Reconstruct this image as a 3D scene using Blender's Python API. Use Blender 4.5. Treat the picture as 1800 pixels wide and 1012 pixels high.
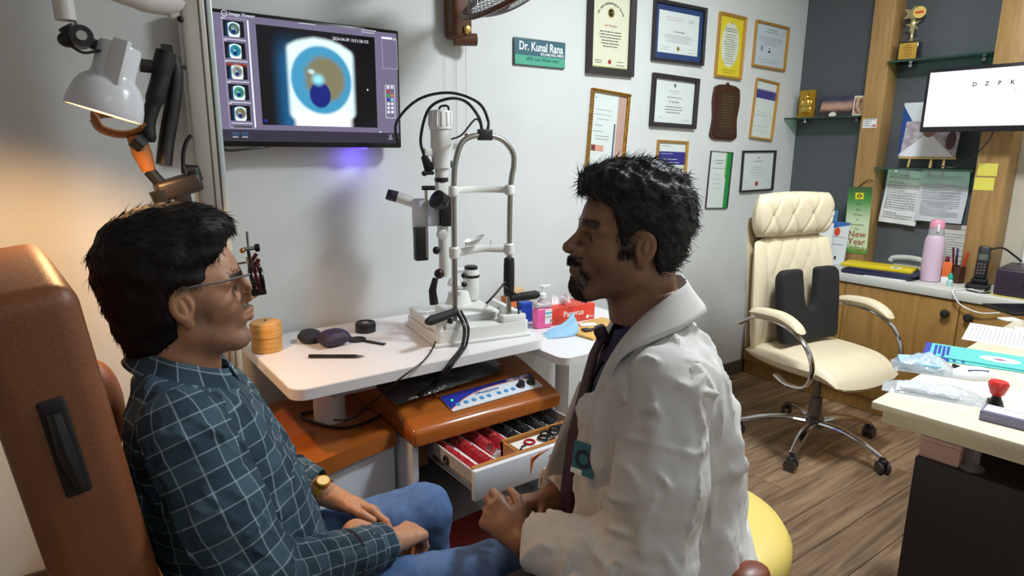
import bpy, bmesh, math, random
import numpy as np
from mathutils import Matrix, Vector
S = bpy.context.scene
COL = S.collection
for _o in list(bpy.data.objects): bpy.data.objects.remove(_o)

# ------------------------------------------------------------------ camera
FPX = 1125.0
CAM = np.array([0.0, -2.35, 1.42])
def _axes(yaw, pitch, roll):
    cy, sy = math.cos(yaw), math.sin(yaw)
    f = np.array([sy*math.cos(pitch), cy*math.cos(pitch), -math.sin(pitch)])
    r = np.array([cy, -sy, 0.0]); u = np.cross(r, f)
    return math.cos(roll)*r+math.sin(roll)*u, -math.sin(roll)*r+math.cos(roll)*u, f
AR, AU, AF = _axes(math.radians(36.05), math.radians(12.3), math.radians(.49))
cd = bpy.data.cameras.new('camera'); cam = bpy.data.objects.new('camera', cd); COL.objects.link(cam)
cd.sensor_width = 36; cd.lens = FPX/1800*36; cd.clip_start = .02
_m = Matrix.Identity(4)
for i in range(3):
    _m[i][0], _m[i][1], _m[i][2], _m[i][3] = AR[i], AU[i], -AF[i], CAM[i]
cam.matrix_world = _m
S.camera = cam
def ray(x, y): return (x-900)/FPX*AR-(y-506)/FPX*AU+AF
def PY(x, y, Y=0): d = ray(x, y); return CAM+d*(Y-CAM[1])/d[1]
def PX(x, y, X): d = ray(x, y); return CAM+d*(X-CAM[0])/d[0]
def PZ(x, y, Z): d = ray(x, y); return CAM+d*(Z-CAM[2])/d[2]
def PD(x, y, t): return CAM+ray(x, y)*t

# ------------------------------------------------------------------ world, light, exposure
W = bpy.data.worlds.new('world'); S.world = W; W.use_nodes = True
W.node_tree.nodes['Background'].inputs[0].default_value = (.75, .8, .9, 1)
W.node_tree.nodes['Background'].inputs[1].default_value = .05
S.view_settings.view_transform = 'Standard'; S.view_settings.look = 'None'
S.view_settings.gamma = 1; S.view_settings.use_curve_mapping = False
S.view_settings.exposure = 0.0
CEIL = 2.72
def area(name, loc, sx, sy, power, col):
    l = bpy.data.lights.new(name, 'AREA'); l.shape = 'RECTANGLE'; l.size = sx; l.size_y = sy
    l.energy = power; l.color = col
    o = bpy.data.objects.new(name, l); COL.objects.link(o); o.location = loc
    return o
LIGHTS = [((2.15, -1.45), 0.36, 56, (.89, .965, 1.0)), ((3.05, -2.2), 0.56, 17, (1.0, .97, .90)), ((.5, -3.2), .56, 4, (.95, .98, 1.0))]  # the last panel is an added, unseen weak fill behind the camera
for (_x, _y), _s, _p, _c in LIGHTS:
    area('ceiling_panel_lamp', (_x, _y, CEIL-.045), _s, _s, _p, _c)

# ------------------------------------------------------------------ helpers
def lin(c):
    c = c/255.0
    return c/12.92 if c <= .04045 else ((c+.055)/1.055)**2.4
def RGB(r, g, b): return (lin(r), lin(g), lin(b), 1)

class X:
    """tiny expression builder for shader maths"""
    def __init__(s, nt, sock): s.nt = nt; s.s = sock
    def _op(s, op, *o):
        n = s.nt.nodes.new('ShaderNodeMath'); n.operation = op
        for i, q in enumerate((s,)+o):
            if isinstance(q, X): s.nt.links.new(q.s, n.inputs[i])
            else: n.inputs[i].default_value = q
        return X(s.nt, n.outputs[0])
    def __add__(s, o): return s._op('ADD', o)
    def __sub__(s, o): return s._op('SUBTRACT', o)
    def __mul__(s, o): return s._op('MULTIPLY', o)
    def __truediv__(s, o): return s._op('DIVIDE', o)
    def pw(s, o): return s._op('POWER', o)
    def ab(s): return s._op('ABSOLUTE')
    def sq(s): return s._op('SQRT')
    def frac(s): return s._op('FRACT')
    def lt(s, o): return s._op('LESS_THAN', o)
    def gt(s, o): return s._op('GREATER_THAN', o)
    def mx(s, o): return s._op('MAXIMUM', o)
    def mn(s, o): return s._op('MINIMUM', o)
    def sm(s, a, b):
        n = s.nt.nodes.new('ShaderNodeMapRange'); n.interpolation_type = 'SMOOTHSTEP'
        n.inputs['From Min'].default_value = min(a, b); n.inputs['From Max'].default_value = max(a, b)
        if a > b: n.inputs['To Min'].default_value = 1; n.inputs['To Max'].default_value = 0
        s.nt.links.new(s.s, n.inputs['Value']); return X(s.nt, n.outputs[0])
def mixc(nt, fac, a, b, mode='MIX'):
    n = nt.nodes.new('ShaderNodeMix'); n.data_type = 'RGBA'; n.blend_type = mode
    for q, i in ((fac, 0), (a, 6), (b, 7)):
        if isinstance(q, X): nt.links.new(q.s, n.inputs[i])
        elif hasattr(q, 'is_linked'): nt.links.new(q, n.inputs[i])
        else: n.inputs[i].default_value = q
    return n.outputs[2]
def node(nt, t, **kw):
    n = nt.nodes.new(t)
    for k, v in kw.items():
        if k.startswith('_'): setattr(n, k[1:], v)
        else: n.inputs[k].default_value = v
    return n
MATS = {}
def mat(name, col=(200, 200, 200), rough=.5, metal=0, spec=.5, emit=None, es=1, noise=0, nscale=30, bump=0, bscale=60, trans=0, alpha=1, coat=0, sub=0, stretch=None):
    if name in MATS: return MATS[name]
    m = bpy.data.materials.new(name); m.use_nodes = True; nt = m.node_tree; b = nt.nodes['Principled BSDF']
    c = RGB(*col)
    b.inputs['Base Color'].default_value = c; b.inputs['Roughness'].default_value = rough
    b.inputs['Metallic'].default_value = metal; b.inputs['Specular IOR Level'].default_value = spec
    b.inputs['Transmission Weight'].default_value = trans; b.inputs['Alpha'].default_value = alpha
    b.inputs['Coat Weight'].default_value = coat
    if sub: b.inputs['Subsurface Weight'].default_value = sub; b.inputs['Subsurface Radius'].default_value = (.01, .004, .002)
    if emit: b.inputs['Emission Color'].default_value = RGB(*emit); b.inputs['Emission Strength'].default_value = es
    if noise or bump:
        tc = node(nt, 'ShaderNodeTexCoord')
        mp = node(nt, 'ShaderNodeMapping'); nt.links.new(tc.outputs['Object'], mp.inputs[0])
        if stretch: mp.inputs['Scale'].default_value = stretch
        if noise:
            n = node(nt, 'ShaderNodeTexNoise', Scale=nscale, Detail=4); nt.links.new(mp.outputs[0], n.inputs['Vector'])
            f = X(nt, n.outputs['Fac']).sm(.3, .7)
            d = tuple(max(0, q*(1-noise)) for q in c[:3])+(1,); e = tuple(min(1, q*(1+noise)) for q in c[:3])+(1,)
            nt.links.new(mixc(nt, f, d, e), b.inputs['Base Color'])
        if bump:
            n2 = node(nt, 'ShaderNodeTexNoise', Scale=bscale, Detail=3); nt.links.new(mp.outputs[0], n2.inputs['Vector'])
            bp = node(nt, 'ShaderNodeBump', Strength=bump, Distance=.01); nt.links.new(n2.outputs['Fac'], bp.inputs['Height'])
            nt.links.new(bp.outputs[0], b.inputs['Normal'])
    MATS[name] = m
    return m
def wood(name, c1, c2, scale=6, stretch=(1, 12, 12), rough=.4, vary=0):
    if name in MATS: return MATS[name]
    m = bpy.data.materials.new(name); m.use_nodes = True; nt = m.node_tree; b = nt.nodes['Principled BSDF']
    tc = node(nt, 'ShaderNodeTexCoord'); mp = node(nt, 'ShaderNodeMapping'); mp.inputs['Scale'].default_value = stretch
    nt.links.new(tc.outputs['Object'], mp.inputs[0])
    n = node(nt, 'ShaderNodeTexNoise', Scale=scale, Detail=6, Roughness=.6, Distortion=.6)
    n.noise_dimensions = '4D'
    nt.links.new(mp.outputs[0], n.inputs['Vector'])
    oi = node(nt, 'ShaderNodeObjectInfo')
    if vary:
        nt.links.new((X(nt, oi.outputs['Random'])*57.0).s, n.inputs['W'])
    f = X(nt, n.outputs['Fac']).sm(.28, .72)
    col = mixc(nt, f, RGB(*c1), RGB(*c2))
    if vary:
        v = X(nt, oi.outputs['Random'])*vary+(1-vary*.5)
        cb = node(nt, 'ShaderNodeCombineColor')
        for i in range(3): nt.links.new(v.s, cb.inputs[i])
        col = mixc(nt, 1.0, col, cb.outputs[0], 'MULTIPLY')
    nt.links.new(col, b.inputs['Base Color']); b.inputs['Roughness'].default_value = rough
    bp = node(nt, 'ShaderNodeBump', Strength=.12, Distance=.003); nt.links.new(n.outputs['Fac'], bp.inputs['Height']); nt.links.new(bp.outputs[0], b.inputs['Normal'])
    MATS[name] = m
    return m
def glass(name, tint=(235, 245, 240), refl=1.0):
    """thin sheet: clear where seen straight on, mirror-like at a slant"""
    if name in MATS: return MATS[name]
    m = bpy.data.materials.new(name); m.use_nodes = True; nt = m.node_tree
    for n in list(nt.nodes): nt.nodes.remove(n)
    o = node(nt, 'ShaderNodeOutputMaterial'); t = node(nt, 'ShaderNodeBsdfTransparent'); g = node(nt, 'ShaderNodeBsdfGlossy', Roughness=.05)
    t.inputs[0].default_value = RGB(*tint); fr = node(nt, 'ShaderNodeLayerWeight', Blend=.5); mx = node(nt, 'ShaderNodeMixShader')
    nt.links.new(((X(nt, fr.outputs['Facing']).pw(5.0)*.96+.04)*refl).s, mx.inputs[0]); nt.links.new(t.outputs[0], mx.inputs[1]); nt.links.new(g.outputs[0], mx.inputs[2]); nt.links.new(mx.outputs[0], o.inputs[0])
    MATS[name] = m
    return m

def T(x=0, y=0, z=0): return Matrix.Translation((x, y, z))
def Rz(a): return Matrix.Rotation(math.radians(a), 4, 'Z')
def Rx(a): return Matrix.Rotation(math.radians(a), 4, 'X')
def Ry(a): return Matrix.Rotation(math.radians(a), 4, 'Y')
def frame_to(p0, p1):
    d = Vector(p1)-Vector(p0); L = d.length; d.normalize()
    return Matrix.Translation(Vector(p0)) @ d.to_track_quat('Z', 'Y').to_matrix().to_4x4(), L
class MB:
    def __init__(s): s.v = []; s.f = []
    def add(s, vs, fs, M=None):
        n = len(s.v)
        if M is not None: vs = [tuple(M @ Vector(q)) for q in vs]
        s.v += [tuple(q) for q in vs]; s.f += [tuple(i+n for i in q) for q in fs]; return s
    def box(s, x0, x1, y0, y1, z0, z1, M=None):
        return s.add([(x0, y0, z0), (x1, y0, z0), (x1, y1, z0), (x0, y1, z0), (x0, y0, z1), (x1, y0, z1), (x1, y1, z1), (x0, y1, z1)],
                     [(0, 3, 2, 1), (4, 5, 6, 7), (0, 1, 5, 4), (1, 2, 6, 5), (2, 3, 7, 6), (3, 0, 4, 7)], M)
    def rbox(s, x0, x1, y0, y1, z0, z1, r=.005, seg=2, M=None):
        bm = bmesh.new(); bmesh.ops.create_cube(bm, size=1)
        for q in bm.verts: q.co = Vector(((x0+x1)/2+q.co.x*(x1-x0), (y0+y1)/2+q.co.y*(y1-y0), (z0+z1)/2+q.co.z*(z1-z0)))
        bmesh.ops.bevel(bm, geom=bm.edges[:], offset=r, segments=seg, affect='EDGES', profile=.5)
        bm.verts.index_update(); s.add([q.co[:] for q in bm.verts], [[q.index for q in f.verts] for f in bm.faces], M); bm.free(); return s
    def cyl(s, p0, p1, r0, r1=None, n=16, M=None):
        r1 = r0 if r1 is None else r1; F, L = frame_to(p0, p1); vs = []
        for k, (r, z) in enumerate(((r0, 0), (r1, L))):
            vs += [tuple(F @ Vector((r*math.cos(2*math.pi*i/n), r*math.sin(2*math.pi*i/n), z))) for i in range(n)]
        fs = [(i, (i+1) % n, n+(i+1) % n, n+i) for i in range(n)]+[tuple(range(n-1, -1, -1)), tuple(range(n, 2*n))]
        return s.add(vs, fs, M)
    def lathe(s, prof, n=24, M=None, caps=True):
        vs = [(r*math.cos(2*math.pi*i/n), r*math.sin(2*math.pi*i/n), z) for r, z in prof for i in range(n)]
        fs = [(k*n+i, k*n+(i+1) % n, (k+1)*n+(i+1) % n, (k+1)*n+i) for k in range(len(prof)-1) for i in range(n)]
        if caps:
            fs.append(tuple(range(n-1, -1, -1))); m = (len(prof)-1)*n; fs.append(tuple(range(m, m+n)))
        return s.add(vs, fs, M)
    def tube(s, pts, r, n=8, M=None, closed=False, flat=None):
        """sweep a circle (or, with flat=(a,b), a rectangle-like ellipse) along pts"""
        P = [Vector(p) for p in pts]; m = len(P); rs = r if isinstance(r, (list, tuple)) else [r]*m
        vs = []; up = None
        for i, p in enumerate(P):
            a = P[(i-1) % m] if (closed or i > 0) else p; b = P[(i+1) % m] if (closed or i < m-1) else p
            t = (b-a).normalized()
            if up is None:
                up = Vector((0, 0, 1)) if abs(t.z) < .9 else Vector((1, 0, 0))
            x = (up-t*up.dot(t)).normalized(); up = x; y = t.cross(x)
            for k in range(n):
                c, q = math.cos(2*math.pi*(k+.5)/n), math.sin(2*math.pi*(k+.5)/n)
                vs.append(tuple(p+(x*c*(flat[0] if flat else 1)+y*q*(flat[1] if flat else 1))*rs[i]))
        fs = []
        for i in range(m if closed else m-1):
            j = (i+1) % m
            fs += [(i*n+k, i*n+(k+1) % n, j*n+(k+1) % n, j*n+k) for k in range(n)]
        if not closed: fs += [tuple(range(n-1, -1, -1)), tuple(range((m-1)*n, m*n))]
        return s.add(vs, fs, M)
    def prism(s, poly, z0, z1, M=None):
        n = len(poly)
        return s.add([(x, y, z0) for x, y in poly]+[(x, y, z1) for x, y in poly],
                     [(i, (i+1) % n, n+(i+1) % n, n+i) for i in range(n)]+[tuple(range(n-1, -1, -1)), tuple(range(n, 2*n))], M)
    def ball(s, c, r, M=None, n=14, m=9):
        r = (r, r, r) if not isinstance(r, (tuple, list)) else r
        vs = [(c[0], c[1], c[2]-r[2])]
        for j in range(1, m):
            a = math.pi*j/m-math.pi/2
            vs += [(c[0]+r[0]*math.cos(a)*math.cos(2*math.pi*i/n), c[1]+r[1]*math.cos(a)*math.sin(2*math.pi*i/n), c[2]+r[2]*math.sin(a)) for i in range(n)]
        vs.append((c[0], c[1], c[2]+r[2])); fs = [(0, 1+(i+1) % n, 1+i) for i in range(n)]
        for j in range(m-2):
            o = 1+j*n; fs += [(o+i, o+(i+1) % n, o+n+(i+1) % n, o+n+i) for i in range(n)]
        o = 1+(m-2)*n; fs += [(o+i, o+(i+1) % n, len(vs)-1) for i in range(n)]
        return s.add(vs, fs, M)
    def grid(s, fn, nu, nv, M=None):
        vs = [fn(i/nu, j/nv) for j in range(nv+1) for i in range(nu+1)]
        fs = [(j*(nu+1)+i, j*(nu+1)+i+1, (j+1)*(nu+1)+i+1, (j+1)*(nu+1)+i) for j in range(nv) for i in range(nu)]
        return s.add(vs, fs, M)
    def mesh(s, name, m, sharp=35):
        me = bpy.data.meshes.new(name); me.from_pydata(s.v, [], s.f); me.materials.append(m)
        me.polygons.foreach_set('use_smooth', [True]*len(me.polygons)); me.update()
        me.set_sharp_from_angle(angle=math.radians(sharp)); return me
    def build(s, name, m, parent=None, sharp=35, M=None):
        return put(name, s.mesh(name, m, sharp), parent, M)
def put(name, me, parent=None, M=None):
    o = bpy.data.objects.new(name, me); COL.objects.link(o)
    if parent: o.parent = parent
    if M is not None: o.matrix_local = M
    return o
def tag(o, label, cat, group=None, kind=None):
    o['label'] = label; o['category'] = cat
    if group: o['group'] = group
    if kind: o['kind'] = kind
    return o
def struct(o, label=None):
    o['kind'] = 'structure'
    if label: o['label'] = label
    return o
def thing(name, label, cat, loc=(0, 0, 0), rotz=0, group=None, M=None):
    o = bpy.data.objects.new(name, None); COL.objects.link(o); o.empty_display_size = .05
    o.matrix_local = M if M is not None else Matrix.Translation(Vector(loc)) @ Rz(rotz)
    return tag(o, label, cat, group)
def bez(P, n=24):
    """Catmull-Rom through points"""
    P = [Vector(p) for p in P]; Q = [P[0]*2-P[1]]+P+[P[-1]*2-P[-2]]; out = []; k = max(2, n//(len(P)-1))
    for i in range(1, len(Q)-2):
        for j in range(k):
            t = j/k; a, b, c, d = Q[i-1:i+3]
            out.append(.5*((2*b)+(c-a)*t+(2*a-5*b+4*c-d)*t*t+(3*b-a-3*c+d)*t**3))
    return out+[P[-1]]
def text(s, size, m, parent, M, align='CENTER', squeeze=1, bold=0, name='lettering', space=1):
    cu = bpy.data.curves.new('t', 'FONT'); cu.body = s; cu.size = size; cu.align_x = align; cu.align_y = 'CENTER'; cu.offset = bold; cu.space_character = space; cu.resolution_u = 2
    ob = bpy.data.objects.new('t', cu); me = bpy.data.meshes.new_from_object(ob); bpy.data.objects.remove(ob)
    for q in me.vertices: q.co.x *= squeeze
    me.materials.clear(); me.materials.append(m); me.name = name
    return put(name, me, parent, M)
def dashes(mb, rnd, x0, x1, z, h, y, fill=.75, wl=None):
    """a row of tiny word-like strokes on a sheet in the xz plane"""
    x = x0
    while x < x1-h:
        w = rnd.uniform(1.2, 4.5)*h if wl is None else wl
        w = min(w, x1-x); mb.box(x, x+w, y-.0003, y, z-h/2, z+h/2); x += w+h*rnd.uniform(.5, 1.1)/fill*.75

WHITE = mat('white_plastic', (232, 233, 232), .35)
BLACK = mat('black_plastic', (22, 22, 24), .4)
RUBBER = mat('black_rubber', (20, 20, 21), .7)
CHROME = mat('chrome', (215, 215, 220), .12, 1)
STEEL = mat('brushed_steel', (170, 168, 162), .3, 1)
GOLD = mat('gold_metal', (200, 160, 60), .3, .9)
PANE = glass('clear_pane', (250, 252, 251), .6)
INK = mat('ink', (45, 45, 52), .8)
GREYINK = mat('grey_ink', (140, 142, 150), .8)
PAPER = mat('white_paper', (232, 234, 234), .7)
# ------------------------------------------------------------------ the room
RX0, RX1, RY0 = -1.9, 3.96, -3.9
def wall_mat(name, col):
    m = mat(name, col, .55, bump=.06, bscale=90, noise=.03, nscale=3); return m
WPAINT = wall_mat('wall_paint', (214, 218, 218))
struct(MB().box(RX0, RX1+.1, 0, .1, 0, CEIL).build('wall_back', WPAINT), 'cool white painted wall behind the instruments')
struct(MB().box(RX0-.1, RX0, RY0, .1, 0, CEIL).build('wall_left', WPAINT))
struct(MB().box(RX0-.1, RX1+.1, RY0-.1, RY0, 0, CEIL).build('wall_front', WPAINT))
GREYLAM = mat('grey_laminate', (86, 92, 97), .5, noise=.12, nscale=60, stretch=(1, 1, 9))
wr = struct(MB().box(RX1, RX1+.1, RY0, 0, 0, CEIL).build('wall_right', WPAINT))
struct(MB().box(RX0-.1, RX1+.1, RY0-.1, .1, CEIL, CEIL+.08).build('ceiling', mat('ceiling_paint', (225, 226, 224), .7)))
struct(MB().box(RX1-.012, RX1-.0002, -1.07, -.0005, .7565, CEIL-.002).build('back_panel', GREYLAM, wr))
# planks
fl = struct(MB().box(RX0-.1, RX1+.1, RY0-.1, .1, -.08, -.006).build('floor', mat('floor_seam', (48, 38, 30), .8)), 'wood look plank floor')
PLM = wood('plank_wood', (98, 78, 60), (164, 134, 104), 4.5, (.55, 9, 1), .42, vary=.5)
rnd = random.Random(4)
PW, PL = .152, 1.15
_full = MB().box(0, PL-.0025, 0, PW-.0025, -.006, 0).mesh('plank', PLM)
j = 0; y = RY0
while y < -.001:
    w = min(PW, 0-y); x = RX0-rnd.uniform(.1, 1.0)
    while x < RX1-.001:
        a, b = max(x, RX0), min(x+PL, RX1)
        if b-a > .02:
            if w == PW and b-a > PL-.001: o = put('plank', _full, fl)
            else: o = MB().box(0, b-a-.0025, 0, w-.0025, -.006, 0).build('plank', PLM, fl)
            o.location = (a, y, 0)
        x += PL
    y += PW
BBM = mat('dark_skirting', (84, 76, 66), .5)
struct(MB().box(RX0, RX1, -.014, 0, .0005, .085).build('baseboard_back', BBM))
struct(MB().box(RX0, RX0+.014, RY0, -.015, .0005, .085).build('baseboard_left', BBM))
# ceiling panel lights
EM = mat('panel_diffuser', (250, 250, 250), .5, emit=(255, 255, 255), es=3)
for i, ((lx, ly), s, p, c) in enumerate(LIGHTS):
    t = thing('ceiling_light', ['square white panel light on the ceiling above the desk', 'square white panel light on the ceiling near the right wall', 'added unseen fill panel light on the ceiling behind the camera'][i], 'ceiling light', (lx, ly, CEIL))
    h = s/2+.03
    MB().box(-h, h, -h, -s/2, -.03, -.0005).box(-h, h, s/2, h, -.03, -.0005).box(-h, -s/2, -s/2, s/2, -.03, -.0005).box(s/2, h, -s/2, s/2, -.03, -.0005).build('trim_frame', WHITE, t)
    MB().box(-s/2, s/2, -s/2, s/2, -.022, -.001).build('diffuser', EM, t)

# ------------------------------------------------------------------ right wall: columns, shelves
CWOOD = wood('column_wood', (156, 120, 70), (180, 144, 92), 5, (9, 9, .7), .45)
CX = 3.82
for i, (y0, y1) in enumerate(((-.578, -.466), (-1.20, -1.066))):
    struct(MB().rbox(CX, RX1-.013, y0, y1, .7565, CEIL-.002, .003).build('trim_%d' % (i+1), CWOOD), 'tall light wood column on the grey wall')
# bay right of the second column is off-white board
struct(MB().box(RX1-.012, RX1-.0002, -2.6, -1.20, .7565, CEIL-.002).build('back_board', mat('cream_board', (196, 190, 172), .6), wr))
GLASSY = glass('shelf_glass', (150, 205, 185), 1.0)
GEDGE = mat('glass_edge', (28, 66, 54), .2, spec=.8)
def glass_shelf(label, y0, y1, z, xf):
    t = thing('glass_shelf', label, 'shelf', (0, 0, z), 0, 'glass shelves on the right wall')
    MB().box(xf+.004, RX1-.014, y0, y1, -.010, 0).build('glass_plate', GLASSY, t)
    MB().box(xf, xf+.004, y0, y1, -.010, 0).build('polished_edge', GEDGE, t)
    for yy in (y0+.07, y1-.07):
        MB().cyl((RX1-.013, yy, -.02), (RX1-.045, yy, -.02), .009, n=10).build('bracket', CHROME, t)
glass_shelf('green glass shelf holding the gold plaque and a picture card', -.464, -.004, 1.620, 3.80)
glass_shelf('green glass shelf under the gold trophy', -1.064, -.580, 1.900, 3.80)
glass_shelf('green glass shelf below the monitor with the easel picture', -1.064, -.580, 1.334, 3.80)

# trophy
t = thing('trophy', 'gold star figure trophy on black block with gold plate', 'trophy', (3.875, -.655, 1.9003), 10)
MB().rbox(-.04, .04, -.048, .048, 0, .095, .003).build('base', mat('black_gloss', (18, 17, 17), .15), t)
pl = MB().box(-.0415, -.040, -.042, .042, .006, .088).build('plate', mat('gold_plate', (214, 172, 74), .35, .6), t)
mb = MB(); rr = random.Random(3)
for k in range(6):
    w = rr.uniform(.012, .026); mb.box(-.0421, -.0415, -w, w, .018+k*.011, .022+k*.011)
mb.build('print', mat('brown_print', (150, 96, 36), .6), pl)['kind'] = 'stuff'
mb = MB().lathe([(.025, 0), (.026, .006), (.016, .012), (.014, .02), (.009, .03), (.011, .06), (.017, .10), (.02, .125), (.016, .15), (.008, .165)], 14, T(0, 0, .0952) @ Matrix.Diagonal((.8, .8, .74, 1)))
def star(cx, cz, R, r, y0, y1, rot=0):
    return [(cx+(R if k % 2 == 0 else r)*math.cos(math.radians(90+rot+36*k)), cz+(R if k % 2 == 0 else r)*math.sin(math.radians(90+rot+36*k))) for k in range(10)]
SM = Matrix(((0, 0, 1, 0), (-1, 0, 0, 0), (0, 1, 0, 0), (0, 0, 0, 1)))   # poly x -> -y, poly y -> z
mb.prism(star(0, .182, .040, .014, 0, 0, 12), -.006, .006, SM)
mb.prism(star(-.012, .240, .046, .021, 0, 0, -20), -.006, .002, SM)
mb.build('figure', mat('pale_gold', (226, 214, 160), .22, .9), t)
MB().cyl((-.008, -.024, .243), (-.002, -.024, .243), .030, n=24).build('medal', mat('medal_face', (236, 202, 110), .4), t)
MB().box(-.0088, -.008, -.043, -.004, .237, .249).build('medal_print', mat('orange_red', (214, 76, 30), .6), t)

# gold relief plaque
t = thing('gold_plaque', 'small gold relief plaque standing on the glass shelf', 'plaque', (3.88, -.095, 1.6203), 0)
MB().rbox(0, .014, -.052, .052, .012, .165, .003).build('slab', GOLD, t)
mb = MB().ball((-.004, 0, .05), (.010, .034, .026)).ball((-.006, 0, .088), (.012, .022, .03)).ball((-.008, 0, .122), (.012, .016, .018)).ball((-.005, .028, .086), (.008, .010, .024)).ball((-.005, -.028, .086), (.008, .010, .024)).cyl((-.004, 0, .138), (-.004, 0, .156), .013, .003, 10)
mb.build('relief_figure', mat('bright_gold', (226, 190, 96), .3, .9), t)
MB().rbox(-.03, .02, -.065, .055, 0, .012, .003).build('foot', GOLD, t)
# picture card (flat picture: dusk scene)
def paint(name, fn, rough=.5, emit=0):
    """material whose colour is an expression of the UV coordinates"""
    m = bpy.data.materials.new(name); m.use_nodes = True; nt = m.node_tree; b = nt.nodes['Principled BSDF']
    uv = node(nt, 'ShaderNodeUVMap'); sp = node(nt, 'ShaderNodeSeparateXYZ'); nt.links.new(uv.outputs[0], sp.inputs[0])
    c = fn(nt, X(nt, sp.outputs[0]), X(nt, sp.outputs[1]), uv.outputs[0])
    b.inputs['Roughness'].default_value = rough
    if emit:
        b.inputs['Base Color'].default_value = (.008, .008, .008, 1); b.inputs['Roughness'].default_value = .5; b.inputs['Specular IOR Level'].default_value = .12
        nt.links.new(c, b.inputs['Emission Color']); b.inputs['Emission Strength'].default_value = emit
    else: nt.links.new(c, b.inputs['Base Color'])
    return m
def quad(name, w, h, m, parent, M, thick=.0006):
    """thin sheet in its local xz plane facing -y, lower edge centred on the origin, UV 0..1"""
    vs = [(-w/2, 0, 0), (w/2, 0, 0), (w/2, 0, h), (-w/2, 0, h), (-w/2, thick, 0), (w/2, thick, 0), (w/2, thick, h), (-w/2, thick, h)]
    me = bpy.data.meshes.new(name); me.from_pydata(vs, [], [(0, 1, 2, 3), (5, 4, 7, 6), (1, 0, 4, 5), (2, 1, 5, 6), (3, 2, 6, 7), (0, 3, 7, 4)])
    uv = me.uv_layers.new(name='UVMap'); P = [(0, 0), (1, 0), (1, 1), (0, 1)]
    for i in range(4): uv.data[i].uv = P[i]
    for i in range(4, 24): uv.data[i].uv = (.02, .02)
    me.materials.append(m); return put(name, me, parent, M)
def FWALL(x, y, z): return T(x, y, z) @ Rz(-90)     # a sheet on the right wall facing -x (local +x runs to -y)
def dusk(nt, u, v, uv):
    n = node(nt, 'ShaderNodeTexNoise', Scale=6, Detail=5); nt.links.new(uv, n.inputs['Vector']); q = X(nt, n.outputs['Fac'])
    c = mixc(nt, (v+q*.25).sm(.35, .6), RGB(60, 44, 50), RGB(206, 160, 140)); c = mixc(nt, (v+q*.2).sm(.62, .95), c, RGB(66, 62, 92))
    return mixc(nt, ((u-.33)*(u-.33)+(v-.12)*(v-.12)*.5).lt(.008), c, RGB(240, 232, 220))
t = thing('picture_card', 'landscape dusk picture card leaning on the glass shelf', 'picture', M=FWALL(3.905, -.292, 1.6205) @ Rx(-12))
quad('print', .25, .125, paint('dusk_print', dusk), t, T(0, 0, 0), .003)
t = thing('small_card', 'small brown picture card at the column end of the glass shelf', 'picture', M=FWALL(3.86, -.43, 1.6205) @ Rz(16) @ Rx(-10))
def brownp(nt, u, v, uv):
    n = node(nt, 'ShaderNodeTexNoise', Scale=5, Detail=3); nt.links.new(uv, n.inputs['Vector'])
    c = mixc(nt, X(nt, n.outputs['Fac']).sm(.4, .6), RGB(120, 70, 50), RGB(214, 176, 140)); e = (u-.5).ab().mx((v-.5).ab()).gt(.42); return mixc(nt, e, c, RGB(225, 215, 200))
quad('print', .07, .115, paint('brown_print_card', brownp), t, T(), .003)

# wall monitor with the letter chart
t = thing('monitor', 'wall mounted monitor with white test chart reading D Z P K', 'monitor', (3.66, -1.195, 1.67), 0)
mw, mh = .70, .305
MB().rbox(0, .035, -mw/2, mw/2, -mh/2, mh/2, .006).build('housing', mat('monitor_black', (24, 20, 30), .35), t)
scr = MB().box(-.002, -.0002, -mw/2+.017, mw/2-.017, -mh/2+.026, mh/2-.017).build('screen', mat('monitor_white', (20, 20, 20), .3, emit=(236, 240, 250), es=1.3), t)
DK = mat('chart_letter', (20, 20, 24), .5)
for k, ch in enumerate('DZPK'):
    text(ch, .026, DK, scr, T(-.0026, .133-k*.05, .066) @ Rz(-90) @ Rx(90), bold=.0006)
MB().box(-.0026, -.0021, -.036, -.032, .03, .033).build('dot', DK, scr)
MB().rbox(.036, .158, .03, .10, -.06, .06, .004).build('wall_mount', BLACK, t)
MB().tube(bez([(.02, .03, -mh/2+.01), (.05, .06, -.2), (.085, .13, -.28), (.08, .2, -.325), (.06, .25, -.318)]), .0035, 6).build('cable', BLACK, t)

# poster with an eye, papers, notes -------------------------------------------------
def sheet(name, label, cat, w, h, m, M, lines=0, group=None, seed=0, ink=GREYINK, dens=.012, margin=.1, thick=.0006, fold=0):
    t = thing(name, label, cat, M=M, group=group)
    if fold:
        mb = MB().grid(lambda u, v: ((u-.5)*w, -.004*math.sin(u*9+v*3)*fold-.006*math.sin(v*7+1)*fold-.012*fold*(1-v)**2, v*h), 14, 18)
        mb.grid(lambda u, v: ((.5-u)*w, -.004*math.sin((1-u)*9+v*3)*fold-.006*math.sin(v*7+1)*fold-.012*fold*(1-v)**2+.0006, v*h), 14, 18)
        mb.build('paper', m, t)
    else: quad('paper', w, h, m, t, T(), thick)
    if lines:
        r = random.Random(seed); mb = MB(); z = h*(1-margin)
        while z > h*margin:
            k = r.random()
            if k > .12: dashes(mb, r, -w/2*(1-2*margin), w/2*(1-2*margin)*(1 if k > .35 else r.uniform(-.2, .8)), z, dens*.3, -.0005-(.004*fold and .02*fold))
            z -= dens
        mb.build('print', ink, t)['kind'] = 'stuff'
    return t
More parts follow.
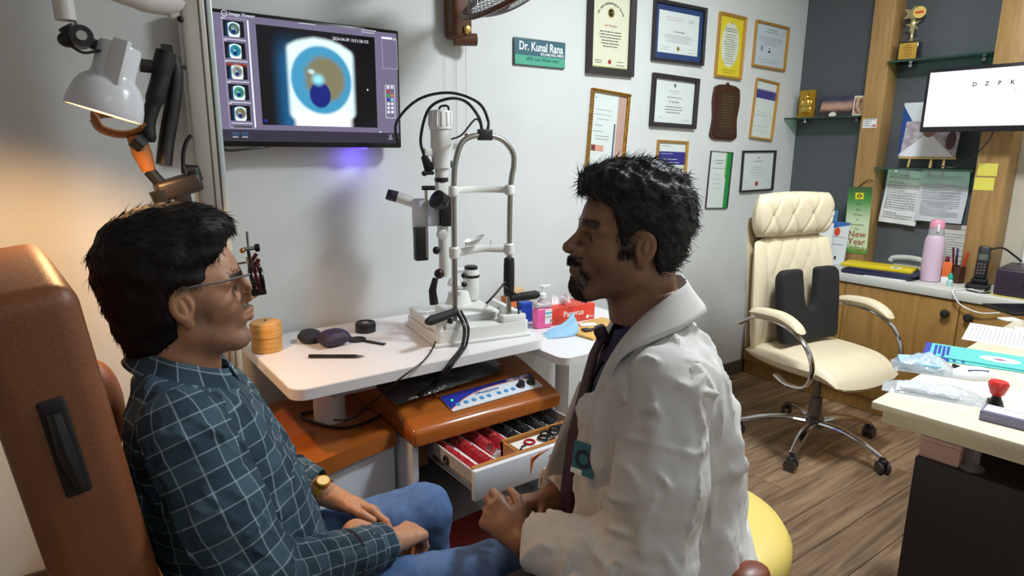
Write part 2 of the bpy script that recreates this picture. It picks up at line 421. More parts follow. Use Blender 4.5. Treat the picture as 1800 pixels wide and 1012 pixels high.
def eyep(nt, u, v, uv):
    c = mixc(nt, ((v-.48).ab()*.9+u).lt(.42), RGB(222, 230, 234), RGB(34, 78, 158))
    n = node(nt, 'ShaderNodeTexNoise', Scale=14, Detail=3); nt.links.new(uv, n.inputs['Vector'])
    e = (((u-.38)/.3).pw(2.0)+((v-.50-(u-.38)*.25)/.055).pw(2.0)+X(nt, n.outputs['Fac'])*.8).lt(1.25)
    return mixc(nt, e, c, RGB(56, 58, 66))
sheet('eye_poster', 'white leaflet with blue chevron and an eye behind the monitor', 'poster', .20, .29, paint('eye_leaflet', eyep), FWALL(3.945, -.735, 1.395))
PAP2 = mat('grey_paper', (206, 210, 216), .7)
PAP3 = mat('warm_paper', (222, 218, 212), .7)
sheet('notice_sheet', 'tall white printed notice hanging on the left below the glass shelf', 'paper', .20, .30, PAPER, FWALL(3.925, -.69, 1.02) @ Ry(3), 1, 'notices pinned below the glass shelf', 3, dens=.014, fold=.8)
sheet('notice_sheet', 'grey creased printed notice between the hanging sheet and the column', 'paper', .23, .27, PAP2, FWALL(3.915, -.90, 1.05), 1, 'notices pinned below the glass shelf', 5, dens=.011, fold=1)
sheet('notice_sheet', 'white printed sheet standing behind the pink bottle', 'paper', .19, .24, PAP3, FWALL(3.935, -.975, .80), 1, 'notices pinned below the glass shelf', 8, dens=.014)
sheet('notice_sheet', 'large white list pinned on the board at the right edge', 'paper', .30, .30, PAPER, FWALL(3.935, -1.44, .97), 1, 'notices pinned below the glass shelf', 9, dens=.012)
sheet('notice_sheet', 'white sheet below the large list at the right edge', 'paper', .30, .17, PAPER, FWALL(3.936, -1.44, .785), 1, 'notices pinned below the glass shelf', 12, dens=.03)
sheet('yellow_strip_card', 'card with yellow bottom strip behind the pens', 'paper', .10, .05, mat('yellow_strip', (196, 186, 70), .6), FWALL(3.93, -1.01, .775))
NOTE = mat('sticky_yellow', (226, 216, 92), .7)
for k, (yy, zz, lb) in enumerate(((-1.118, 1.305, 'upper yellow sticky note on the second wood column'), (-1.113, 1.235, 'lower yellow sticky note on the second wood column'))):
    sheet('sticky_note', lb, 'sticky note', .085, .062, NOTE, FWALL(CX-.0012, yy, zz), group='sticky notes on the column')
t = sheet('label_sticker', 'white printed sticker on the edge of the first wood column', 'sticker', .075, .05, PAPER, FWALL(CX-.001, -.518, 1.55), 1, None, 2, dens=.011, ink=INK)
MB().cyl((.026, -.0009, .012), (.026, -.0005, .012), .008, n=10).build('red_mark', mat('red_stamp', (214, 96, 90), .7), t)

# easel with picture
t = thing('easel_picture', 'picture of a person in white on a small wooden tabletop easel', 'picture', (3.865, -.82, 1.3343), 0)
EW = mat('easel_wood', (206, 170, 110), .5)
mb = MB().rbox(-.012, .0, -.14, .14, .048, .06, .002)
for yy in (-.075, .075, -.02): mb.cyl((-.012, yy*1.15, 0.002), (.03, yy, .22), .006, n=8)
mb.cyl((.07, 0, 0.002), (.03, 0, .22), .006, n=8)
mb.build('easel', EW, t)
def portrait(nt, u, v, uv):
    n = node(nt, 'ShaderNodeTexNoise', Scale=5, Detail=4); nt.links.new(uv, n.inputs['Vector']); q = X(nt, n.outputs['Fac'])
    c = mixc(nt, q.sm(.35, .7), RGB(150, 140, 150), RGB(205, 195, 200))
    c = mixc(nt, ((u-.45).ab()*1.2+v*.9).lt(.62), c, RGB(232, 230, 238))
    c = mixc(nt, (((u-.46)/.13).pw(2.0)+((v-.80)/.26).pw(2.0)).lt(1), c, RGB(140, 96, 76))
    c = mixc(nt, (((u-.46)/.15).pw(2.0)+((v-.99)/.14).pw(2.0)).lt(1), c, RGB(52, 40, 40))
    return mixc(nt, (((u-.87)/.09).pw(2.0)+((v-.45)/.25).pw(2.0)).lt(1), c, RGB(80, 48, 54))
quad('picture', .27, .19, paint('portrait_print', portrait), t, T(-.014, 0, .061) @ Rz(-90) @ Rx(-10), .003)

# ------------------------------------------------------------------ credenza along the right wall
CRX = 3.56
DW = wood('cabinet_wood', (150, 110, 54), (174, 132, 72), 4, (9, 9, .8), .45)
ctop = tag(MB().rbox(CRX-.012, RX1-.0005, -2.6, -.016, .712, .7555, .004).build('counter_slab', mat('cream_counter', (206, 206, 200), .35)), 'long off white counter top along the right wall', 'counter')
t = thing('credenza', 'low light wood cabinet under the white counter with dark knobs', 'cabinet')
MB().box(CRX+.02, RX1-.002, -2.6, -.02, .002, .711).build('carcass', DW, t)
KN = mat('dark_knob', (64, 62, 56), .25, .6)
edges = [-.022, -.62, -1.18, -1.74, -2.3]
for a, b in zip(edges[1:], edges[:-1]):
    d = MB().rbox(CRX, CRX+.019, a+.002, b-.002, .09, .705, .002).build('door', DW, t)
    ky = a+.05 if abs(a+1.18) < .01 else b-.05
    MB().lathe([(.008, 0), (.007, .012), (.021, .018), (.022, .028), (.012, .034)], 16, T(CRX, ky, .64) @ Ry(-90)).build('knob', KN, d)
MB().box(CRX+.03, CRX+.035, -2.6, -.02, .003, .088).build('toe_kick', BLACK, t)
# ------------------------------------------------------------------ things on the back wall
GF = wood('gilt_frame', (138, 92, 20), (204, 154, 50), 60, (1, 1, 1), .4)
GF2 = mat('brass_frame', (196, 150, 74), .35, .4)
BF = mat('dark_frame', (44, 40, 42), .4)
DBF = wood('walnut_frame', (52, 30, 22), (84, 50, 36), 8, (8, 8, 1), .35)
SEALRED = mat('red_seal', (170, 36, 44), .6)
SEALGOLD = mat('gold_seal', (150, 126, 60), .5)
PALE = mat('certificate_paper', (226, 232, 232), .6)
CREAMP = mat('cream_certificate', (232, 228, 204), .6)
def on_wall(tl, tr, br, bl, y=0):
    P = [PY(*q, y) for q in (tl, tr, br, bl)]
    c = sum(P)/4; dx = (P[1]-P[0]+P[2]-P[3])/2; dz = (P[0]-P[3]+P[1]-P[2])/2
    a = (math.atan2(dx[2], dx[0])+math.atan2(-dz[0], dz[2]))/2
    return c, float(np.linalg.norm(dx)), float(np.linalg.norm(dz)), math.degrees(a)
def framed(label, corners, fw, fm, depth=.018, mount=None, paper=PALE, deco=(), inset=0, name='framed_certificate', seed=1, bead=False, group='certificates on the back wall'):
    c, w, h, a = on_wall(*corners, y=-depth)
    t = thing(name, label, 'certificate', M=T(c[0], 0, c[2]) @ Ry(-a), group=group)
    W2, H2 = w/2, h/2; f = MB(); y0, y1 = -depth, -.0008; s = .35*fw
    for P in (((-W2, -H2), (W2, -H2), (W2-fw, -H2+fw), (-W2+fw, -H2+fw)), ((W2, -H2), (W2, H2), (W2-fw, H2-fw), (W2-fw, -H2+fw)),
              ((W2, H2), (-W2, H2), (-W2+fw, H2-fw), (W2-fw, H2-fw)), ((-W2, H2), (-W2, -H2), (-W2+fw, -H2+fw), (-W2+fw, H2-fw))):
        f.add([(p[0], y0+(0 if k < 2 else .005), p[1]) for k, p in enumerate(P)]+[(p[0], y1, p[1]) for p in P],
              [(0, 1, 2, 3), (7, 6, 5, 4), (0, 4, 5, 1), (1, 5, 6, 2), (2, 6, 7, 3), (3, 7, 4, 0)])
    f.build('frame', fm, t, sharp=20)
    if bead:
        b = MB(); n = int(2*(w+h)/.012)
        for k in range(n):
            s = k/n*2*(w+h); q = fw*.5
            if s < w: p = (-W2+s, H2-q)
            elif s < w+h: p = (W2-q, H2-(s-w))
            elif s < 2*w+h: p = (W2-(s-w-h), -H2+q)
            else: p = (-W2+q, -H2+(s-2*w-h))
            b.ball((p[0], y0+.001, p[1]), .0042, n=6, m=4)
        o = b.build('beading', mat('dark_gilt', (120, 84, 30), .4, .4), t); o['kind'] = 'stuff'
    iw, ih = W2-fw, H2-fw; yb = -.004
    MB().box(-iw, iw, yb, -.001, -ih, ih).build('mount' if mount else 'paper', mount or paper, t)
    if mount:
        iw -= inset; ih -= inset; yb -= .001
        MB().box(-iw, iw, yb, yb+.001, -ih, ih).build('paper', paper, t)
    rr = random.Random(seed)
    for d in deco:
        k = d[0]; yy = yb-.0006
        def U(u, v): return (-iw+2*iw*u, -ih+2*ih*v)
        if k == 'bar':
            x0, z0 = U(d[1], d[2]); x1, z1 = U(d[3], d[4]); MB().box(x0, x1, yb-.0004, yb, z0, z1).build('band', d[5], t)
        elif k == 'disc':
            x, z = U(d[1], d[2]); r = d[3]*ih; MB().cyl((x, yb, z), (x, yb-.0008, z), r, n=20).build(d[5] if len(d) > 5 else 'seal', d[4], t)
        elif k == 'txt':
            x, z = U(d[2], d[3]); text(d[1], d[4]*ih, d[5], t, T(x, yb-.0007, z) @ Rx(90), squeeze=d[6] if len(d) > 6 else 1, bold=d[7] if len(d) > 7 else 0)
        elif k == 'lines':
            _, u0, u1, v0, v1, n, m = d[:7]; mb = MB(); hh = (d[7] if len(d) > 7 else .022)*ih
            for i in range(n):
                v = v1+(v0-v1)*i/max(1, n-1); g = rr.uniform(0, .22)*(u1-u0)
                dashes(mb, rr, U(u0+g, v)[0], U(u1-g, v)[0], U(0, v)[1], hh, yb-.0003)
            o = mb.build('print', m, t); o['kind'] = 'stuff'
        elif k == 'arc':
            s = d[1]; n = len(s)
            for i, ch in enumerate(s):
                if ch == ' ': continue
                ang = math.radians(150-120*i/(n-1)); x, z = U(d[2], d[3]); R = d[4]*iw
                text(ch, d[5]*ih, d[6], t, T(x+R*math.cos(ang), yb-.0007, z+R*math.sin(ang)) @ Rx(90) @ Rz(math.degrees(ang)-90), bold=.0004)
    MB().add([(-W2+fw, yb-.003, -H2+fw), (W2-fw, yb-.003, -H2+fw), (W2-fw, yb-.003, H2-fw), (-W2+fw, yb-.003, H2-fw)], [(0, 1, 2, 3)]).build('glass_pane', PANE, t)
    return t
RED = mat('red_ink', (186, 60, 60), .7)
SCRIPT = INK
framed('tall dark framed cream certificate with gold portrait medallion and red seal', ((1038, -28), (1124, -17), (1112, 135), (1033.5, 128)), .032, BF, .022, paper=CREAMP,
       deco=(('arc', 'All India Ophthalmological Society', .5, .60, .78, .085, INK), ('disc', .5, .76, .13, SEALGOLD, 'medallion'), ('disc', .5, .76, .10, mat('medal_dark', (96, 76, 40), .5), 'medallion'), ('txt', 'Life Member', .5, .585, .10, RED),
             ('lines', .2, .8, .30, .50, 6, INK, .026), ('lines', .08, .32, .07, .10, 2, INK, .018), ('lines', .66, .94, .05, .10, 2, INK, .018), ('disc', .5, .09, .065, SEALRED), ('bar', 0, 0, 1, .02, mat('olive_edge', (170, 170, 96), .7))))
framed('wide dark framed certificate with broad blue mount and gold seal', ((1154, -2), (1246, 13), (1237, 115), (1149, 105)), .014, BF, .022, mount=mat('blue_mount', (38, 62, 118), .7), inset=.030,
       deco=(('txt', 'Dr. Kunal Rana', .5, .53, .14, INK), ('lines', .15, .62, .80, .86, 2, mat('pink_print', (214, 176, 190), .7), .03), ('lines', .7, .92, .80, .84, 2, GREYINK), ('lines', .12, .88, .28, .44, 5, GREYINK, .02),
             ('lines', .05, .3, .08, .14, 2, GREYINK, .015), ('lines', .72, .95, .06, .14, 2, GREYINK, .015), ('disc', .5, .13, .11, SEALGOLD)))
def yell(nt, u, v, uv): return mixc(nt, (((u-.5)/.46).pw(2.0)+((v-.55)/.42).pw(2.0)).sm(.7, 1.1), RGB(226, 228, 214), RGB(232, 206, 40))
t = framed('slim gold framed certificate printed bright yellow with pale oval centre', ((1268, 20.5), (1316, 30), (1303, 140), (1259, 135)), .013, GF2, .018, paper=mat('yellow_sheet', (230, 208, 50), .6), seed=5,
       deco=(('lines', .22, .78, .22, .70, 13, INK, .018), ('lines', .2, .8, .76, .80, 2, INK, .024), ('disc', .5, .9, .05, mat('olive_print', (190, 176, 60), .7), 'emblem'), ('lines', .1, .9, .06, .10, 2, mat('olive_print2', (176, 150, 30), .7), .03)))
q = bpy.data.objects.get('frame')
c_, w_, h_, a_ = on_wall((1268, 20.5), (1316, 30), (1303, 140), (1259, 135), -.018)
el = MB(); n = 28
el.add([(.43*w_*.78*math.cos(2*math.pi*k/n), -.0042, .03*h_+.40*h_*.88*math.sin(2*math.pi*k/n)) for k in range(n)], [tuple(range(n))])
el.build('pale_oval', mat('pale_oval', (226, 228, 212), .6), t)
framed('small brass framed certificate with tiny photo, rightmost of the top row', ((1332, 36), (1391, 47), (1380, 124), (1325, 117)), .012, GF2, .018, paper=mat('bluish_paper', (206, 216, 226), .6), seed=6,
       deco=(('lines', .3, .75, .84, .90, 2, INK, .022), ('lines', .08, .92, .52, .70, 5, GREYINK, .02), ('bar', .20, .36, .27, .48, mat('stamp_violet', (150, 140, 190), .7)), ('bar', .44, .34, .53, .50, PALE), ('disc', .485, .44, .05, INK, 'photo'), ('bar', .45, .34, .52, .39, INK), ('lines', .06, .94, .10, .16, 2, GREYINK, .016), ('bar', .88, .82, .95, .93, mat('stamp_pink', (210, 190, 205), .7))))
framed('tall gilt beaded frame certificate with brown right margin above the doctor', ((1045, 156), (1110, 164), (1097, 306), (1031, 300)), .013, GF, .020, bead=True, seed=7,
       deco=(('bar', .76, 0, .99, 1, mat('rosy_margin', (196, 160, 150), .6)), ('bar', .68, .02, .73, .62, mat('dark_rule', (90, 96, 110), .6)), ('bar', .06, .24, .18, .32, mat('maroon_box', (120, 54, 50), .6)), ('bar', .18, .24, .42, .32, mat('peach_box', (220, 160, 140), .6)),
             ('lines', .06, .65, .66, .78, 3, GREYINK, .012), ('lines', .06, .4, .50, .58, 2, INK, .012), ('lines', .06, .66, .40, .44, 2, INK, .012), ('disc', .1, .93, .02, GREYINK, 'emblem')))
framed('square black framed certificate with crest, below the blue mounted one', ((1152, 128), (1232, 138), (1224, 226), (1145, 222)), .022, BF, .022, seed=8,
       deco=(('disc', .5, .88, .09, GREYINK, 'crest'), ('disc', .5, .88, .06, PALE, 'crest'), ('txt', 'Dr. Kunal Rana', .5, .50, .12, INK), ('lines', .35, .65, .70, .75, 2, GREYINK, .02), ('lines', .3, .7, .59, .60, 1, INK, .024), ('lines', .2, .8, .25, .38, 3, INK, .03), ('lines', .12, .28, .10, .12, 1, GREYINK, .02), ('lines', .74, .92, .07, .10, 1, GREYINK, .02)))
framed('gold framed sheet with violet title band, partly behind the doctor hair', ((1159, 247), (1211, 247), (1204, 352), (1152, 348)), .012, GF2, .018, seed=9,
       deco=(('bar', 0, .60, 1, .84, mat('violet_band', (52, 48, 140), .6)), ('lines', .06, .6, .75, .80, 1, PALE, .014), ('lines', .06, .85, .64, .70, 2, PALE, .024), ('lines', .1, .5, .92, .94, 1, GREYINK, .02)))
framed('narrow brass framed sheet with violet header band near the corner', ((1333, 138), (1373, 145), (1357, 247), (1320, 242)), .010, GF2, .018, seed=10,
       deco=(('bar', 0, .70, 1, .84, mat('violet_header', (70, 66, 140), .6)), ('bar', 0, .84, 1, .86, mat('violet_header2', (120, 120, 170), .6)), ('lines', .08, .7, .40, .46, 2, GREYINK, .012), ('lines', .1, .8, .12, .2, 2, GREYINK, .01)))
framed('frameless certificate with green slanted right border and dark edge', ((1252, 266), (1291, 267), (1278, 365), (1241, 367)), .003, BF, .012, seed=11,
       deco=(('bar', .80, 0, 1, 1, mat('green_border', (40, 150, 72), .5)), ('bar', .74, .55, .80, 1, mat('lime_border', (120, 180, 90), .5)), ('lines', .2, .68, .80, .85, 2, INK, .022), ('lines', .1, .72, .70, .71, 1, GREYINK, .022), ('lines', .2, .6, .35, .60, 4, GREYINK, .012), ('disc', .16, .83, .022, INK, 'emblem')))
framed('small black framed certificate with red seal, tilted, beside the corner', ((1310, 267), (1367, 262), (1359, 332), (1302, 341)), .011, BF, .018, seed=12,
       deco=(('disc', .5, .16, .13, SEALRED), ('disc', .5, .86, .06, GREYINK, 'crest'), ('lines', .3, .7, .72, .76, 1, INK, .026), ('lines', .25, .75, .40, .60, 4, GREYINK, .016), ('lines', .06, .2, .18, .22, 1, GREYINK, .02), ('lines', .8, .95, .18, .22, 1, GREYINK, .02)))
# wooden plaque
c, w, h, a = on_wall((1257, 147), (1303, 153), (1295, 248), (1249, 244), -.015)
t = thing('wooden_plaque', 'dark carved wooden plaque with waisted sides and brown metal plate', 'plaque', M=T(c[0], 0, c[2]) @ Ry(-a))
pts = []
for k in range(41):
    z = -h/2+h*k/40; e = abs(2*z/h); ww = w/2*(1-.10*math.cos(math.pi*(z/h+.12)*1.5)**2); ww *= (1-max(0, e-.86)**2*18)
    pts.append((ww, z))
out = [(x, z) for x, z in pts]+[(.012, h/2+.004), (0, h/2+.017), (-.012, h/2+.004)]+[(-x, z) for x, z in reversed(pts)]
FR = Matrix(((1, 0, 0, 0), (0, 0, -1, 0), (0, 1, 0, 0), (0, 0, 0, 1)))     # poly xy -> xz, extrude to -y
MB().prism(out, .0008, .014, FR).build('board', DBF, t)
MB().prism([(x*.86, z*.9) for x, z in out], .014, .018, FR).build('raised_field', DBF, t)
MB().prism([(-w*.30, -h*.40), (w*.30, -h*.40), (w*.30, h*.38), (-w*.30, h*.38)], .0181, .0195, FR).build('plate', mat('bronze_plate', (84, 64, 48), .4, .5), t)
mb = MB(); rr = random.Random(5)
for k in range(12): dashes(mb, rr, -w*.2, w*.2, h*.3-k*h*.05, .003, -.0196)
mb.build('print', mat('dull_print', (110, 92, 70), .6), t)['kind'] = 'stuff'
# name sign
c, w, h, a = on_wall((904, 62), (994, 77), (994, 122), (904, 113), -.012)
t = thing('name_sign', 'teal and green wall name sign reading Dr. Kunal Rana', 'sign', M=T(c[0], 0, c[2]) @ Ry(-a))
MB().rbox(-w/2, w/2, -.012, -.0005, -h/2, h/2, .004).build('board', mat('sign_edge', (70, 84, 84), .4), t)
MB().box(-w/2+.004, w/2-.004, -.0128, -.0118, -h/2+h*.38, h/2-.004).build('upper_field', mat('sign_teal', (46, 98, 112), .45), t)
MB().box(-w/2+.004, w/2-.004, -.0128, -.0118, -h/2+.004, -h/2+h*.38).build('lower_field', mat('sign_green', (78, 168, 142), .45), t)
SW = mat('sign_white', (235, 240, 240), .5)
text('Dr. Kunal Rana', .050, SW, t, T(.004, -.0132, h*.20) @ Rx(90), squeeze=.80, bold=.0012)
text('DO, DNB, FICO, FMRCS', .0155, SW, t, T(w*.46, -.0132, -h*.035) @ Rx(90), 'RIGHT', .82, .0005)
mb = MB(); rr = random.Random(9)
x = -w*.28
while x < w*.30:
    for k in range(rr.choice((5, 6, 7))):
        ww = rr.uniform(.004, .0065); hh = rr.choice((.010, .010, .015)); mb.box(x, x+ww, -.0132, -.0129, -h*.30, -h*.30+hh); x += ww+.0018
    x += .007
mb.build('small_print', mat('sign_dark_green', (28, 116, 100), .5), t)['kind'] = 'stuff'

# ------------------------------------------------------------------ television with the slit lamp picture
TY = -.085
tx0, tx1, tz0, tz1 = .418, 1.124, 1.418, 1.838
t = thing('television', 'flat wall television showing a magnified eye in an image viewer', 'television', ((tx0+tx1)/2, TY, (tz0+tz1)/2))
ox, oz = (tx0+tx1)/2, (tz0+tz1)/2
MB().rbox(tx0-ox, tx1-ox, 0, .04, tz0-oz, tz1-oz, .006).build('housing', mat('tv_black', (16, 15, 18), .3), t)
MB().rbox(-.12, .12, .0405, .0842, -.08, .08, .004).build('wall_bracket', BLACK, t)
def SC(cx, cy):
    p = PY(370+cx/3.7475, cy/3.7475, TY-.001); return p[0]-ox, p[2]-oz
def emi(name, col, s=1.0): return mat(name, (8, 8, 8), .5, spec=.12, emit=col, es=s)
sx0, sx1 = tx0-ox+.012, tx1-ox-.010
zt, zb = tz1-oz-.012, SC(600, 935)[1]
scr = MB().box(sx0, sx1, -.001, -.0002, zb, zt).build('screen', emi('screen_lilac', (122, 114, 142)), t)
ztb = SC(600, 862)[1]
MB().box(sx0, sx1, -.0014, -.001, zb, ztb).build('task_bar', emi('screen_dark', (58, 54, 68)), scr)
def eye(iris, ring, shift=0, red=0):
    def fn(nt, u, v, uv):
        n = node(nt, 'ShaderNodeTexNoise', Scale=9, Detail=4); nt.links.new(uv, n.inputs['Vector']); nz = X(nt, n.outputs['Fac'])
        c = RGB(16, 13, 18)
        c = mixc(nt, u.sm(.08, .24)*(u.sm(.52, .40))*(v.sm(1.0, .6)), c, RGB(20, 92, 140))
        slit = u.sm(.205, .255)*u.sm(.82, .765)*(((u-.50)*(u-.50)*1.6+(v-.46)*(v-.46)*1.35)+nz*.03).sm(.34, .27)
        c = mixc(nt, slit, c, RGB(226, 252, 255))
        wh = u.sm(.24, .30)*u.sm(.79, .72)*v.sm(.22, .06); c = mixc(nt, wh, c, RGB(250, 255, 255))
        r = (((u-.51)/.262).pw(2.0)+((v-.49)/.36).pw(2.0)).sq()
        c = mixc(nt, r.sm(1.06, .93), c, RGB(*ring))
        r2 = (((u-.535+shift)/.235).pw(2.0)+((v-.50)/.32).pw(2.0)).sq()
        c = mixc(nt, (r2+nz*.25).sm(1.0, .72), c, RGB(*iris))
        p = (((u-.49)/.095).pw(2.0)+((v-.335)/.145).pw(2.0)).sq()
        c = mixc(nt, p.sm(1.05, .85), c, RGB(20, 34, 120))
        g = (((u-.478)/.06).pw(2.0)+((v-.495)/.07).pw(2.0)).sq(); c = mixc(nt, g.sm(1.3, .1), c, RGB(150, 235, 255))
        s = (((u-.425)/.05).pw(2.0)+((v-.575)/.05).pw(2.0)).sq()+nz*.9; c = mixc(nt, s.sm(1.3, .7), c, RGB(190, 220, 220))
        if red: c = mixc(nt, v.sm(.75, .95)*.6, c, RGB(190, 70, 40))
        return c
    return fn
def srect(name, a, b, m, dy=.0014, par=None):
    (x0, z1), (x1, z0) = SC(*a), SC(*b)
    return quad(name, x1-x0, z1-z0, m, par or scr, T((x0+x1)/2, -dy, z0), .0002)
a0 = SC(298, 160); a1 = SC(1083, 245); a2 = SC(1097, 838); a3 = SC(343, 825)
ix0 = (a0[0]+a3[0])/2; ix1 = (a1[0]+a2[0])/2; iz1 = (a0[1]+a1[1])/2; iz0 = (a2[1]+a3[1])/2
quad('eye_image', ix1-ix0, iz1-iz0, paint('eye_picture', eye((126, 122, 92), (64, 150, 190)), emit=1.15), scr, T((ix0+ix1)/2, -.0016, iz0), .0002)
SWH = emi('screen_white', (235, 238, 250), 1.1)
irises = [((110, 130, 120), (60, 90, 90)), ((40, 120, 140), (40, 140, 160)), ((120, 120, 120), (170, 170, 160)), ((50, 120, 100), (70, 160, 140)), ((130, 110, 70), (120, 130, 120))]
for k, (px, py) in enumerate(((152, 190), (163, 333), (175, 470), (187, 607), (197, 745))):
    cx, cz = SC(px, py); th = quad('thumbnail', .062, .048, paint('thumb_%d' % k, eye(*irises[k], red=(k == 2)), emit=1.0), scr, T(cx, -.0016, cz-.024), .0002)
    MB().box(-.03, .035, -.0002, 0, -.010, -.006).build('caption', emi('screen_caption', (200, 200, 215)), th)
    MB().box(-.034, -.024, -.0002, 0, .051, .055).build('caption', emi('screen_caption', (200, 200, 215)), th)
    MB().box(-.031, -.026, -.0003, -.0001, .042, .052).build('tick', SWH, th) if False else None
cx, cz = SC(215, 836); quad('thumbnail', .055, .006, emi('thumb_cut', (70, 66, 70)), scr, T(cx, -.0016, cz-.003), .0002)
def sline(name, p, q, w, m):
    (x0, z0), (x1, z1) = SC(*p), SC(*q); xm = (x0+x1)/2; zm = (z0+z1)/2
    if abs(x1-x0) > abs(z1-z0): return MB().box(x0, x1, -.0016, -.0013, zm-w/2, zm+w/2).build(name, m, scr)
    return MB().box(xm-w/2, xm+w/2, -.0016, -.0013, min(z0, z1), max(z0, z1)).build(name, m, scr)
sline('scroll_bar', (245, 135), (295, 840), .005, SWH)
LN = emi('screen_line', (190, 186, 205))
for p, q in (((70, 112), (130, 845)), ((70, 112), (240, 130)), ((130, 843), (298, 843)), ((1128, 262), (1135, 448)), ((1226, 262), (1232, 455)), ((1130, 449), (1232, 455))): sline('panel_line', p, q, .0014, LN)
text('Image Viewer', .0155, SWH, scr, T(SC(120, 93)[0], -.0017, SC(178, 96)[1]) @ Rx(90), 'LEFT', .92)
text('2024-04-09 10:51:58-OS', .0155, SWH, scr, T(SC(802, 258)[0], -.0021, SC(900, 264)[1]) @ Rx(90), 'LEFT', .86)
cx, cz = SC(90, 86)
ring = MB().tube([(cx+.0085*math.cos(a/12*math.pi), -.0016, cz+.0085*math.sin(a/12*math.pi)) for a in range(24)], .0009, 5, closed=True); ring.box(cx-.004, cx+.005, -.002, -.0016, cz-.0008, cz+.0008)
ring.build('back_icon', SWH, scr)
for (x0, y0, x1, y1) in ((1125, 240, 1195, 262), ): srect('search_field', (x0, y0), (x1, y1), SWH)
srect('search_icon', (1199, 250), (1224, 268), LN)
for x0, x1, yy in ((580, 690, 155), (992, 1090, 198), (992, 1082, 213)): sline('small_text', (x0, yy), (x1, yy+4), .003, emi('screen_caption', (200, 200, 215)))
for k, x0 in enumerate((140, 203)):
    srect('button', (x0, 868), (x0+48, 892), emi('screen_button', (70, 140, 200))); sline('small_text', (x0+6, 902), (x0+44, 902), .003, emi('screen_caption', (200, 200, 215)))
srect('corner_icon', (1178, 886), (1194, 908), SWH); sline('small_text', (1172, 914), (1200, 914), .003, LN); sline('small_text', (1112, 870), (1128, 870), .003, SWH)
for p, q in (((1152, 562), (1156, 775)), ((1213, 562), (1215, 778)), ((1152, 562), (1213, 562)), ((1155, 776), (1215, 778))): sline('palette_line', p, q, .0016, SWH)
pc = [((235, 235, 245), (225, 225, 235)), ((210, 40, 50), (120, 100, 130)), ((40, 170, 60), (220, 130, 60)), ((40, 50, 200), (130, 210, 250)), ((235, 235, 245),)*2, ((235, 235, 245),)*2, ((235, 235, 245),)*2]
for k, (ca, cb) in enumerate(pc):
    for j, cc in enumerate((ca, cb)):
        x0 = 1161+j*25+k*.7; y0 = 566+k*27; srect('palette_icon', (x0, y0), (x0+17, y0+19), emi('pal_%d_%d_%d' % cc, cc))
srect('cursor', (1030, 586), (1039, 598), SWH, .0021); srect('corner_mark', (356, 785), (374, 803), emi('pal_40_50_200', (40, 50, 200)), .0021)
MB().tube(bez([(-.29, .01, tz0-oz+.004), (-.27, -.0, tz0-oz-.012), (-.2, .0, tz0-oz-.006), (-.13, .01, tz0-oz+.003)]), .004, 6).build('cable', BLACK, t)
led = MB().rbox(.165, .215, -.0, .03, tz0-oz-.006, tz0-oz, .002).build('status_light', mat('blue_led', (40, 40, 120), .4, emit=(60, 40, 255), es=6), t)
bl = bpy.data.lights.new('blue_glow', 'AREA'); bl.energy = .12; bl.size = .04; bl.color = (.18, .10, 1); bo = bpy.data.objects.new('blue_glow', bl); COL.objects.link(bo); bo.parent = t
bo.matrix_local = T(.19, .015, tz0-oz-.012) @ Rx(35)

# ------------------------------------------------------------------ wall fan
BRN = mat('fan_brown', (92, 54, 30), .4)
t = thing('wall_fan', 'brown wall fan with brass knob and wire mesh guard', 'fan', (1.405, 0, 1.90))
MB().rbox(-.045, .045, -.085, -.0006, -.06, .50, .02, 3).build('control_box', BRN, t)
MB().cyl((-.02, -.045, -.062), (.065, -.075, -.058), .024, n=18).build('foot_roller', BRN, t)
kx = PY(821, 52, -.088); kx = (kx[0]-1.405, kx[2]-1.90)
MB().lathe([(.006, 0), (.016, .002), (.017, .008), (.012, .014), (.004, .016)], 18, T(kx[0], -.085, kx[1]) @ Rx(90)).build('knob', mat('brass', (206, 176, 96), .25, .9), t)
FC = PD(902, -22, 2.2)-np.array([1.405, 0, 1.90])
ax = Vector(AR*.45-AU*.72+AF*.52).normalized()
FM = Matrix.Translation(Vector(FC)) @ ax.to_track_quat('Z', 'Y').to_matrix().to_4x4()
MB().tube([tuple(FM @ Vector((.19*math.cos(2*math.pi*k/40), .19*math.sin(2*math.pi*k/40), 0))) for k in range(40)], .013, 8, closed=True, flat=(.7, 1.25)).build('rim', BRN, t)
def dome(R, H, side, rings, spokes):
    mb = MB()
    for i in range(rings):
        r = R*(.28+.72*(i+.5)/rings); z = side*H*(1-(r/R)**2.6)
        mb.tube([tuple(FM @ Vector((r*math.cos(2*math.pi*k/36), r*math.sin(2*math.pi*k/36), z))) for k in range(36)], .0011, 4, closed=True)
    for k in range(spokes):
        a = 2*math.pi*k/spokes; mb.tube([tuple(FM @ Vector((R*s*math.cos(a+.35*(1-s)), R*s*math.sin(a+.35*(1-s)), side*H*(1-s**2.6)))) for s in (.25, .45, .65, .82, .93, 1)], .0012, 4)
    return mb
WIRE = mat('grey_wire', (150, 150, 158), .35, .6)
o = dome(.185, .085, -1, 16, 60).build('rear_guard', WIRE, t); o['kind'] = 'stuff'
o = dome(.185, .055, 1, 14, 60).build('front_guard', WIRE, t); o['kind'] = 'stuff'
MB().lathe([(.02, -.16), (.07, -.15), (.105, -.11), (.11, -.075), (.09, -.06), (.02, -.055)], 24, FM).build('motor_housing', mat('fan_bronze', (96, 74, 42), .4, .3), t)
for k in range(3):
    a = 120*k
    MB().grid(lambda u, v: (.03+.135*u, (v-.5)*(.05+.07*u), -.02+(v-.5)*.035), 6, 4, FM @ Rz(a)).build('blade', mat('fan_blade', (110, 92, 76), .4), t)
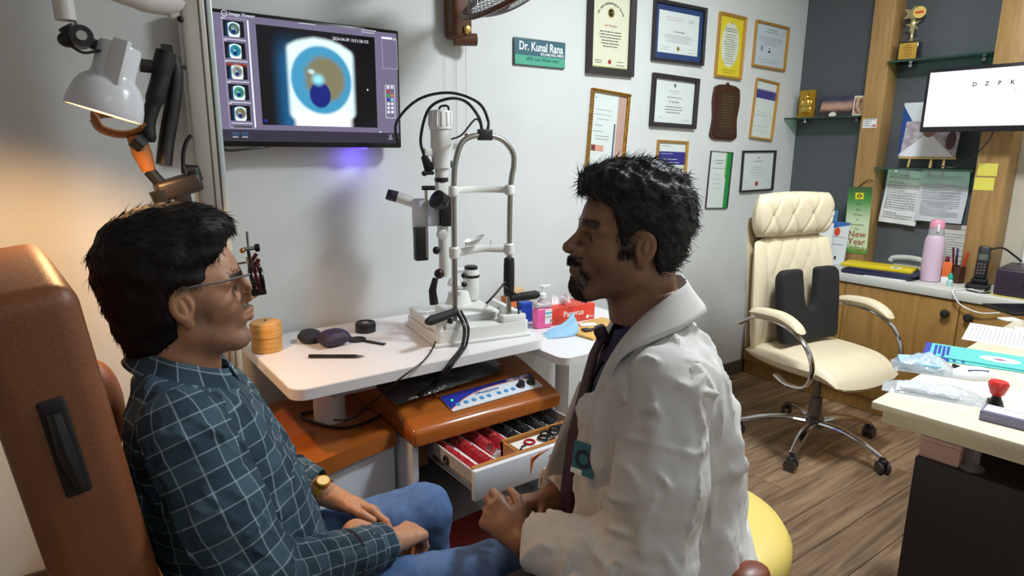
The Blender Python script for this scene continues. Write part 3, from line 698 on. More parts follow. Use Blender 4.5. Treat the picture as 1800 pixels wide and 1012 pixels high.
MB().cyl(tuple(FM @ Vector((0, 0, -.06))), tuple(FM @ Vector((0, 0, .02))), .022, n=14).build('hub', BRN, t)
back = FM @ Vector((0, 0, -.15))
MB().tube(bez([(0, -.06, .40), (.02, -.14, .38), tuple(back+Vector((-.02, .02, .06))), tuple(back)]), .025, 10).build('neck', BRN, t)
for dx, zl in ((-.015, -.50), (.03, -.42)):
    cpart = MB().tube([(dx, -.05, -.06), (dx, -.05, zl*.5), (dx, -.05, zl)], .0010, 5).build('pull_cord', mat('cord_grey', (176, 178, 180), .7), t)
    if dx > 0: MB().lathe([(.003, -.022), (.008, -.018), (.007, -.004), (.002, 0)], 10, T(dx, -.05, zl)).build('cord_bead', mat('maroon_bead', (110, 36, 40), .4), cpart)
# ------------------------------------------------------------------ things on the credenza
CZ = .7557
t = thing('steel_bottle', 'tall pale pink insulated bottle with pink cap on the counter', 'bottle', (3.735, -.965, CZ), 30)
PINK = mat('pale_pink_paint', (214, 186, 208), .35)
MB().lathe([(.040, 0), (.046, .004), (.047, .02), (.047, .20), (.043, .225), (.036, .243)], 28).build('body', PINK, t)
MB().lathe([(.036, .2435), (.0365, .25), (.034, .275), (.033, .278)], 28).build('collar', mat('grey_collar', (170, 170, 176), .35), t)
MB().lathe([(.034, .2785), (.035, .29), (.034, .31), (.028, .321), (.012, .324)], 24).build('cap', mat('cap_pink', (226, 150, 176), .4), t)
MB().rbox(-.045, -.032, -.006, .006, .262, .30, .003).build('latch', WHITE, t)
def folder(label, M, w, d, h, col, cat='folder'):
    t = thing('file_folder', label, cat, M=M, group='folders stacked on the counter')
    MB().rbox(-w/2, w/2, -d/2, d/2, 0, h, .002).build('cover', mat('cover_%d_%d_%d' % col, col, .5), t)
    MB().box(-w/2+.004, w/2+.001, -d/2+.006, d/2-.006, h*.15, h*.85).build('pages', PAPER, t)
    return t
FMX = Matrix.Translation((3.695, -.735, CZ+.0005)) @ Rz(8)
folder('dark navy thick folder at the bottom of the folder pile', FMX, .20, .34, .022, (36, 40, 66))
folder('dark blue folder in the middle of the folder pile', FMX @ T(.006, -.03, .0225) @ Rz(-3), .20, .33, .012, (44, 50, 78))
f = folder('bright yellow folder with white sticker on top of the pile', FMX @ T(.002, .012, .035) @ Rz(2) @ Rx(0), .16, .35, .016, (222, 196, 30))
MB().box(-.05, -.005, -.115, -.065, .0162, .0168).build('sticker', PAPER, f); MB().cyl((-.028, -.09, .0168), (-.028, -.09, .0171), .013, n=12).build('sticker_print', mat('sticker_blue', (90, 110, 150), .6), f)
tag(MB().rbox(3.575, 3.69, -.90, -.70, CZ, CZ+.004, .001).build('leaflet', mat('leaflet_white', (222, 226, 226), .4)), 'thin loose leaflets under the folders at the counter edge', 'paper')
tag(MB().box(3.60, 3.80, -1.06, -.905, CZ, CZ+.0012).build('loose_sheet', PAPER), 'white sheet lying under the pink bottle', 'paper') if False else None
# white desk phone behind folders
t = thing('desk_phone', 'white desk phone with curved handset behind the folders', 'telephone', (3.885, -.80, CZ), 0)
PHW = mat('phone_white', (206, 206, 200), .4)
MB().rbox(-.05, .07, -.09, .09, 0, .04, .008).build('base', PHW, t)
MB().tube(bez([(0, .105, .052), (0, .085, .072), (0, 0, .082), (0, -.075, .072), (0, -.10, .046)], 20), [.016]*3+[.012]*14+[.016]*4, 10).build('handset', PHW, t) if False else MB().tube(bez([(0, .105, .055), (0, .085, .075), (0, 0, .085), (0, -.075, .075), (0, -.10, .050)], 20), .014, 10).build('handset', PHW, t)
tag(MB().rbox(3.82, 3.885, -.925, -.915, CZ, CZ+.10, .002).build('blue_booklet', mat('booklet_blue', (46, 78, 130), .5)), 'thin blue booklet standing beside the phone', 'booklet')
# leaflets leaning at wall, left of green card
t = thing('brochure', 'white brochure with coloured column of little icons behind the office chair', 'brochure', M=FWALL(3.76, -.345, CZ+.001) @ Rz(12) @ Rx(-6))
quad('sheet', .11, .245, PAPER, t, T(), .001)
rr = random.Random(6)
for k in range(7): MB().box(-.052, -.030, -.0008, 0, .03+k*.029, .052+k*.029).build('icon', mat('icon_%d' % k, [(60, 60, 60), (190, 180, 170), (226, 110, 60), (150, 150, 160), (70, 90, 140), (226, 100, 50), (200, 60, 40)][k], .6), t)
t = thing('brochure', 'white brochure with blue top and red heart print behind the chair headrest', 'brochure', M=FWALL(3.79, -.425, CZ+.001) @ Rz(-4) @ Rx(-5))
def heart(nt, u, v, uv):
    c = mixc(nt, (v-(u-.5)*.12).gt(.88), RGB(224, 228, 232), RGB(60, 110, 186)); return mixc(nt, (((u-.38)/.16).pw(2.0)+((v-.76)/.10).pw(2.0)).lt(1), c, RGB(214, 72, 40))
quad('sheet', .115, .255, paint('heart_leaflet', heart), t, T(), .001)
mb = MB(); dashes(mb, rr, -.04, .045, .165, .002, -.0008); dashes(mb, rr, -.03, .04, .12, .0025, -.0008); mb.box(-.008, .004, -.0008, -.0002, .03, .05); mb.build('print', INK, t)['kind'] = 'stuff'
t = thing('brochure', 'blue topped leaflet standing furthest back near the corner', 'brochure', M=FWALL(3.90, -.29, CZ+.001) @ Rx(-3))
quad('sheet', .12, .31, mat('blue_leaflet', (92, 146, 196), .5), t, T(), .001)
# green new year card
t = thing('greeting_card', 'tall green hanging card with New Year 2024 lettering', 'card', M=FWALL(CX-.004, -.525, .835) @ Ry(-2))
def greenp(nt, u, v, uv):
    c = mixc(nt, v.sm(.45, .85), RGB(206, 224, 186), RGB(66, 140, 66)); c = mixc(nt, v.sm(.82, 1.0), c, RGB(60, 92, 58))
    n = node(nt, 'ShaderNodeTexNoise', Scale=14, Detail=3); nt.links.new(uv, n.inputs['Vector'])
    return mixc(nt, (v+X(nt, n.outputs['Fac'])*.2).sm(.24, .14), c, RGB(90, 150, 60))
quad('card', .135, .385, paint('green_card', greenp), t, T(), .001)
em = MB().box(-.024, .024, -.0009, -.0001, .315, .352).build('emblem', mat('emblem_yellow', (226, 214, 40), .6), t)
MB().prism([(-.016, .333), (0, .347), (.016, .333), (0, .321)], .001, .0013, FR).build('emblem_mark', INK, em)
MB().prism([(-.008, .333), (0, .340), (.008, .333), (0, .327)], .0014, .0016, FR).build('emblem_mark', mat('emblem_yellow', (226, 214, 40), .6), em)
RB = mat('rust_letter', (166, 76, 40), .6)
text('New', .052, RB, t, T(.004, -.0012, .112) @ Rx(90), bold=.0004); text('Year', .052, RB, t, T(.004, -.0012, .068) @ Rx(90), bold=.0004); text('2024', .040, mat('olive_letter', (150, 140, 40), .6), t, T(.01, -.0012, .025) @ Rx(90))
GI = mat('green_ink', (60, 96, 60), .7)
for s_, z_ in (('Our', .285), ('Best', .255), ('Wishes', .225), ('To', .197), ('Commence', .168), ('The', .142)): text(s_, .017, GI, t, T(0, -.0012, z_) @ Rx(90))
MB().tube(bez([(-.01, 0, .385), (.02, -.004, .41), (.05, -.012, .425), (.075, -.02, .418)]), .0025, 6).build('string', BLACK, t)
# pens, boxes
t = thing('pen_holder', 'dark wooden pen cup on the counter beside the pink bottle', 'pen cup', (3.80, -1.065, CZ), 0)
mb = MB().lathe([(.028, 0), (.034, .004), (.034, .088), (.029, .088), (.028, .01)], 20, caps=False); mb.cyl((0, 0, 0), (0, 0, .006), .03); mb.build('cup', DBF, t)
for k, (dx, dy, c_, lb, hh) in enumerate(((.008, -.016, (206, 52, 40), 'red capped pen leaning in the pen cup', .155), (.012, .012, (54, 66, 110), 'dark blue pen standing in the pen cup', .17), (-.012, .004, (40, 34, 36), 'black pen standing in the pen cup', .135), (-.004, .018, (96, 30, 36), 'maroon pen at the bottle side of the pen cup', .175))):
    p = thing('pen', lb, 'pen', (3.80+dx*.6, -1.065+dy*.6, CZ+.0065), 0, 'pens in the wooden cup')
    MB().cyl((0, 0, 0), (dx*.9, dy*.9, hh*.72), .0045, n=8).build('barrel', mat('pen_%d' % k, c_, .4), p)
    MB().cyl((dx*.9, dy*.9, hh*.72), (dx*1.2, dy*1.2, hh), .0058, .005, n=8).build('cap', mat('pen_%d' % k, c_, .4), p)
t = thing('medicine_box', 'orange and white upright carton beside the pink bottle', 'carton', (3.765, -1.028, CZ), 20)
MB().rbox(-.015, .015, -.02, .02, 0, .03, .001).build('lower_half', PAPER, t); MB().rbox(-.0152, .0152, -.0202, .0202, .03, .105, .001).build('upper_half', mat('carton_orange', (224, 108, 48), .5), t)
t = thing('medicine_box', 'slim white carton with red top close behind the pink bottle', 'carton', (3.80, -1.012, CZ), 20)
MB().rbox(-.012, .012, -.010, .010, 0, .10, .001).build('carton', PAPER, t); MB().rbox(-.0122, .0122, -.0102, .0102, .10, .13, .001).build('lid', mat('maroon_lid', (110, 34, 46), .5), t)
t = thing('dropper_bottle', 'tiny teal capped dropper bottle on the counter', 'bottle', (3.665, -1.085, CZ), 0)
MB().lathe([(.012, 0), (.0135, .003), (.0135, .028), (.007, .036)], 16).build('bottle', mat('pale_teal', (170, 214, 206), .4), t)
MB().lathe([(.009, .0362), (.011, .04), (.010, .052), (.005, .066), (.002, .068)], 14).build('cap', mat('teal_cap', (30, 176, 150), .4), t)
t = thing('cordless_phone', 'black cordless phone standing in its charging base', 'telephone', (3.74, -1.185, CZ), 12)
MB().rbox(-.055, .045, -.05, .05, 0, .022, .008).build('charging_base', BLACK, t); MB().rbox(-.005, .04, -.035, .035, .022, .045, .006).build('cradle', BLACK, t)
HM = T(.008, 0, .044) @ Ry(10)
hs = MB().rbox(-.012, .012, -.026, .026, 0, .165, .008, 3, HM).build('handset', mat('handset_black', (28, 28, 30), .35), t)
MB().rbox(-.0135, -.0118, -.019, .019, .095, .125, .0006, 1, HM).build('display', mat('lcd_grey', (92, 96, 92), .3), hs)
for r_ in range(4):
    for c_ in range(3): MB().rbox(-.0135, -.0118, -.017+c_*.013, -.009+c_*.013, .025+r_*.015, .034+r_*.015, .0005, 1, HM).build('key', mat('key_grey', (96, 80, 74), .5), hs)
t = thing('printer', 'dark purple black compact printer at the right end of the counter', 'printer', (3.76, -1.40, CZ), 6)
MB().rbox(-.13, .15, -.13, .13, 0, .13, .012, 3).build('body', mat('printer_dark', (46, 34, 50), .4), t)
MB().rbox(-.134, -.128, -.10, .02, .05, .07, .002).build('output_slot', BLACK, t)
MB().rbox(-.11, .10, -.125, .02, .131, .155, .006).build('paper_stack', PAPER, t)
def cable(name, label, pts, r, m, cat='cable', n=30): return tag(MB().tube(bez(pts, n), r, 6).build(name, m), label, cat)
cable('phone_cable', 'thin black cable looping from the cordless phone to the printer', [(3.77, -1.2, .95), (3.84, -1.23, .955), (3.88, -1.27, .92), (3.9, -1.30, .89)], .005, BLACK)
cable('white_cable', 'thin white cable hanging in a loop over the counter edge', [(3.66, -1.19, CZ+.004), (3.60, -1.16, CZ+.005), (3.53, -1.15, CZ+.002), (3.53, -1.19, .70), (3.535, -1.27, .675), (3.54, -1.35, .69)], .0035, WHITE)
cable('dark_cable', 'thin dark cable lying tangled on the counter in front of the phone', [(3.69, -1.15, CZ+.004), (3.62, -1.18, CZ+.004), (3.60, -1.24, CZ+.004), (3.64, -1.27, CZ+.004), (3.67, -1.235, CZ+.004)], .0035, BLACK)
cable('yellow_cable', 'yellow cable lying on the counter before the printer', [(3.70, -1.22, CZ+.003), (3.66, -1.25, CZ+.003), (3.60, -1.31, CZ+.003), (3.60, -1.40, CZ+.003), (3.58, -1.5, CZ+.003)], .003, mat('cable_yellow', (206, 186, 80), .5))

# ------------------------------------------------------------------ desk
DZ = .75
STONE = mat('cream_stone', (224, 214, 190), .22, noise=.05, nscale=14)
t = thing('desk', 'cream stone topped desk on dark pedestal with clear standoffs', 'desk', (1.775, -1.595, 0), 3.5)
def roundpoly(x0, x1, y0, y1, r, n=5):
    P = []
    for cx, cy, a in ((x1-r, y1-r, 0), (x0+r, y1-r, 90), (x0+r, y0+r, 180), (x1-r, y0+r, 270)):
        P += [(cx+r*math.cos(math.radians(a+90*k/n)), cy+r*math.sin(math.radians(a+90*k/n))) for k in range(n+1)]
    return P
MB().rbox(0, 1.42, -.95, 0, DZ-.022, DZ, .005).build('table_top', STONE, t)
MB().rbox(.028, 1.40, -.93, -.022, DZ-.062, DZ-.0225, .003).build('edge_build_up', STONE, t)
PED = mat('pedestal_dark', (42, 34, 34), .55, noise=.25, nscale=120)
MB().rbox(.08, .52, -.90, -.10, .0005, .60, .004).build('pedestal', PED, t)
MB().rbox(.95, 1.36, -.90, -.10, .0005, .60, .004).build('pedestal', PED, t)
ACR = mat('clear_acrylic', (225, 222, 226), .08, trans=.85, spec=.6)
for xx in (.12, .46, 1.0, 1.3):
    for yy in (-.22, -.55, -.82):
        MB().lathe([(.030, .6005), (.030, .606), (.017, .612), (.017, .676), (.024, .68), (.024, .687)], 18, T(xx, yy, 0)).build('standoff', ACR, t)
MB().rbox(.30, 1.3, -.075, -.06, .60, .66, .003).build('rail', mat('rail_dark', (86, 64, 50), .5), t)
t = thing('storage_box', 'small pale pink box on the dark desk pedestal', 'box', (1.925, -1.735, .6006), 3); MB().rbox(-.05, .05, -.05, .045, 0, .05, .003).build('carton', mat('pale_pink_box', (206, 170, 160), .6), t); MB().rbox(-.052, .052, -.052, .047, .0502, .062, .003).build('lid', mat('pale_pink_lid', (214, 184, 176), .6), t)
DM = T(1.775, -1.595, 0) @ Rz(3.5)
def desk_xy(px, py, z=DZ): return PZ(px, py, z)
# teal brochures
for k, (dx, dy, dz, rz, lb) in enumerate(((-.02, -.05, 0, 6, 'lower teal brochure peeking out under the other one'), (0, 0, .0035, 0, 'upper teal brochure with white oval emblem and blue end panel'))):
    p = desk_xy(1628, 604)
    M = T(p[0]+dx, p[1]+dy, DZ+.0004+dz) @ Rz(-72+rz)
    t = thing('brochure', lb, 'brochure', M=M, group='teal brochures on the desk')
    MB().box(0, .42, -.17, .0, 0, .003).build('sheet', mat('teal_print', (92, 186, 182), .4), t)
    MB().box(0, .018, -.17, 0, .003, .0033).build('edge_band', mat('blue_print', (48, 62, 158), .4), t)
    for q in range(4): MB().box(.028+q*.012, .036+q*.012, -.165+.03*(q % 2), -.02, .003, .0033).build('text_band', mat('blue_print', (48, 62, 158), .4), t)
    mb = MB(); mb.add([(.21+.055*math.cos(2*math.pi*i/24), -.09+.034*math.sin(2*math.pi*i/24), .0034) for i in range(24)], [tuple(range(24))]); o = mb.build('emblem', PAPER, t)
    MB().prism([(.185, -.09), (.21, -.075), (.235, -.09), (.21, -.105)], .0034, .0036).build('emblem_mark', mat('emblem_blue', (96, 110, 170), .6), o)
    MB().prism([(.197, -.09), (.21, -.082), (.223, -.09), (.21, -.098)], .0036, .0038).build('emblem_mark', mat('emblem_red', (186, 96, 110), .6), o)
    mb = MB(); rr = random.Random(3)
    for q in range(6): mb.box(.31+q*.008, .313+q*.008, -.15, -.15+rr.uniform(.04, .1), .003, .0033)
    mb.build('print', mat('teal_dark', (60, 130, 150), .5), t)['kind'] = 'stuff'
def flat_sheet(name, label, x, y, z, w, h, rz, m, lines=0, seed=0, cat='paper', group=None, th=.0008, dens=.012):
    t = thing(name, label, cat, M=T(x, y, z) @ Rz(rz), group=group)
    MB().box(-w/2, w/2, -h/2, h/2, 0, th).build('paper', m, t)
    if lines:
        r = random.Random(seed); mb = MB(); yy = h*.42
        while yy > -h*.42: dashes2(mb, r, -w*.42, w*.42*(1 if r.random() > .3 else .5), yy, dens*.22, th); yy -= dens
        mb.build('print', GREYINK, t)['kind'] = 'stuff'
    return t
def dashes2(mb, rnd, x0, x1, y, h, z):
    x = x0
    while x < x1-h:
        w = min(rnd.uniform(2, 6)*h, x1-x); mb.box(x, x+w, y-h/2, y+h/2, z, z+.0003); x += w+h
p = desk_xy(1740, 598); flat_sheet('printed_sheet', 'printed white sheet lying behind the teal brochures', p[0]+.10, p[1], DZ+.0003, .30, .21, 14, PAPER, 1, 4)
p = desk_xy(1800, 672); flat_sheet('plain_sheet', 'blank white sheet at the right edge beside the stamp', p[0]+.03, p[1]-.03, DZ+.0003, .12, .10, 35, PAPER)
p = desk_xy(1775, 562); flat_sheet('small_slip', 'folded white slip near the black keyboard', p[0], p[1], DZ+.0003, .07, .05, -30, PAPER, th=.004)
p = desk_xy(1798, 580); flat_sheet('small_slip', 'white slip at the far right behind the printed sheet', p[0], p[1], DZ+.0003, .06, .05, 20, PAPER, th=.004)
p = desk_xy(1785, 548); t = thing('tablet_stand', 'black flat tablet lying on the far end of the desk', 'tablet', (p[0]+.06, p[1]-.02, DZ+.0004), -35)
MB().rbox(-.13, .13, -.09, .09, .0, .012, .004).build('body', BLACK, t); MB().rbox(-.12, .12, -.08, .08, .0121, .0128, .0002, 1).build('screen', mat('dark_glass', (24, 24, 30), .1), t)
a, b = desk_xy(1675, 645), desk_xy(1738, 668); t = thing('pen', 'wooden pen with black tip beside the teal brochures', 'pen', (0, 0, 0))
a = Vector((a[0], a[1], DZ+.0062)); b = Vector((b[0], b[1], DZ+.0062)); m1 = a+(b-a)*.3
MB().cyl(m1, b, .0055, n=10).build('barrel', mat('pen_wood', (190, 146, 84), .4), t); MB().cyl(a, m1, .006, .0055, n=10).build('grip', BLACK, t)
# sealed packs, mask, mouse-like device
BAG = mat('plastic_film', (226, 232, 238), .12, trans=.55, alpha=.75, spec=.8, bump=.4, bscale=70)
def pillow(mb, w, d, h, wr, seed, M=None, n=22):
    r = random.Random(seed); ph = [r.uniform(0, 6) for _ in range(6)]
    def hgt(u, v):
        e = (1-abs(2*u-1)**4)*(1-abs(2*v-1)**4)
        return h*e*(.75+.25*math.sin(u*7+ph[0])*math.sin(v*6+ph[1]))+wr*e*math.sin(u*23+ph[2]+4*v)*math.sin(v*17+ph[3]-3*u)
    mb.grid(lambda u, v: ((u-.5)*w, (v-.5)*d, max(.0006, hgt(u, v))), n, n, M); mb.grid(lambda u, v: ((.5-u)*w, (v-.5)*d, 0), 2, 2, M); return mb
p = desk_xy(1640, 692); t = thing('sealed_packet', 'white sealed plastic packet lying at the near edge of the desk', 'packet', (p[0], p[1], DZ+.0005), -68)
pillow(MB(), .25, .10, .030, .004, 2).build('film', BAG, t); MB().rbox(-.09, .06, -.03, .03, .002, .014, .004).build('contents', mat('packet_white', (232, 236, 242), .5), t)
p = desk_xy(1622, 648); t = thing('mask_pack', 'clear pack of pale blue face masks on the desk', 'packet', (p[0], p[1], DZ+.0005), -62)
pillow(MB(), .17, .12, .05, .006, 5).build('film', BAG, t); MB().rbox(-.07, .05, -.045, .045, .002, .028, .008).build('masks', mat('mask_blue', (150, 196, 222), .6), t)
p = desk_xy(1710, 663); t = thing('white_device', 'smooth white oval device with blue line beside the mask pack', 'device', (p[0], p[1], DZ+.0005), -40)
MB().grid(lambda u, v: (.065*math.cos(2*math.pi*u)*math.sin(math.pi/2*(1-v)+.001)**.6, .035*math.sin(2*math.pi*u)*math.sin(math.pi/2*(1-v)+.001)**.6, .032*math.sin(math.pi/2*v)), 28, 8).build('shell', mat('device_white', (232, 234, 238), .25), t)
MB().tube([(-.03, -.020, .0285), (0, -.021, .0295), (.03, -.02, .0275)], .002, 6).build('line', mat('line_blue', (70, 90, 130), .4), t)
p = desk_xy(1715, 683); flat_sheet('printed_card', 'white card with red print partly under the packets', p[0], p[1], DZ+.0002, .09, .10, -20, PAPER)
p = desk_xy(1748, 718); t = thing('rubber_stamp', 'black rubber stamp with red bulb handle', 'stamp', (p[0], p[1], DZ+.0004), 20)
MB().rbox(-.035, .035, -.018, .018, 0, .018, .004).build('foot', BLACK, t); MB().lathe([(.016, .018), (.012, .028), (.010, .036)], 16).build('neck', BLACK, t)
MB().lathe([(.010, .0362), (.016, .042), (.0225, .062), (.024, .07), (.020, .077), (.010, .080)], 22).build('handle', mat('stamp_red', (196, 40, 36), .3), t)
p = desk_xy(1768, 742); t = thing('card_box', 'clear purple tinted box of visiting cards at the desk edge', 'box', (p[0], p[1], DZ+.0004), -82)
MB().rbox(-.052, .052, -.032, .032, 0, .026, .002).build('case', mat('case_lilac', (150, 146, 180), .15, trans=.35), t); MB().rbox(-.046, .046, -.027, .027, .0262, .0275, .0004, 1).build('top_card', mat('card_lilac', (206, 206, 226), .4), t)
o = MB().box(-.046, .046, .012, .013, .0275, .0279).build('card_line', mat('card_line', (150, 60, 110), .5), t); MB().rbox(.0525, .075, -.032, .032, 0, .024, .002).build('blue_lid', mat('lid_blue', (44, 54, 110), .3), t)

# ------------------------------------------------------------------ office chair
CREAM = mat('cream_leather', (226, 212, 182), .42, bump=.12, bscale=220)
t = thing('office_chair', 'cream leather high back office chair with chrome arms and base', 'chair', (2.935, -.85, 0), -9)
# local: seat faces -y
for k in range(5):
    a = math.radians(90+72*k-30); c, s = math.cos(a), math.sin(a)
    leg = MB().tube(bez([(c*.03, s*.03, .125), (c*.14, s*.14, .128), (c*.25, s*.25, .105), (c*.335, s*.335, .075)], 12), [.020]*4+[.018]*5+[.016]*4, 10, flat=(.7, 1.2)).build('base_leg', CHROME, t)
    x, y = c*.345, s*.345; w = MB()
    b = a+1.1+k; bx, by = math.cos(b), math.sin(b)
    for q in (-1, 1): w.cyl((x+bx*.024*q, y+by*.024*q, .0285), (x+bx*.008*q, y+by*.008*q, .0285), .028, n=18)
    w.build('castor', mat('castor_grey', (64, 60, 58), .4), t)
    MB().lathe([(.012, .045), (.022, .052), (.020, .062), (.008, .068), (.008, .075)], 12, T(x, y, 0)).build('castor_hood', BLACK, t)
MB().lathe([(.045, .10), (.045, .145), (.030, .155), (.028, .25), (.018, .252), (.018, .375)], 20).build('gas_column', mat('column_grey', (120, 118, 116), .3, .6), t)
MB().rbox(-.09, .09, -.11, .11, .375, .41, .01).build('tilt_mechanism', BLACK, t)
MB().tube([(.08, -.02, .39), (.2, -.03, .385), (.25, -.04, .38)], .006, 8).build('tilt_lever', BLACK, t)
def pad(w, d, h, nu, nv, fn, pw=3.2, rnd_=.16):
    """closed cushion: u across, v along; fn(x, y, z, u, v, side) places it"""
    mb = MB()
    for side in (1, -1):
        def f(u, v):
            if side < 0: u = 1-u
            a_, b_ = 2*u-1, 2*v-1
            e = max(0, 1-abs(2*u-1)**pw)**(1/2.4)*max(0, 1-abs(2*v-1)**pw)**(1/2.4)
            return fn(a_*math.sqrt(1-rnd_*b_*b_)*w/2, b_*math.sqrt(1-rnd_*a_*a_)*d/2, side*h/2*e, u, v, side)
        mb.grid(f, nu, nv)
    return mb
def seatf(x, y, z, u, v, s):
    g = 0
    if s > 0: g = -.006*math.exp(-((abs(x)-.19)/.012)**2)
    return (x*(1-.10*max(0, -y)/.25), y-.0, .448+z+g-(.05*max(0, (-y-.12)/.14)**2)+.02*max(0, abs(x)/.26-.6))
pad(.53, .54, .115, 36, 36, seatf).build('seat', CREAM, t, sharp=80)
def backshape(z):  # y position of the back plane and lean
    return .235+.10*(z-.45)+.03*math.sin((z-.45)/.75*math.pi)*-1
def lower(x, y, z, u, v, s):
    zz = .735+y; g = 0
    if s > 0:
        for q in ((x+y*.8), (x-y*.8)): 
            pass
        k = abs(((x/.105)+(y/.16)) % 1-.5); k2 = abs(((x/.105)-(y/.16)) % 1-.5)
        if abs(x) < .17 and y > .05: g = -.006*(math.exp(-((.5-k)/.07)**2)+math.exp(-((.5-k2)/.07)**2))*min(1, (y-.05)/.05)
        g -= .008*math.exp(-((abs(x)-.185)/.012)**2)
    return (x, backshape(zz)-(z+g)+.0-.10*abs(x/.25)**2.4*.35, zz)
pad(.57, .56, .085, 48, 48, lower).build('backrest', CREAM, t, sharp=80)
def head(x, y, z, u, v, s):
    zz = 1.115+y; g = 0
    if s > 0:
        k = abs(((x/.14)+(y/.22)+.25) % 1-.5); k2 = abs(((x/.14)-(y/.22)+.25) % 1-.5)
        g = -.010*(math.exp(-((.5-k)/.05)**2)+math.exp(-((.5-k2)/.05)**2))
    return (x*(.92+.08*math.cos(y*10)), backshape(1.1)-.022-(z+g)-.03*abs(x/.25)**2.4, zz)
pad(.54, .22, .12, 56, 40, head, 3.6).build('headrest', CREAM, t, sharp=80)
pad(.54, .68, .03, 20, 30, lambda x, y, z, u, v, s: (x, backshape(.8+y)+.042-z-.03*abs(x/.25)**2.4, .78+y)).build('back_shell', mat('cream_shell', (196, 182, 152), .5), t, sharp=80)
for sgn in (-1, 1):
    X0 = .31*sgn
    path = bez([(X0*.98, .235, .60), (X0, .13, .655), (X0, -.02, .652), (X0, -.135, .60), (X0, -.19, .50), (X0, -.165, .41), (X0*.96, -.06, .385), (X0*.86, .03, .395)], 42)
    MB().tube(path, .013, 10, flat=(.62, 1.15)).build('arm_frame', CHROME, t)
    pad(.062, .30, .045, 10, 24, lambda x, y, z, u, v, s: (X0+x, .02+y, .688+z-.05*max(0, (-y)/.15)**2-.012*max(0, y/.15)**2), 4).build('arm_pad', CREAM, t, sharp=80)
# black lumbar cushion with a slot
t = thing('lumbar_cushion', 'black wedge cushion with a slot cut in its top on the chair', 'cushion', M=T(2.935, -.85, 0) @ Rz(-9) @ T(-.005, .105, .513) @ Rx(-7))
oc = []
def arc(cx, cy, r, a0, a1, n=6): return [(cx+r*math.cos(math.radians(a0+(a1-a0)*k/n)), cy+r*math.sin(math.radians(a0+(a1-a0)*k/n))) for k in range(n+1)]
out = arc(.165, .03, .03, -90, 0)+[(.205, .2)]+arc(.155, .305, .05, 0, 90)+arc(.075, .335, .02, 90, 180)+[(.045, .22)]+arc(0, .20, .040, 0, -180)+[(-.045, .22)]+arc(-.075, .335, .02, 0, 90)+arc(-.155, .305, .05, 90, 180)+[(-.205, .2)]+arc(-.165, .03, .03, 180, 270)
bm = bmesh.new(); vv = [bm.verts.new((x, 0, z)) for x, z in out]; f = bm.faces.new(vv)
ex = bmesh.ops.extrude_face_region(bm, geom=[f]); bmesh.ops.translate(bm, vec=(0, -.052, 0), verts=[q for q in ex['geom'] if isinstance(q, bmesh.types.BMVert)])
bmesh.ops.recalc_face_normals(bm, faces=bm.faces[:])
bmesh.ops.bevel(bm, geom=[e for e in bm.edges if abs(e.calc_face_angle(0)) > 1.0], offset=.016, segments=4, affect='EDGES', profile=.5)
me = bpy.data.meshes.new('foam_body'); bm.to_mesh(me); bm.free(); me.materials.append(mat('black_fabric', (26, 26, 28), .85, bump=.25, bscale=300)); me.polygons.foreach_set('use_smooth', [True]*len(me.polygons)); me.set_sharp_from_angle(angle=math.radians(50))
put('foam_body', me, t)
# ------------------------------------------------------------------ refraction unit: console, ledge, cabinet
BROWN = mat('brown_gloss', (156, 86, 32), .22, coat=.3, noise=.06, nscale=4)
WCAB = mat('white_cabinet', (206, 212, 224), .4)
t = thing('refraction_console', 'orange brown instrument console with control panel and open drawer', 'console')
def sideprism(poly, x0, x1):    # poly in (y, z)
    n = len(poly)
    return [(x0, y, z) for y, z in poly]+[(x1, y, z) for y, z in poly], [(i, (i+1) % n, n+(i+1) % n, n+i) for i in range(n)]+[tuple(range(n-1, -1, -1)), tuple(range(n, 2*n))]
prof = [(-.10, .505), (-.685, .505), (-.694, .512), (-.694, .548), (-.688, .558), (-.676, .566), (-.66, .570), (-.46, .626), (-.43, .632), (-.10, .640)]
bm = bmesh.new(); vs, fs = sideprism(prof, .835, 1.435); bv = [bm.verts.new(q) for q in vs]
for q in fs: bm.faces.new([bv[i] for i in q])
bmesh.ops.recalc_face_normals(bm, faces=bm.faces[:])
bmesh.ops.bevel(bm, geom=[e for e in bm.edges if e.calc_face_angle(0) > 1.2], offset=.02, segments=4, affect='EDGES', profile=.5)
me = bpy.data.meshes.new('console_top'); bm.to_mesh(me); bm.free(); me.materials.append(BROWN); me.polygons.foreach_set('use_smooth', [True]*len(me.polygons)); me.set_sharp_from_angle(angle=math.radians(40))
put('console_top', me, t)
# control panel lies on the slope
sl = math.degrees(math.atan2(.056, .20))
PM = T(1.0, -.652, .5725) @ Rx(sl) @ Rz(1.5)
pw, pd = .385, .088
pn = MB().rbox(0, pw, 0, pd, .0, .006, .002, 2, PM).build('control_panel', mat('panel_white', (214, 220, 228), .3), t)
cv = [(0, pd-.002)]+[(pw*k/16, pd*float(np.interp(k/16, [0, .08, .18, .3, .42, .55, .75, 1], [.12, .30, .52, .68, .77, .80, .78, .68]))) for k in range(17)]+[(pw, pd-.002)]
MB().prism([(x, min(y, pd-.003)) for x, y in cv][::-1], .0061, .0066, PM).build('blue_field', mat('panel_blue', (44, 52, 160), .3), pn)
MB().tube([tuple(PM @ Vector((x, min(y, pd-.003)-.0015, .0066))) for x, y in cv[1:-1]], .0012, 5).build('orange_line', mat('panel_orange', (226, 130, 40), .4), pn)
MB().cyl(tuple(PM @ Vector((.028, .052, .006))), tuple(PM @ Vector((.028, .052, .0085))), .004, n=10).build('indicator', mat('green_led', (20, 120, 40), .3, emit=(40, 255, 90), es=3), pn)
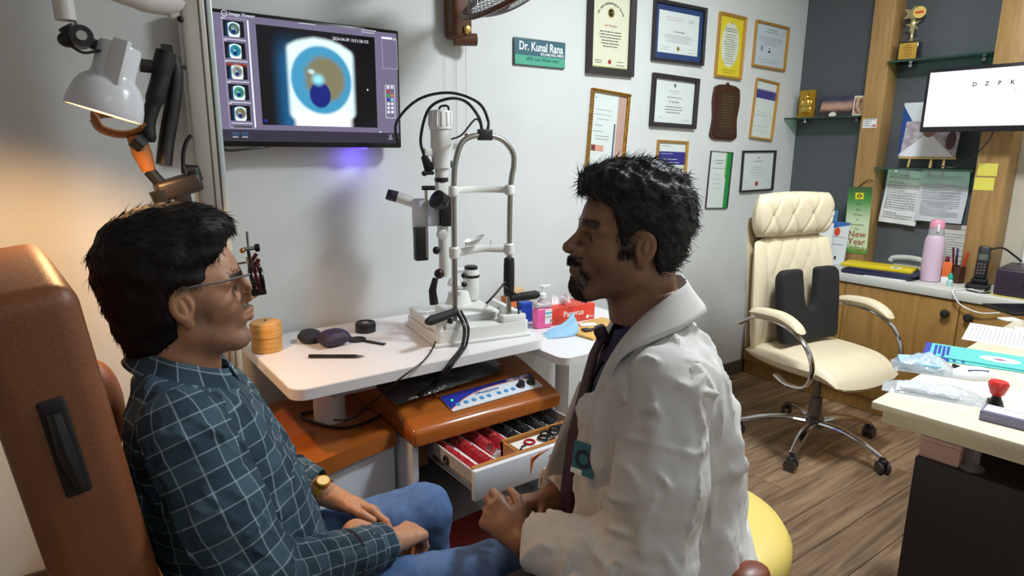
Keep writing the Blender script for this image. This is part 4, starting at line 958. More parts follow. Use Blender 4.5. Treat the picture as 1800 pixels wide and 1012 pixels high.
for k, x in enumerate((.035, .068, .10, .132, .162, .205, .236, .266)):
    MB().cyl(tuple(PM @ Vector((x, .025, .006))), tuple(PM @ Vector((x, .025, .0078))), .0085, n=16).build('button', mat('button_blue', (70, 146, 206), .35), pn)
for x in (.305, .352):
    MB().lathe([(.015, 0), (.016, .004), (.013, .006), (.012, .018), (.010, .02)], 18, PM @ T(x, .030, .006)).build('dial', BLACK, pn)
text('NEO-2021', .021, PAPER, pn, PM @ T(pw-.008, pd-.013, .0072), 'RIGHT', 1.1, .0006)
LOGO = mat('logo_navy', (50, 62, 130), .4)
def logo(par, M, sc):
    mb = MB(); r_ = random.Random(5); x = 0
    for k in range(9):
        w_ = r_.uniform(.004, .006)
        if k == 3: x += .013
        else: mb.box(x, x+w_*.35, -.005, .005, 0, .0005, M @ Matrix.Scale(sc, 4)); mb.box(x, x+w_, .003, .005, 0, .0005, M @ Matrix.Scale(sc, 4)); mb.box(x, x+w_, -.005 if k % 2 else -.001, -.003 if k % 2 else .001, 0, .0005, M @ Matrix.Scale(sc, 4)); x += w_+.0022
    mb.build('logo_print', LOGO, par)['kind'] = 'stuff'
    MB().tube([tuple(M @ (Vector((.026+.006*math.cos(a*.5236), .006*math.sin(a*.5236), .0004))*sc)) for a in range(12)], .0011*sc, 5, closed=True).build('logo_ring', LOGO, par)
    for q in (0, 1): MB().tube([tuple(M @ (Vector(p_)*sc)) for p_ in ((-.030+.006*q, .001-.005*q, .0003), (-.020+.006*q, .006-.005*q, .0003), (-.006+.006*q, .005-.004*q, .0003))], .0014*sc, 5).build('logo_swoosh', LOGO, par)
logo(pn, PM @ T(.150, .050, .0064), 1.0)
mb = MB().rbox(.98, 1.395, -.668, -.660, .5735, .580, .003); MB().rbox(-.015, pw+.012, pd+.001, pd+.012, -.001, .010, .004, 2, PM).build('panel_lip', BROWN, t)
MB().box(1.33, 1.42, -.36, -.352, .6345, .637).build('slot', mat('slot_dark', (60, 34, 20), .6), t)
# carcass: sides, back, floor and white plinth
MB().rbox(.845, .868, -.66, -.10, .12, .5045, .002).build('side_panel', WCAB, t)
MB().rbox(1.42, 1.432, -.66, -.10, .12, .5045, .002).build('side_panel', WCAB, t)
MB().box(.868, 1.42, -.13, -.115, .12, .5045).build('back_panel', mat('opening_shade', (30, 28, 30), .7), t)  # near-black back: the shadow in the opening is put into its colour
MB().rbox(.845, 1.432, -.66, -.10, .003, .1195, .004).build('plinth', mat('plinth_grey', (176, 178, 184), .5), t)
MB().box(.872, .905, -.655, -.62, .42, .5045).build('runner_block', mat('runner_brown', (84, 50, 30), .5), t)
# drawer
dx0, dx1, dyf, dyb, dz0, dz1 = .925, 1.53, -.905, -.40, .405, .495
dx1 = 1.415
d = MB().rbox(dx0-.003, dx1+.003, dyf, dyf+.018, dz0-.006, dz1, .003).build('drawer', mat('drawer_front_white', (222, 226, 236), .35), t)
for xs in (dx0, dx1-.006): MB().box(xs, xs+.006, dyf+.018, dyb, dz0+.02, dz1-.004).build('drawer_side', mat('drawer_side_grey', (186, 184, 186), .4), d)
MB().box(dx0+.006, dx1-.006, dyf+.018, dyb, dz0+.02, dz0+.028).build('drawer_floor', mat('tray_white', (220, 222, 226), .5), d)
LW = wood('drawer_wood', (150, 98, 46), (186, 130, 66), 6, (1, 8, 8), .4)
MB().box(dx0+.006, dx1-.006, dyf+.0185, dyf+.034, dz0+.028, dz1+.001).build('front_rail', LW, d)
xd = dx0+.19
MB().box(xd, dx1-.006, -.775, -.764, dz0+.028, dz1-.006).build('divider', LW, d)
MB().box(xd, xd+.008, dyf+.034, -.764, dz0+.028, dz1-.012).build('divider', LW, d)
MB().box(dx1-.03, dx1-.0065, dyf+.034, -.775, dz0+.028, dz1-.008).build('divider', LW, d)
for xs in (dx0+.065, dx0+.128): MB().box(xs-.006, xs+.006, dyf+.035, dyb, dz0+.0285, dz0+.055).build('lens_rail', mat('rail_white', (216, 220, 224), .4), d)
for xs in (xd+.055, xd+.115, xd+.175, xd+.235): MB().box(xs-.005, xs+.005, -.763, dyb, dz0+.0285, dz0+.055).build('lens_rail', mat('rail_white', (216, 220, 224), .4), d)
MB().rbox(dx0-.006, dx0-.0005, dyf+.02, -.66, dz0+.03, dz0+.045, .001).build('slide', STEEL, d)
MB().prism([(.0, 0), (.045, .032), (.012, .0), (.0, -.042)][::1], .0005, .0010, T(dx0+.205, dyf, dz0+.06) @ FR).build('orange_triangle', mat('logo_orange', (224, 104, 46), .4), d)
MB().prism([(.0, .012), (0, .03), (.075, .042), (.03, .028)], .0005, .0010, T(dx0+.205, dyf, dz0+.045) @ FR).build('orange_triangle', mat('logo_orange', (224, 104, 46), .4), d)
logo(d, T(dx0+.325, dyf-.0002, dz0+.058) @ Rx(90), 1.5)
# contents of the front compartment
MB().box(xd+.0085, dx1-.0305, dyf+.0345, -.7755, dz0+.058, dz0+.068).build('inner_tray', LW, d)
MB().tube([(dx0-.004, -.74+.012*math.cos(a*.5236), dz0+.06+.012*math.sin(a*.5236)) for a in range(12)], .0035, 6, closed=True).build('side_ring', BLACK, d)
tag(MB().rbox(xd+.02, xd+.24, -.855, -.785, dz0+.040+.0285, dz0+.040+.034, .001).build('instruction_card', PAPER), 'white card lying in the front drawer compartment', 'card')
t2 = thing('occluder_set', 'black clip on lens holders heaped in the front drawer compartment', 'lens holder', (xd+.16, -.825, dz0+.040+.0345), 0)
for k in range(5): MB().tube([(.02*k-.03+.018*math.cos(a*.5236), .012*(k % 2)+.018*math.sin(a*.5236), .006+.004*k) for a in range(12)], .004, 6, closed=True).build('holder', BLACK, t2)
t2 = thing('ring_lens', 'single red rimmed lens ring lying in the front drawer compartment', 'trial lens', (xd+.075, -.82, dz0+.040+.0345), 0)
MB().tube([(.017*math.cos(a*.4), .017*math.sin(a*.4), .004) for a in range(16)], .0035, 6, closed=True).build('rim', mat('lens_red', (164, 22, 40), .35), t2)
t2 = thing('trial_clip', 'small brown metal clip lying beside the red ring in the drawer', 'clip', (xd+.035, -.84, dz0+.040+.0345), 30)
MB().tube([(-.02, 0, .003), (0, .006, .006), (.02, 0, .003)], .003, 6).build('bar', mat('clip_brown', (70, 54, 44), .4, .5), t2); MB().ball((-.02, 0, .005), .005).build('knob', BLACK, t2)
tag(MB().rbox(xd+.13, xd+.16, -.852, -.842, dz0+.040+.0345, dz0+.040+.046, .002).build('silver_tube', CHROME), 'small silver tube lying in the front drawer compartment', 'tube')
tag(MB().rbox(xd+.205, xd+.235, -.81, -.79, dz0+.040+.0345, dz0+.040+.044, .003).build('blue_case', mat('case_blue', (40, 96, 200), .3)), 'small bright blue case in the drawer compartment', 'case')
# trial lenses, each its own object
def lens_mesh(col):
    mb = MB().tube([(.020*math.cos(a*math.pi/8), 0, .020*math.sin(a*math.pi/8)) for a in range(16)], .0023, 5, closed=True)
    mb.box(-.0035, .0035, -.001, .001, .019, .028)
    return mb.mesh('trial_lens', mat('lens_%d_%d_%d' % col, col, .32))
ML = {'red': lens_mesh((186, 28, 44)), 'black': lens_mesh((24, 22, 24))}
def lens_row(xc, y0, y1, kind, where, sp=.0098):
    ones = 'first second third fourth fifth sixth seventh eighth ninth tenth eleventh twelfth thirteenth fourteenth fifteenth sixteenth seventeenth eighteenth nineteenth'.split()
    def nth(k): return ones[k] if k < 19 else ('twentieth' if k == 19 else ('thirtieth' if k == 29 else ('twenty ' if k < 29 else 'thirty ')+ones[(k-20) % 10 if k < 29 else k-30]))
    n = int((y1-y0)/sp); r = random.Random(int(xc*1000))
    for k in range(n):
        o = put('trial_lens', ML[kind]); o.matrix_world = T(xc+r.uniform(-.001, .001), y0+k*sp, dz0+.0525) @ Rx(-22+r.uniform(-4, 4)) @ Ry(r.uniform(-9, 9))
        tag(o, '%s rimmed trial lens, %s from the front in the %s' % (kind, nth(k), where), 'trial lens', '%s rimmed lenses in the %s' % (kind, where))
lens_row(dx0+.033, dyf+.05, -.55, 'red', 'leftmost long drawer row')
lens_row(dx0+.098, dyf+.05, -.55, 'red', 'second long drawer row')
lens_row(xd-.033, -.745, -.55, 'red', 'short row left of the wooden divider') if False else None
for k, (xc, kind, wh) in enumerate(((xd-.028, 'red', 'third drawer row'), (xd+.024, 'red', 'fourth drawer row'), (xd+.085, 'black', 'fifth drawer row'), (xd+.145, 'black', 'sixth drawer row'), (xd+.205, 'black', 'seventh drawer row'), (xd+.262, 'black', 'last drawer row'))):
    lens_row(xc, -.742, -.55, kind, wh)
# left ledge and cabinet
t = thing('side_cabinet', 'white cabinet with orange brown ledge left of the console', 'cabinet')
lp = [(.16, -.62), (.42, -.672), (.50, -.662), (.70, -.605), (.832, -.578), (.832, -.12), (.20, -.12)]
MB().prism(lp, .475, .528).build('ledge', BROWN, t, sharp=30)
MB().prism([(.20, -.60), (.42, -.645), (.50, -.636), (.70, -.582), (.832, -.557), (.832, -.14), (.22, -.14)], .10, .4745).build('cabinet_body', WCAB, t)
MB().prism([(.22, -.56), (.83, -.52), (.83, -.16), (.24, -.16)], .003, .0995).build('plinth', mat('plinth_grey', (176, 178, 184), .5), t)

# ------------------------------------------------------------------ instrument table with rounded corners
TZ = .75
WLAM = mat('white_laminate', (226, 224, 226), .3)
t = thing('instrument_table', 'white table top on short column carrying the slit lamp', 'table')
MB().prism(roundpoly(.498, 1.415, -.628, -.03, .045), TZ-.034, TZ-.002).build('table_top', WLAM, t, sharp=50)
MB().prism(roundpoly(.500, 1.413, -.626, -.032, .043), TZ-.002, TZ).build('surface', WLAM, t)
MB().lathe([(.052, .5285), (.052, .655), (.046, .66)], 26, T(.69, -.37, 0)).build('column', mat('column_white', (216, 214, 212), .5), t)
MB().lathe([(.04, .6605), (.04, .685), (.06, .69), (.06, .7155)], 26, T(.69, -.37, 0)).build('collar', mat('collar_brown', (70, 48, 36), .5), t)
MB().box(.62, .76, -.6, -.06, .695, .7155).build('under_rail', mat('rail_grey', (150, 150, 156), .5), t)
# things on the table
BAM = wood('bamboo', (190, 130, 58), (214, 164, 88), 10, (1, 1, 10), .45)
t = thing('bamboo_box', 'round two tier bamboo box on the white table', 'box', (.548, -.20, TZ+.0004), 0)
MB().lathe([(.048, 0), (.05, .003), (.05, .046), (.048, .048)], 30).build('lower_tier', BAM, t); MB().lathe([(.048, .0485), (.051, .051), (.051, .093), (.047, .099), (.01, .101)], 30).build('lid', BAM, t); MB().ball((0, 0, .103), .004).build('peg', mat('peg_dark', (110, 76, 36), .5), t)
p = PZ(545, 600, TZ); t = thing('pupil_case', 'round black zip case leaning beside the purple pouch', 'case', (p[0], p[1], TZ+.0004), 0)
MB().lathe([(.01, 0), (.036, .004), (.040, .014), (.036, .028), (.015, .036)], 26, T(0, 0, .004) @ Rx(14)).build('shell', mat('case_black', (30, 32, 38), .55), t); MB().tube([(.0405*math.cos(a*.262), .0405*math.sin(a*.262), 0) for a in range(24)], .0022, 5, T(0, 0, .018) @ Rx(14), closed=True).build('zip', BLACK, t)
p = PZ(587, 606, TZ); t = thing('soft_pouch', 'dark purple soft pouch on the white table', 'pouch', (p[0], p[1], TZ+.0004), 10)
pad(.105, .085, .055, 18, 18, lambda x, y, z, u, v, s: (x, y, .0275+z), 2.6).build('pouch', mat('pouch_purple', (44, 30, 60), .6, bump=.3, bscale=80), t, sharp=80); MB().tube([(-.045, -.036, .028), (0, -.0425, .028), (.045, -.036, .028)], .003, 5).build('zip', BLACK, t)
p = PZ(643, 582, TZ); t = thing('round_tin', 'low black round tin with grey lid mark on the white table', 'tin', (p[0], p[1], TZ+.0004), 0)
MB().lathe([(.036, 0), (.038, .003), (.038, .03), (.035, .036), (.028, .036), (.027, .033)], 28).build('body', mat('tin_black', (20, 20, 22), .4), t); MB().box(-.012, .012, -.012, .012, .0335, .0345).build('mark', mat('mark_grey', (130, 130, 136), .5), t)
p = PZ(628, 598, TZ); t = thing('occluder_paddle', 'black paddle occluder with handle lying on the white table', 'occluder', (p[0], p[1], TZ+.0004), -62)
MB().cyl((0, 0, 0), (0, 0, .006), .03, n=26).build('paddle', BLACK, t); MB().rbox(.028, .12, -.009, .009, 0, .005, .002).build('handle', BLACK, t)
a, b = PZ(543, 629, TZ), PZ(640, 629, TZ); t = thing('pen', 'black ballpoint pen lying along the front of the white table', 'pen')
a = Vector((a[0], a[1], TZ+.0062)); b = Vector((b[0], b[1], TZ+.0062)); MB().cyl(a, a.lerp(b, .86), .006, n=10).build('barrel', BLACK, t); MB().cyl(a.lerp(b, .86), b, .0055, .0015, n=10).build('tip', mat('pen_grey', (90, 90, 96), .3), t)
MB().box(-.02, .02, -.001, .001, 0, .001, T(*a.lerp(b, .15)) @ Rz(math.degrees(math.atan2(b.y-a.y, b.x-a.x))) @ T(0, 0, .006)).build('clip', STEEL, t)

# ------------------------------------------------------------------ slit lamp
SLM = T(1.028, -.503, TZ+.0004) @ Rz(-9)
SLI = SLM.inverted()
def sp(px, py, y): return SLI @ Vector(PY(px, py, y))
t = thing('slit_lamp', 'white slit lamp microscope with chrome chin rest frame on the table', 'slit lamp', M=SLM)
GLW = mat('instrument_white', (226, 226, 222), .32)
base = MB().prism(roundpoly(0, .36, 0, .10, .018), .010, .055); base.prism(roundpoly(0, .36, .08, .33, .018), .010, .04); base.rbox(.035, .125, .004, .06, .05, .082, .006); base.rbox(.255, .35, .004, .06, .05, .082, .006); base.rbox(-.006, .366, -.006, .336, 0, .012, .004)
base.build('base', GLW, t, sharp=40)
MB().rbox(0, .03, .005, .3, .041, .078, .006).build('rail_cover', GLW, t); MB().rbox(.335, .36, .06, .3, .041, .078, .006).build('rail_cover', GLW, t)
MB().cyl((.03, .20, .06), (.335, .20, .06), .006, n=10).build('cross_shaft', CHROME, t)
MB().rbox(.09, .28, .08, .27, .046, .088, .012, 3).build('sliding_stage', GLW, t)
MB().rbox(.10, .26, .078, .0795, .058, .08, .0005, 1).build('grille', mat('grille_grey', (176, 178, 178), .5), t)
fr = bez([(.080, .03, .082), (.080, .03, .30), (.081, .03, .55), (.092, .03, .64), (.120, .03, .695), (.185, .03, .712), (.255, .03, .70), (.298, .03, .66), (.305, .03, .615), (.293, .03, .53), (.290, .03, .30), (.290, .03, .082)], 66)
MB().tube(fr, .0095, 12).build('chin_rest_frame', STEEL, t)
for xx in (.08, .29):
    MB().lathe([(.014, .51), (.017, .514), (.017, .54), (.014, .545)], 16, T(xx, .03, 0)).build('band_clamp', GLW, t); MB().lathe([(.014, .30), (.018, .304), (.018, .335), (.014, .34)], 16, T(xx, .03, 0)).build('chin_clamp', GLW, t)
MB().tube(bez([(.08, .03, .527), (.12, .055, .529), (.185, .068, .53), (.25, .055, .529), (.29, .03, .527)], 20), .012, 8, flat=(1, .4)).build('forehead_band', GLW, t)
MB().tube(bez([(.08, .03, .318), (.13, .045, .320), (.20, .05, .325), (.25, .04, .322), (.29, .03, .320)], 20), .014, 8, flat=(1, .5)).build('chin_bar', GLW, t)
MB().grid(lambda u, v: (.155+.038*math.cos(2*math.pi*u)*(v*.98+.02), .035+.026*math.sin(2*math.pi*u)*(v*.98+.02), .342+.022*v**2.2+.012*math.cos(2*math.pi*u)*v), 24, 8).build('chin_cup', GLW, t)
for xx in (.225, .13): MB().cyl((xx, .045, .335), (xx, .045, .355), .0025, n=8).build('paper_pin', GLW, t)
MB().lathe([(.014, .15), (.019, .16), (.020, .20), (.0195, .26), (.018, .285), (.012, .29)], 16, T(.29, .03, 0)).build('column_grip', RUBBER, t)
MB().tube([(.078, .012, .118), (.02, -.012, .112), (-.035, -.035, .108), (-.05, -.042, .107)], [.013, .016, .016, .009], 12).build('hand_grip', RUBBER, t)
MB().tube([(.293, .018, .142), (.34, .008, .146), (.385, .0, .15), (.398, -.003, .151)], [.013, .016, .016, .009], 12).build('hand_grip', RUBBER, t)
MB().ball((.055, .012, .085), .011).build('clamp_screw', BLACK, t)
fx = MB().rbox(.17, .22, .018, .042, .695, .732, .004).build('cable_clamp', BLACK, t); 
# illumination tower and microscope (depth planes behind the frame)
tp = sp(775, 255, -.31); tx_, ty_ = tp.x, tp.y
lamp = MB().lathe([(.026, .80), (.038, .797), (.041, .785), (.042, .735), (.038, .732)], 28, T(tx_, ty_, 0)); lamp.build('lamp_cap', mat('cap_white', (232, 232, 230), .3), t)
mb = MB()
for k in range(14): a = 2*math.pi*k/14; mb.cyl((tx_+.041*math.cos(a), ty_+.041*math.sin(a), .745), (tx_+.0395*math.cos(a), ty_+.0395*math.sin(a), .792), .004, n=6)
mb.build('cap_ribs', mat('cap_white', (232, 232, 230), .3), t)['kind'] = 'stuff'
MB().lathe([(.037, .7315), (.037, .665), (.034, .66), (.034, .60), (.024, .595), (.022, .565)], 28, T(tx_, ty_, 0)).build('lamp_tower', GLW, t)
MB().lathe([(.025, .5645), (.025, .552), (.022, .55)], 22, T(tx_, ty_, 0)).build('tower_ring', BLACK, t)
MB().rbox(tx_-.02, tx_+.02, ty_-.02, ty_+.02, .47, .5495, .004).build('tower_block', GLW, t)
MB().rbox(tx_-.065, tx_-.03, ty_-.015, ty_+.02, .64, .668, .005).build('camera_arm', GLW, t)
c0 = Vector((tx_-.055, ty_, .62)); MB().cyl(c0+Vector((-.012, -.01, .018)), c0+Vector((.014, .01, -.025)), .012, .019, n=16).build('camera_plug', RUBBER, t)
MB().rbox(tx_-.06, tx_-.03, ty_-.01, ty_+.01, .575, .588, .003).build('filter_lever', BLACK, t); MB().ball((tx_-.064, ty_, .58), .010).build('filter_knob', BLACK, t)
MB().box(tx_-.032, tx_-.022, ty_-.012, ty_+.0, .602, .622).build('side_switch', BLACK, t); MB().rbox(tx_+.028, tx_+.036, ty_-.02, ty_-.006, .60, .625, .002).build('side_label', mat('label_green', (70, 90, 80), .5), t)
# microscope body: eyepieces point to the far left
e0, e1 = sp(740, 360, -.24), sp(694, 345, -.20)
def rel(p, dx=0, dy=0, dz=0): return Vector((p.x+dx, p.y+dy, p.z+dz))
for s_ in (-1, 1):
    off = Vector((0, .028*s_, 0))
    MB().cyl(e0+off, e1+off, .020, .018, 18).build('eyepiece_tube', GLW, t)
    dirv = (e1-e0).normalized(); MB().cyl(e1+off, e1+off+dirv*.022, .021, .019, 18).build('eyecup', mat('eyecup_violet', (46, 40, 70), .5), t)
pb = sp(752, 370, -.25); MB().rbox(-.035, .035, -.045, .045, -.055, .04, .012, 3, T(pb.x, pb.y, pb.z)).build('prism_head', mat('lilac_white', (222, 222, 234), .35), t)
q = sp(771, 352, -.36); MB().lathe([(.022, -.03), (.030, -.016), (.034, -.012), (.034, .012), (.028, .016)], 24, T(q.x, q.y, q.z) @ Ry(-60) @ Rx(20)).build('zoom_knob', BLACK, t)
q = sp(784, 368, -.31); MB().rbox(-.022, .026, -.025, .025, -.060, .055, .005, 2, T(q.x, q.y, q.z)).build('mirror_housing', BLACK, t)
q = sp(741, 430, -.31); MB().rbox(-.026, .020, -.018, .018, -.056, .064, .004, 2, T(q.x, q.y, q.z)).build('slit_housing', BLACK, t)
q = sp(750, 395, -.33); MB().rbox(-.005, .005, -.003, .003, -.12, .125, .002, 1, T(q.x, q.y, q.z)).build('metal_strut', STEEL, t)
q = sp(756, 330, -.33); MB().rbox(-.03, .018, -.008, .008, -.008, .008, .003, 2, T(q.x, q.y, q.z)).build('strut_bracket', BLACK, t)
q = sp(738, 385, -.29); MB().rbox(-.026, .022, -.02, .02, -.055, .075, .012, 3, T(q.x, q.y, q.z)).build('illumination_arm', mat('lilac_white', (222, 222, 234), .35), t)
q0, q1 = sp(778, 395, -.30), sp(782, 485, -.30); MB().tube([q0, q0.lerp(q1, .5), q1], [.021, .019, .022], 12).build('swing_arm', GLW, t)
q = sp(777, 412, -.32); MB().lathe([(.018, -.012), (.019, .012), (.014, .015), (.004, .016), (.003, .014)], 20, T(q.x, q.y, q.z) @ Rx(90)).build('pivot_disc', GLW, t)
q = sp(767, 440, -.31); MB().ball(q, (.014, .012, .015)).build('scale_knob', BLACK, t)
q = sp(772, 481, -.34); MB().ball(q, .019).build('control_ball', mat('maroon_ball', (46, 18, 22), .35), t)
q = sp(764, 515, -.36); MB().tube([q+Vector((.004, 0, .055)), q+Vector((-.008, 0, .01)), q+Vector((-.004, -.004, -.04))], [.010, .014, .016], 12).build('joystick', RUBBER, t)
q0, q1 = sp(790, 495, -.27), sp(838, 500, -.29); MB().tube([q0, q0.lerp(q1, .4)+Vector((0, 0, -.012)), q1], .016, 10).build('lower_arm', GLW, t)
q = sp(828, 495, -.29); MB().lathe([(.030, -.065), (.032, -.06), (.032, .045), (.030, .05)], 22, T(q.x, q.y, q.z)).build('scale_drum', GLW, t); MB().lathe([(.031, .0), (.0335, .002), (.0335, .010), (.031, .012)], 22, T(q.x, q.y, q.z+.018)).build('drum_ring', BLACK, t); MB().lathe([(.026, .0), (.026, .010), (.02, .014)], 18, T(q.x, q.y, q.z+.0505)).build('drum_cap', BLACK, t)
for py in (484, 500): q = sp(816, py, -.34); MB().ball(q, (.012, .010, .011)).build('drum_knob', BLACK, t)
q0, q1 = sp(795, 475, -.27), sp(830, 474, -.29); MB().tube([q0, q1], .010, 8).build('upper_arm', GLW, t)
q = sp(806, 525, -.29); MB().lathe([(.058, -.06), (.058, -.03), (.045, .0), (.038, .03), (.03, .034)], 26, T(q.x, q.y, q.z)).build('stage_column', GLW, t)
q = sp(835, 540, -.33); MB().lathe([(.008, -.03), (.010, -.02), (.010, .004)], 12, T(q.x, q.y, q.z)).build('socket', STEEL, t)
MB().tube(bez([tuple(q+Vector((0, 0, .004))), tuple(q+Vector((.0, 0, .012))), tuple(q+Vector((.03, -.02, .012))), tuple(q+Vector((.055, -.05, .05))), (.272, .02, .205)], 24), [.008]*4+[.0045]*21, 8).build('power_lead', BLACK, t)
# looping leads over the top
MB().tube(bez([tuple(c0+Vector((-.008, -.006, .012))), (tx_-.075, ty_, .70), (tx_-.05, ty_-.02, .80), (tx_+.01, ty_-.05, .835), (.14, .06, .82), (.175, .035, .77), (.185, .03, .725)], 36), .0052, 8).build('camera_lead', BLACK, t)
fa = sp(700, 255, -.12); fb = sp(697, 215, -.13)
MB().tube(bez([tuple(fa), tuple(fb), tuple(sp(735, 175, -.17)), tuple(sp(790, 163, -.26)), tuple(sp(840, 180, -.40)), tuple(sp(858, 212, -.49)), (.203, .03, .72)], 40), .0052, 8).build('screen_lead', BLACK, t)
MB().tube(bez([(tx_-.005, ty_, .803), (tx_+.0, ty_-.01, .812), (tx_+.02, ty_-.02, .812), (tx_+.024, ty_-.02, .795)], 14), .004, 6).build('lamp_plug', BLACK, t)
MB().tube(bez([(tx_+.035, ty_-.015, .70), (tx_+.06, ty_-.05, .715), (.175, .06, .765), (.19, .04, .735)], 20), .0035, 6).build('thin_lead', BLACK, t)
MB().tube(bez([(.262, .022, .19), (.305, .01, .16), (.318, .01, .11), (.322, .012, .082)], 14), .0035, 6).build('grip_lead', BLACK, t)
def sz(px, py, z): return SLI @ Vector(PZ(px, py, z))
k0 = sp(812, 555, -.505); lead = bez([tuple(k0+Vector((-.01, .02, .012))), tuple(sp(816, 575, -.548)), tuple(sz(813, 606, TZ+.007)), tuple(sz(803, 622, TZ+.008)), tuple(sp(793, 634, -.642)), tuple(sp(782, 650, -.644)), tuple(sz(760, 675, .640)), tuple(sz(735, 694, .628))], 48)
MB().tube(lead, .006, 8).build('main_lead', BLACK, t)
MB().tube([p+Vector((.012, -.006, .002)) for p in lead], .0048, 8).build('main_lead', BLACK, t)
# other leads
cable('table_lead', 'thin black lead from the slit lamp base down to the brown ledge', [PY(766, 600, -.515), PZ(758, 617, TZ+.004), PZ(748, 630, TZ+.005), PY(738, 640, -.636), PY(700, 668, -.640), PZ(655, 706, .60), PZ(620, 735, .56), PZ(570, 738, .535)], .003, BLACK, n=40)
cable('ledge_lead', 'black lead lying along the brown ledge around the white column', [PZ(740, 700, .60), PZ(700, 712, .545), PZ(650, 740, .5345), PZ(600, 752, .5335), PZ(545, 740, .5335), PZ(530, 728, .5335), PZ(560, 722, .5335)], .005, BLACK, n=40)
# dark plastic bag on the console
t = thing('plastic_bag', 'crumpled dark clear plastic bag lying on the brown console', 'bag', M=T(1.05, -.475, .634) @ Rz(8) @ Rx(10))
FILM = mat('dark_film', (70, 74, 80), .12, trans=.3, alpha=.72, spec=.9, bump=.7, bscale=34)
pillow(MB(), .47, .17, .036, .006, 8, None, 34).build('film', FILM, t); pillow(MB(), .30, .11, .024, .002, 3, T(-.03, -.0, .002)).build('contents', BLACK, t)
pillow(MB(), .12, .13, .030, .006, 9, T(.20, .02, .003)).build('clear_end', mat('clear_film', (190, 204, 216), .1, trans=.5, alpha=.6, spec=.9, bump=.6, bscale=50), t)

# ------------------------------------------------------------------ second small white table and its things
t = thing('side_table', 'small white side table with rounded corners behind the console', 'table')
MB().prism(roundpoly(1.385, 2.0, -.755, -.12, .04), .683, .710, T(0, 0, 0)).build('table_top', WLAM, t, sharp=50)
MB().lathe([(.03, .02), (.03, .6825)], 18, T(1.72, -.36, 0)).build('column', mat('column_white', (216, 214, 212), .5), t); MB().rbox(1.52, 1.92, -.56, -.16, .001, .03, .008).build('foot', mat('column_white', (216, 214, 212), .5), t)
S2 = .7104
p = PZ(953, 577, S2); t = thing('sanitizer_bottle', 'clear pump bottle of pink hand sanitizer on the side table', 'bottle', (p[0]+.01, p[1]+.015, S2), -10)
MB().rbox(-.036, .036, -.021, .021, .0, .084, .008, 3).build('liquid', mat('pink_liquid', (236, 96, 160), .2, spec=.6, sub=0), t)
MB().rbox(-.038, .038, -.023, .023, .0845, .106, .010, 3).build('empty_top', mat('cloudy_plastic', (228, 214, 222), .3, trans=.4), t)
MB().lathe([(.022, .104), (.014, .118), (.014, .123)], 20).build('shoulder', mat('cloudy_plastic', (228, 214, 222), .3, trans=.4), t)
MB().lathe([(.015, .1232), (.0155, .13), (.0155, .14), (.010, .144), (.005, .145), (.005, .166), (.011, .167), (.012, .173), (.006, .176)], 18).build('pump', WHITE, t); MB().rbox(-.004, .034, -.005, .005, .167, .175, .003).build('spout', WHITE, t)
lb = MB().rbox(.002, .034, -.0226, -.0212, .018, .078, .0004, 1).build('label', PAPER, t); MB().box(.002, .034, -.0232, -.0226, .06, .066).build('label_band', mat('label_cyan', (70, 170, 206), .4), lb); mb = MB(); dashes(mb, random.Random(1), .005, .03, .05, .0018, -.0228); dashes(mb, random.Random(2), .005, .03, .044, .0018, -.0228); mb.box(.027, .031, -.0232, -.0226, .022, .036); mb.build('print', INK, lb)['kind'] = 'stuff'
p = PZ(1008, 566, S2); t = thing('tissue_box', 'orange red tissue box with a white tissue pulled out', 'tissue box', (p[0], p[1]+.055, S2), -3)
TB = mat('tissue_red', (206, 62, 44), .45, noise=.25, nscale=16)
MB().rbox(-.115, .115, -.058, .058, 0, .07, .003).build('carton', TB, t)
text('Papyrus', .034, PAPER, t, T(.0, -.0585, .040) @ Rx(90), bold=.0005); MB().cyl((.075, -.0582, .016), (.075, -.0588, .016), .008, n=10).build('mark', PAPER, t); mb = MB(); dashes(mb, random.Random(4), .086, .108, .016, .004, -.0584); mb.build('print', PAPER, t)['kind'] = 'stuff'
MB().grid(lambda u, v: ((u-.5)*.10*(1-.3*v)-.02, (.018*math.sin(u*9)+.012*math.cos(u*17))*(.4+v), .0705+v*(.032+.014*math.sin(u*7+1)-.020*abs(u-.5))), 24, 8).build('tissue', mat('tissue_white', (240, 240, 242), .8), t)
p = PZ(985, 590, S2); t = thing('face_mask', 'pale blue folded face mask propped in front of the tissue box', 'mask', (p[0], p[1], S2+.0004), -8)
MB().grid(lambda u, v: (-.07+.135*u+.02*v, -.01-.02*math.sin(u*2.4)+.05*v-.012*math.sin(v*5), .001+max(0, (.078*u**1.3*v+.010*math.sin(u*6)*v*(1-u)))+.003*math.sin(v*22)*u), 26, 18).build('cloth', mat('mask_cloth', (150, 196, 226), .7), t)
MB().tube(bez([(-.068, -.008, .002), (-.10, -.02, .002), (-.125, .0, .002), (-.10, .012, .002), (-.06, .02, .003)], 18), .002, 5).build('ear_loop', PAPER, t)
p = PZ(928, 572, S2); t = thing('blue_box', 'small blue carton behind the sanitizer bottle', 'carton', (p[0]+.02, p[1]+.06, S2), 4); MB().rbox(-.035, .035, -.02, .02, 0, .062, .002).build('carton', mat('carton_blue', (30, 70, 170), .4), t); MB().rbox(-.02, .035, -.0202, .02, .062, .085, .002).build('flap', mat('carton_blue', (30, 70, 170), .4), t)
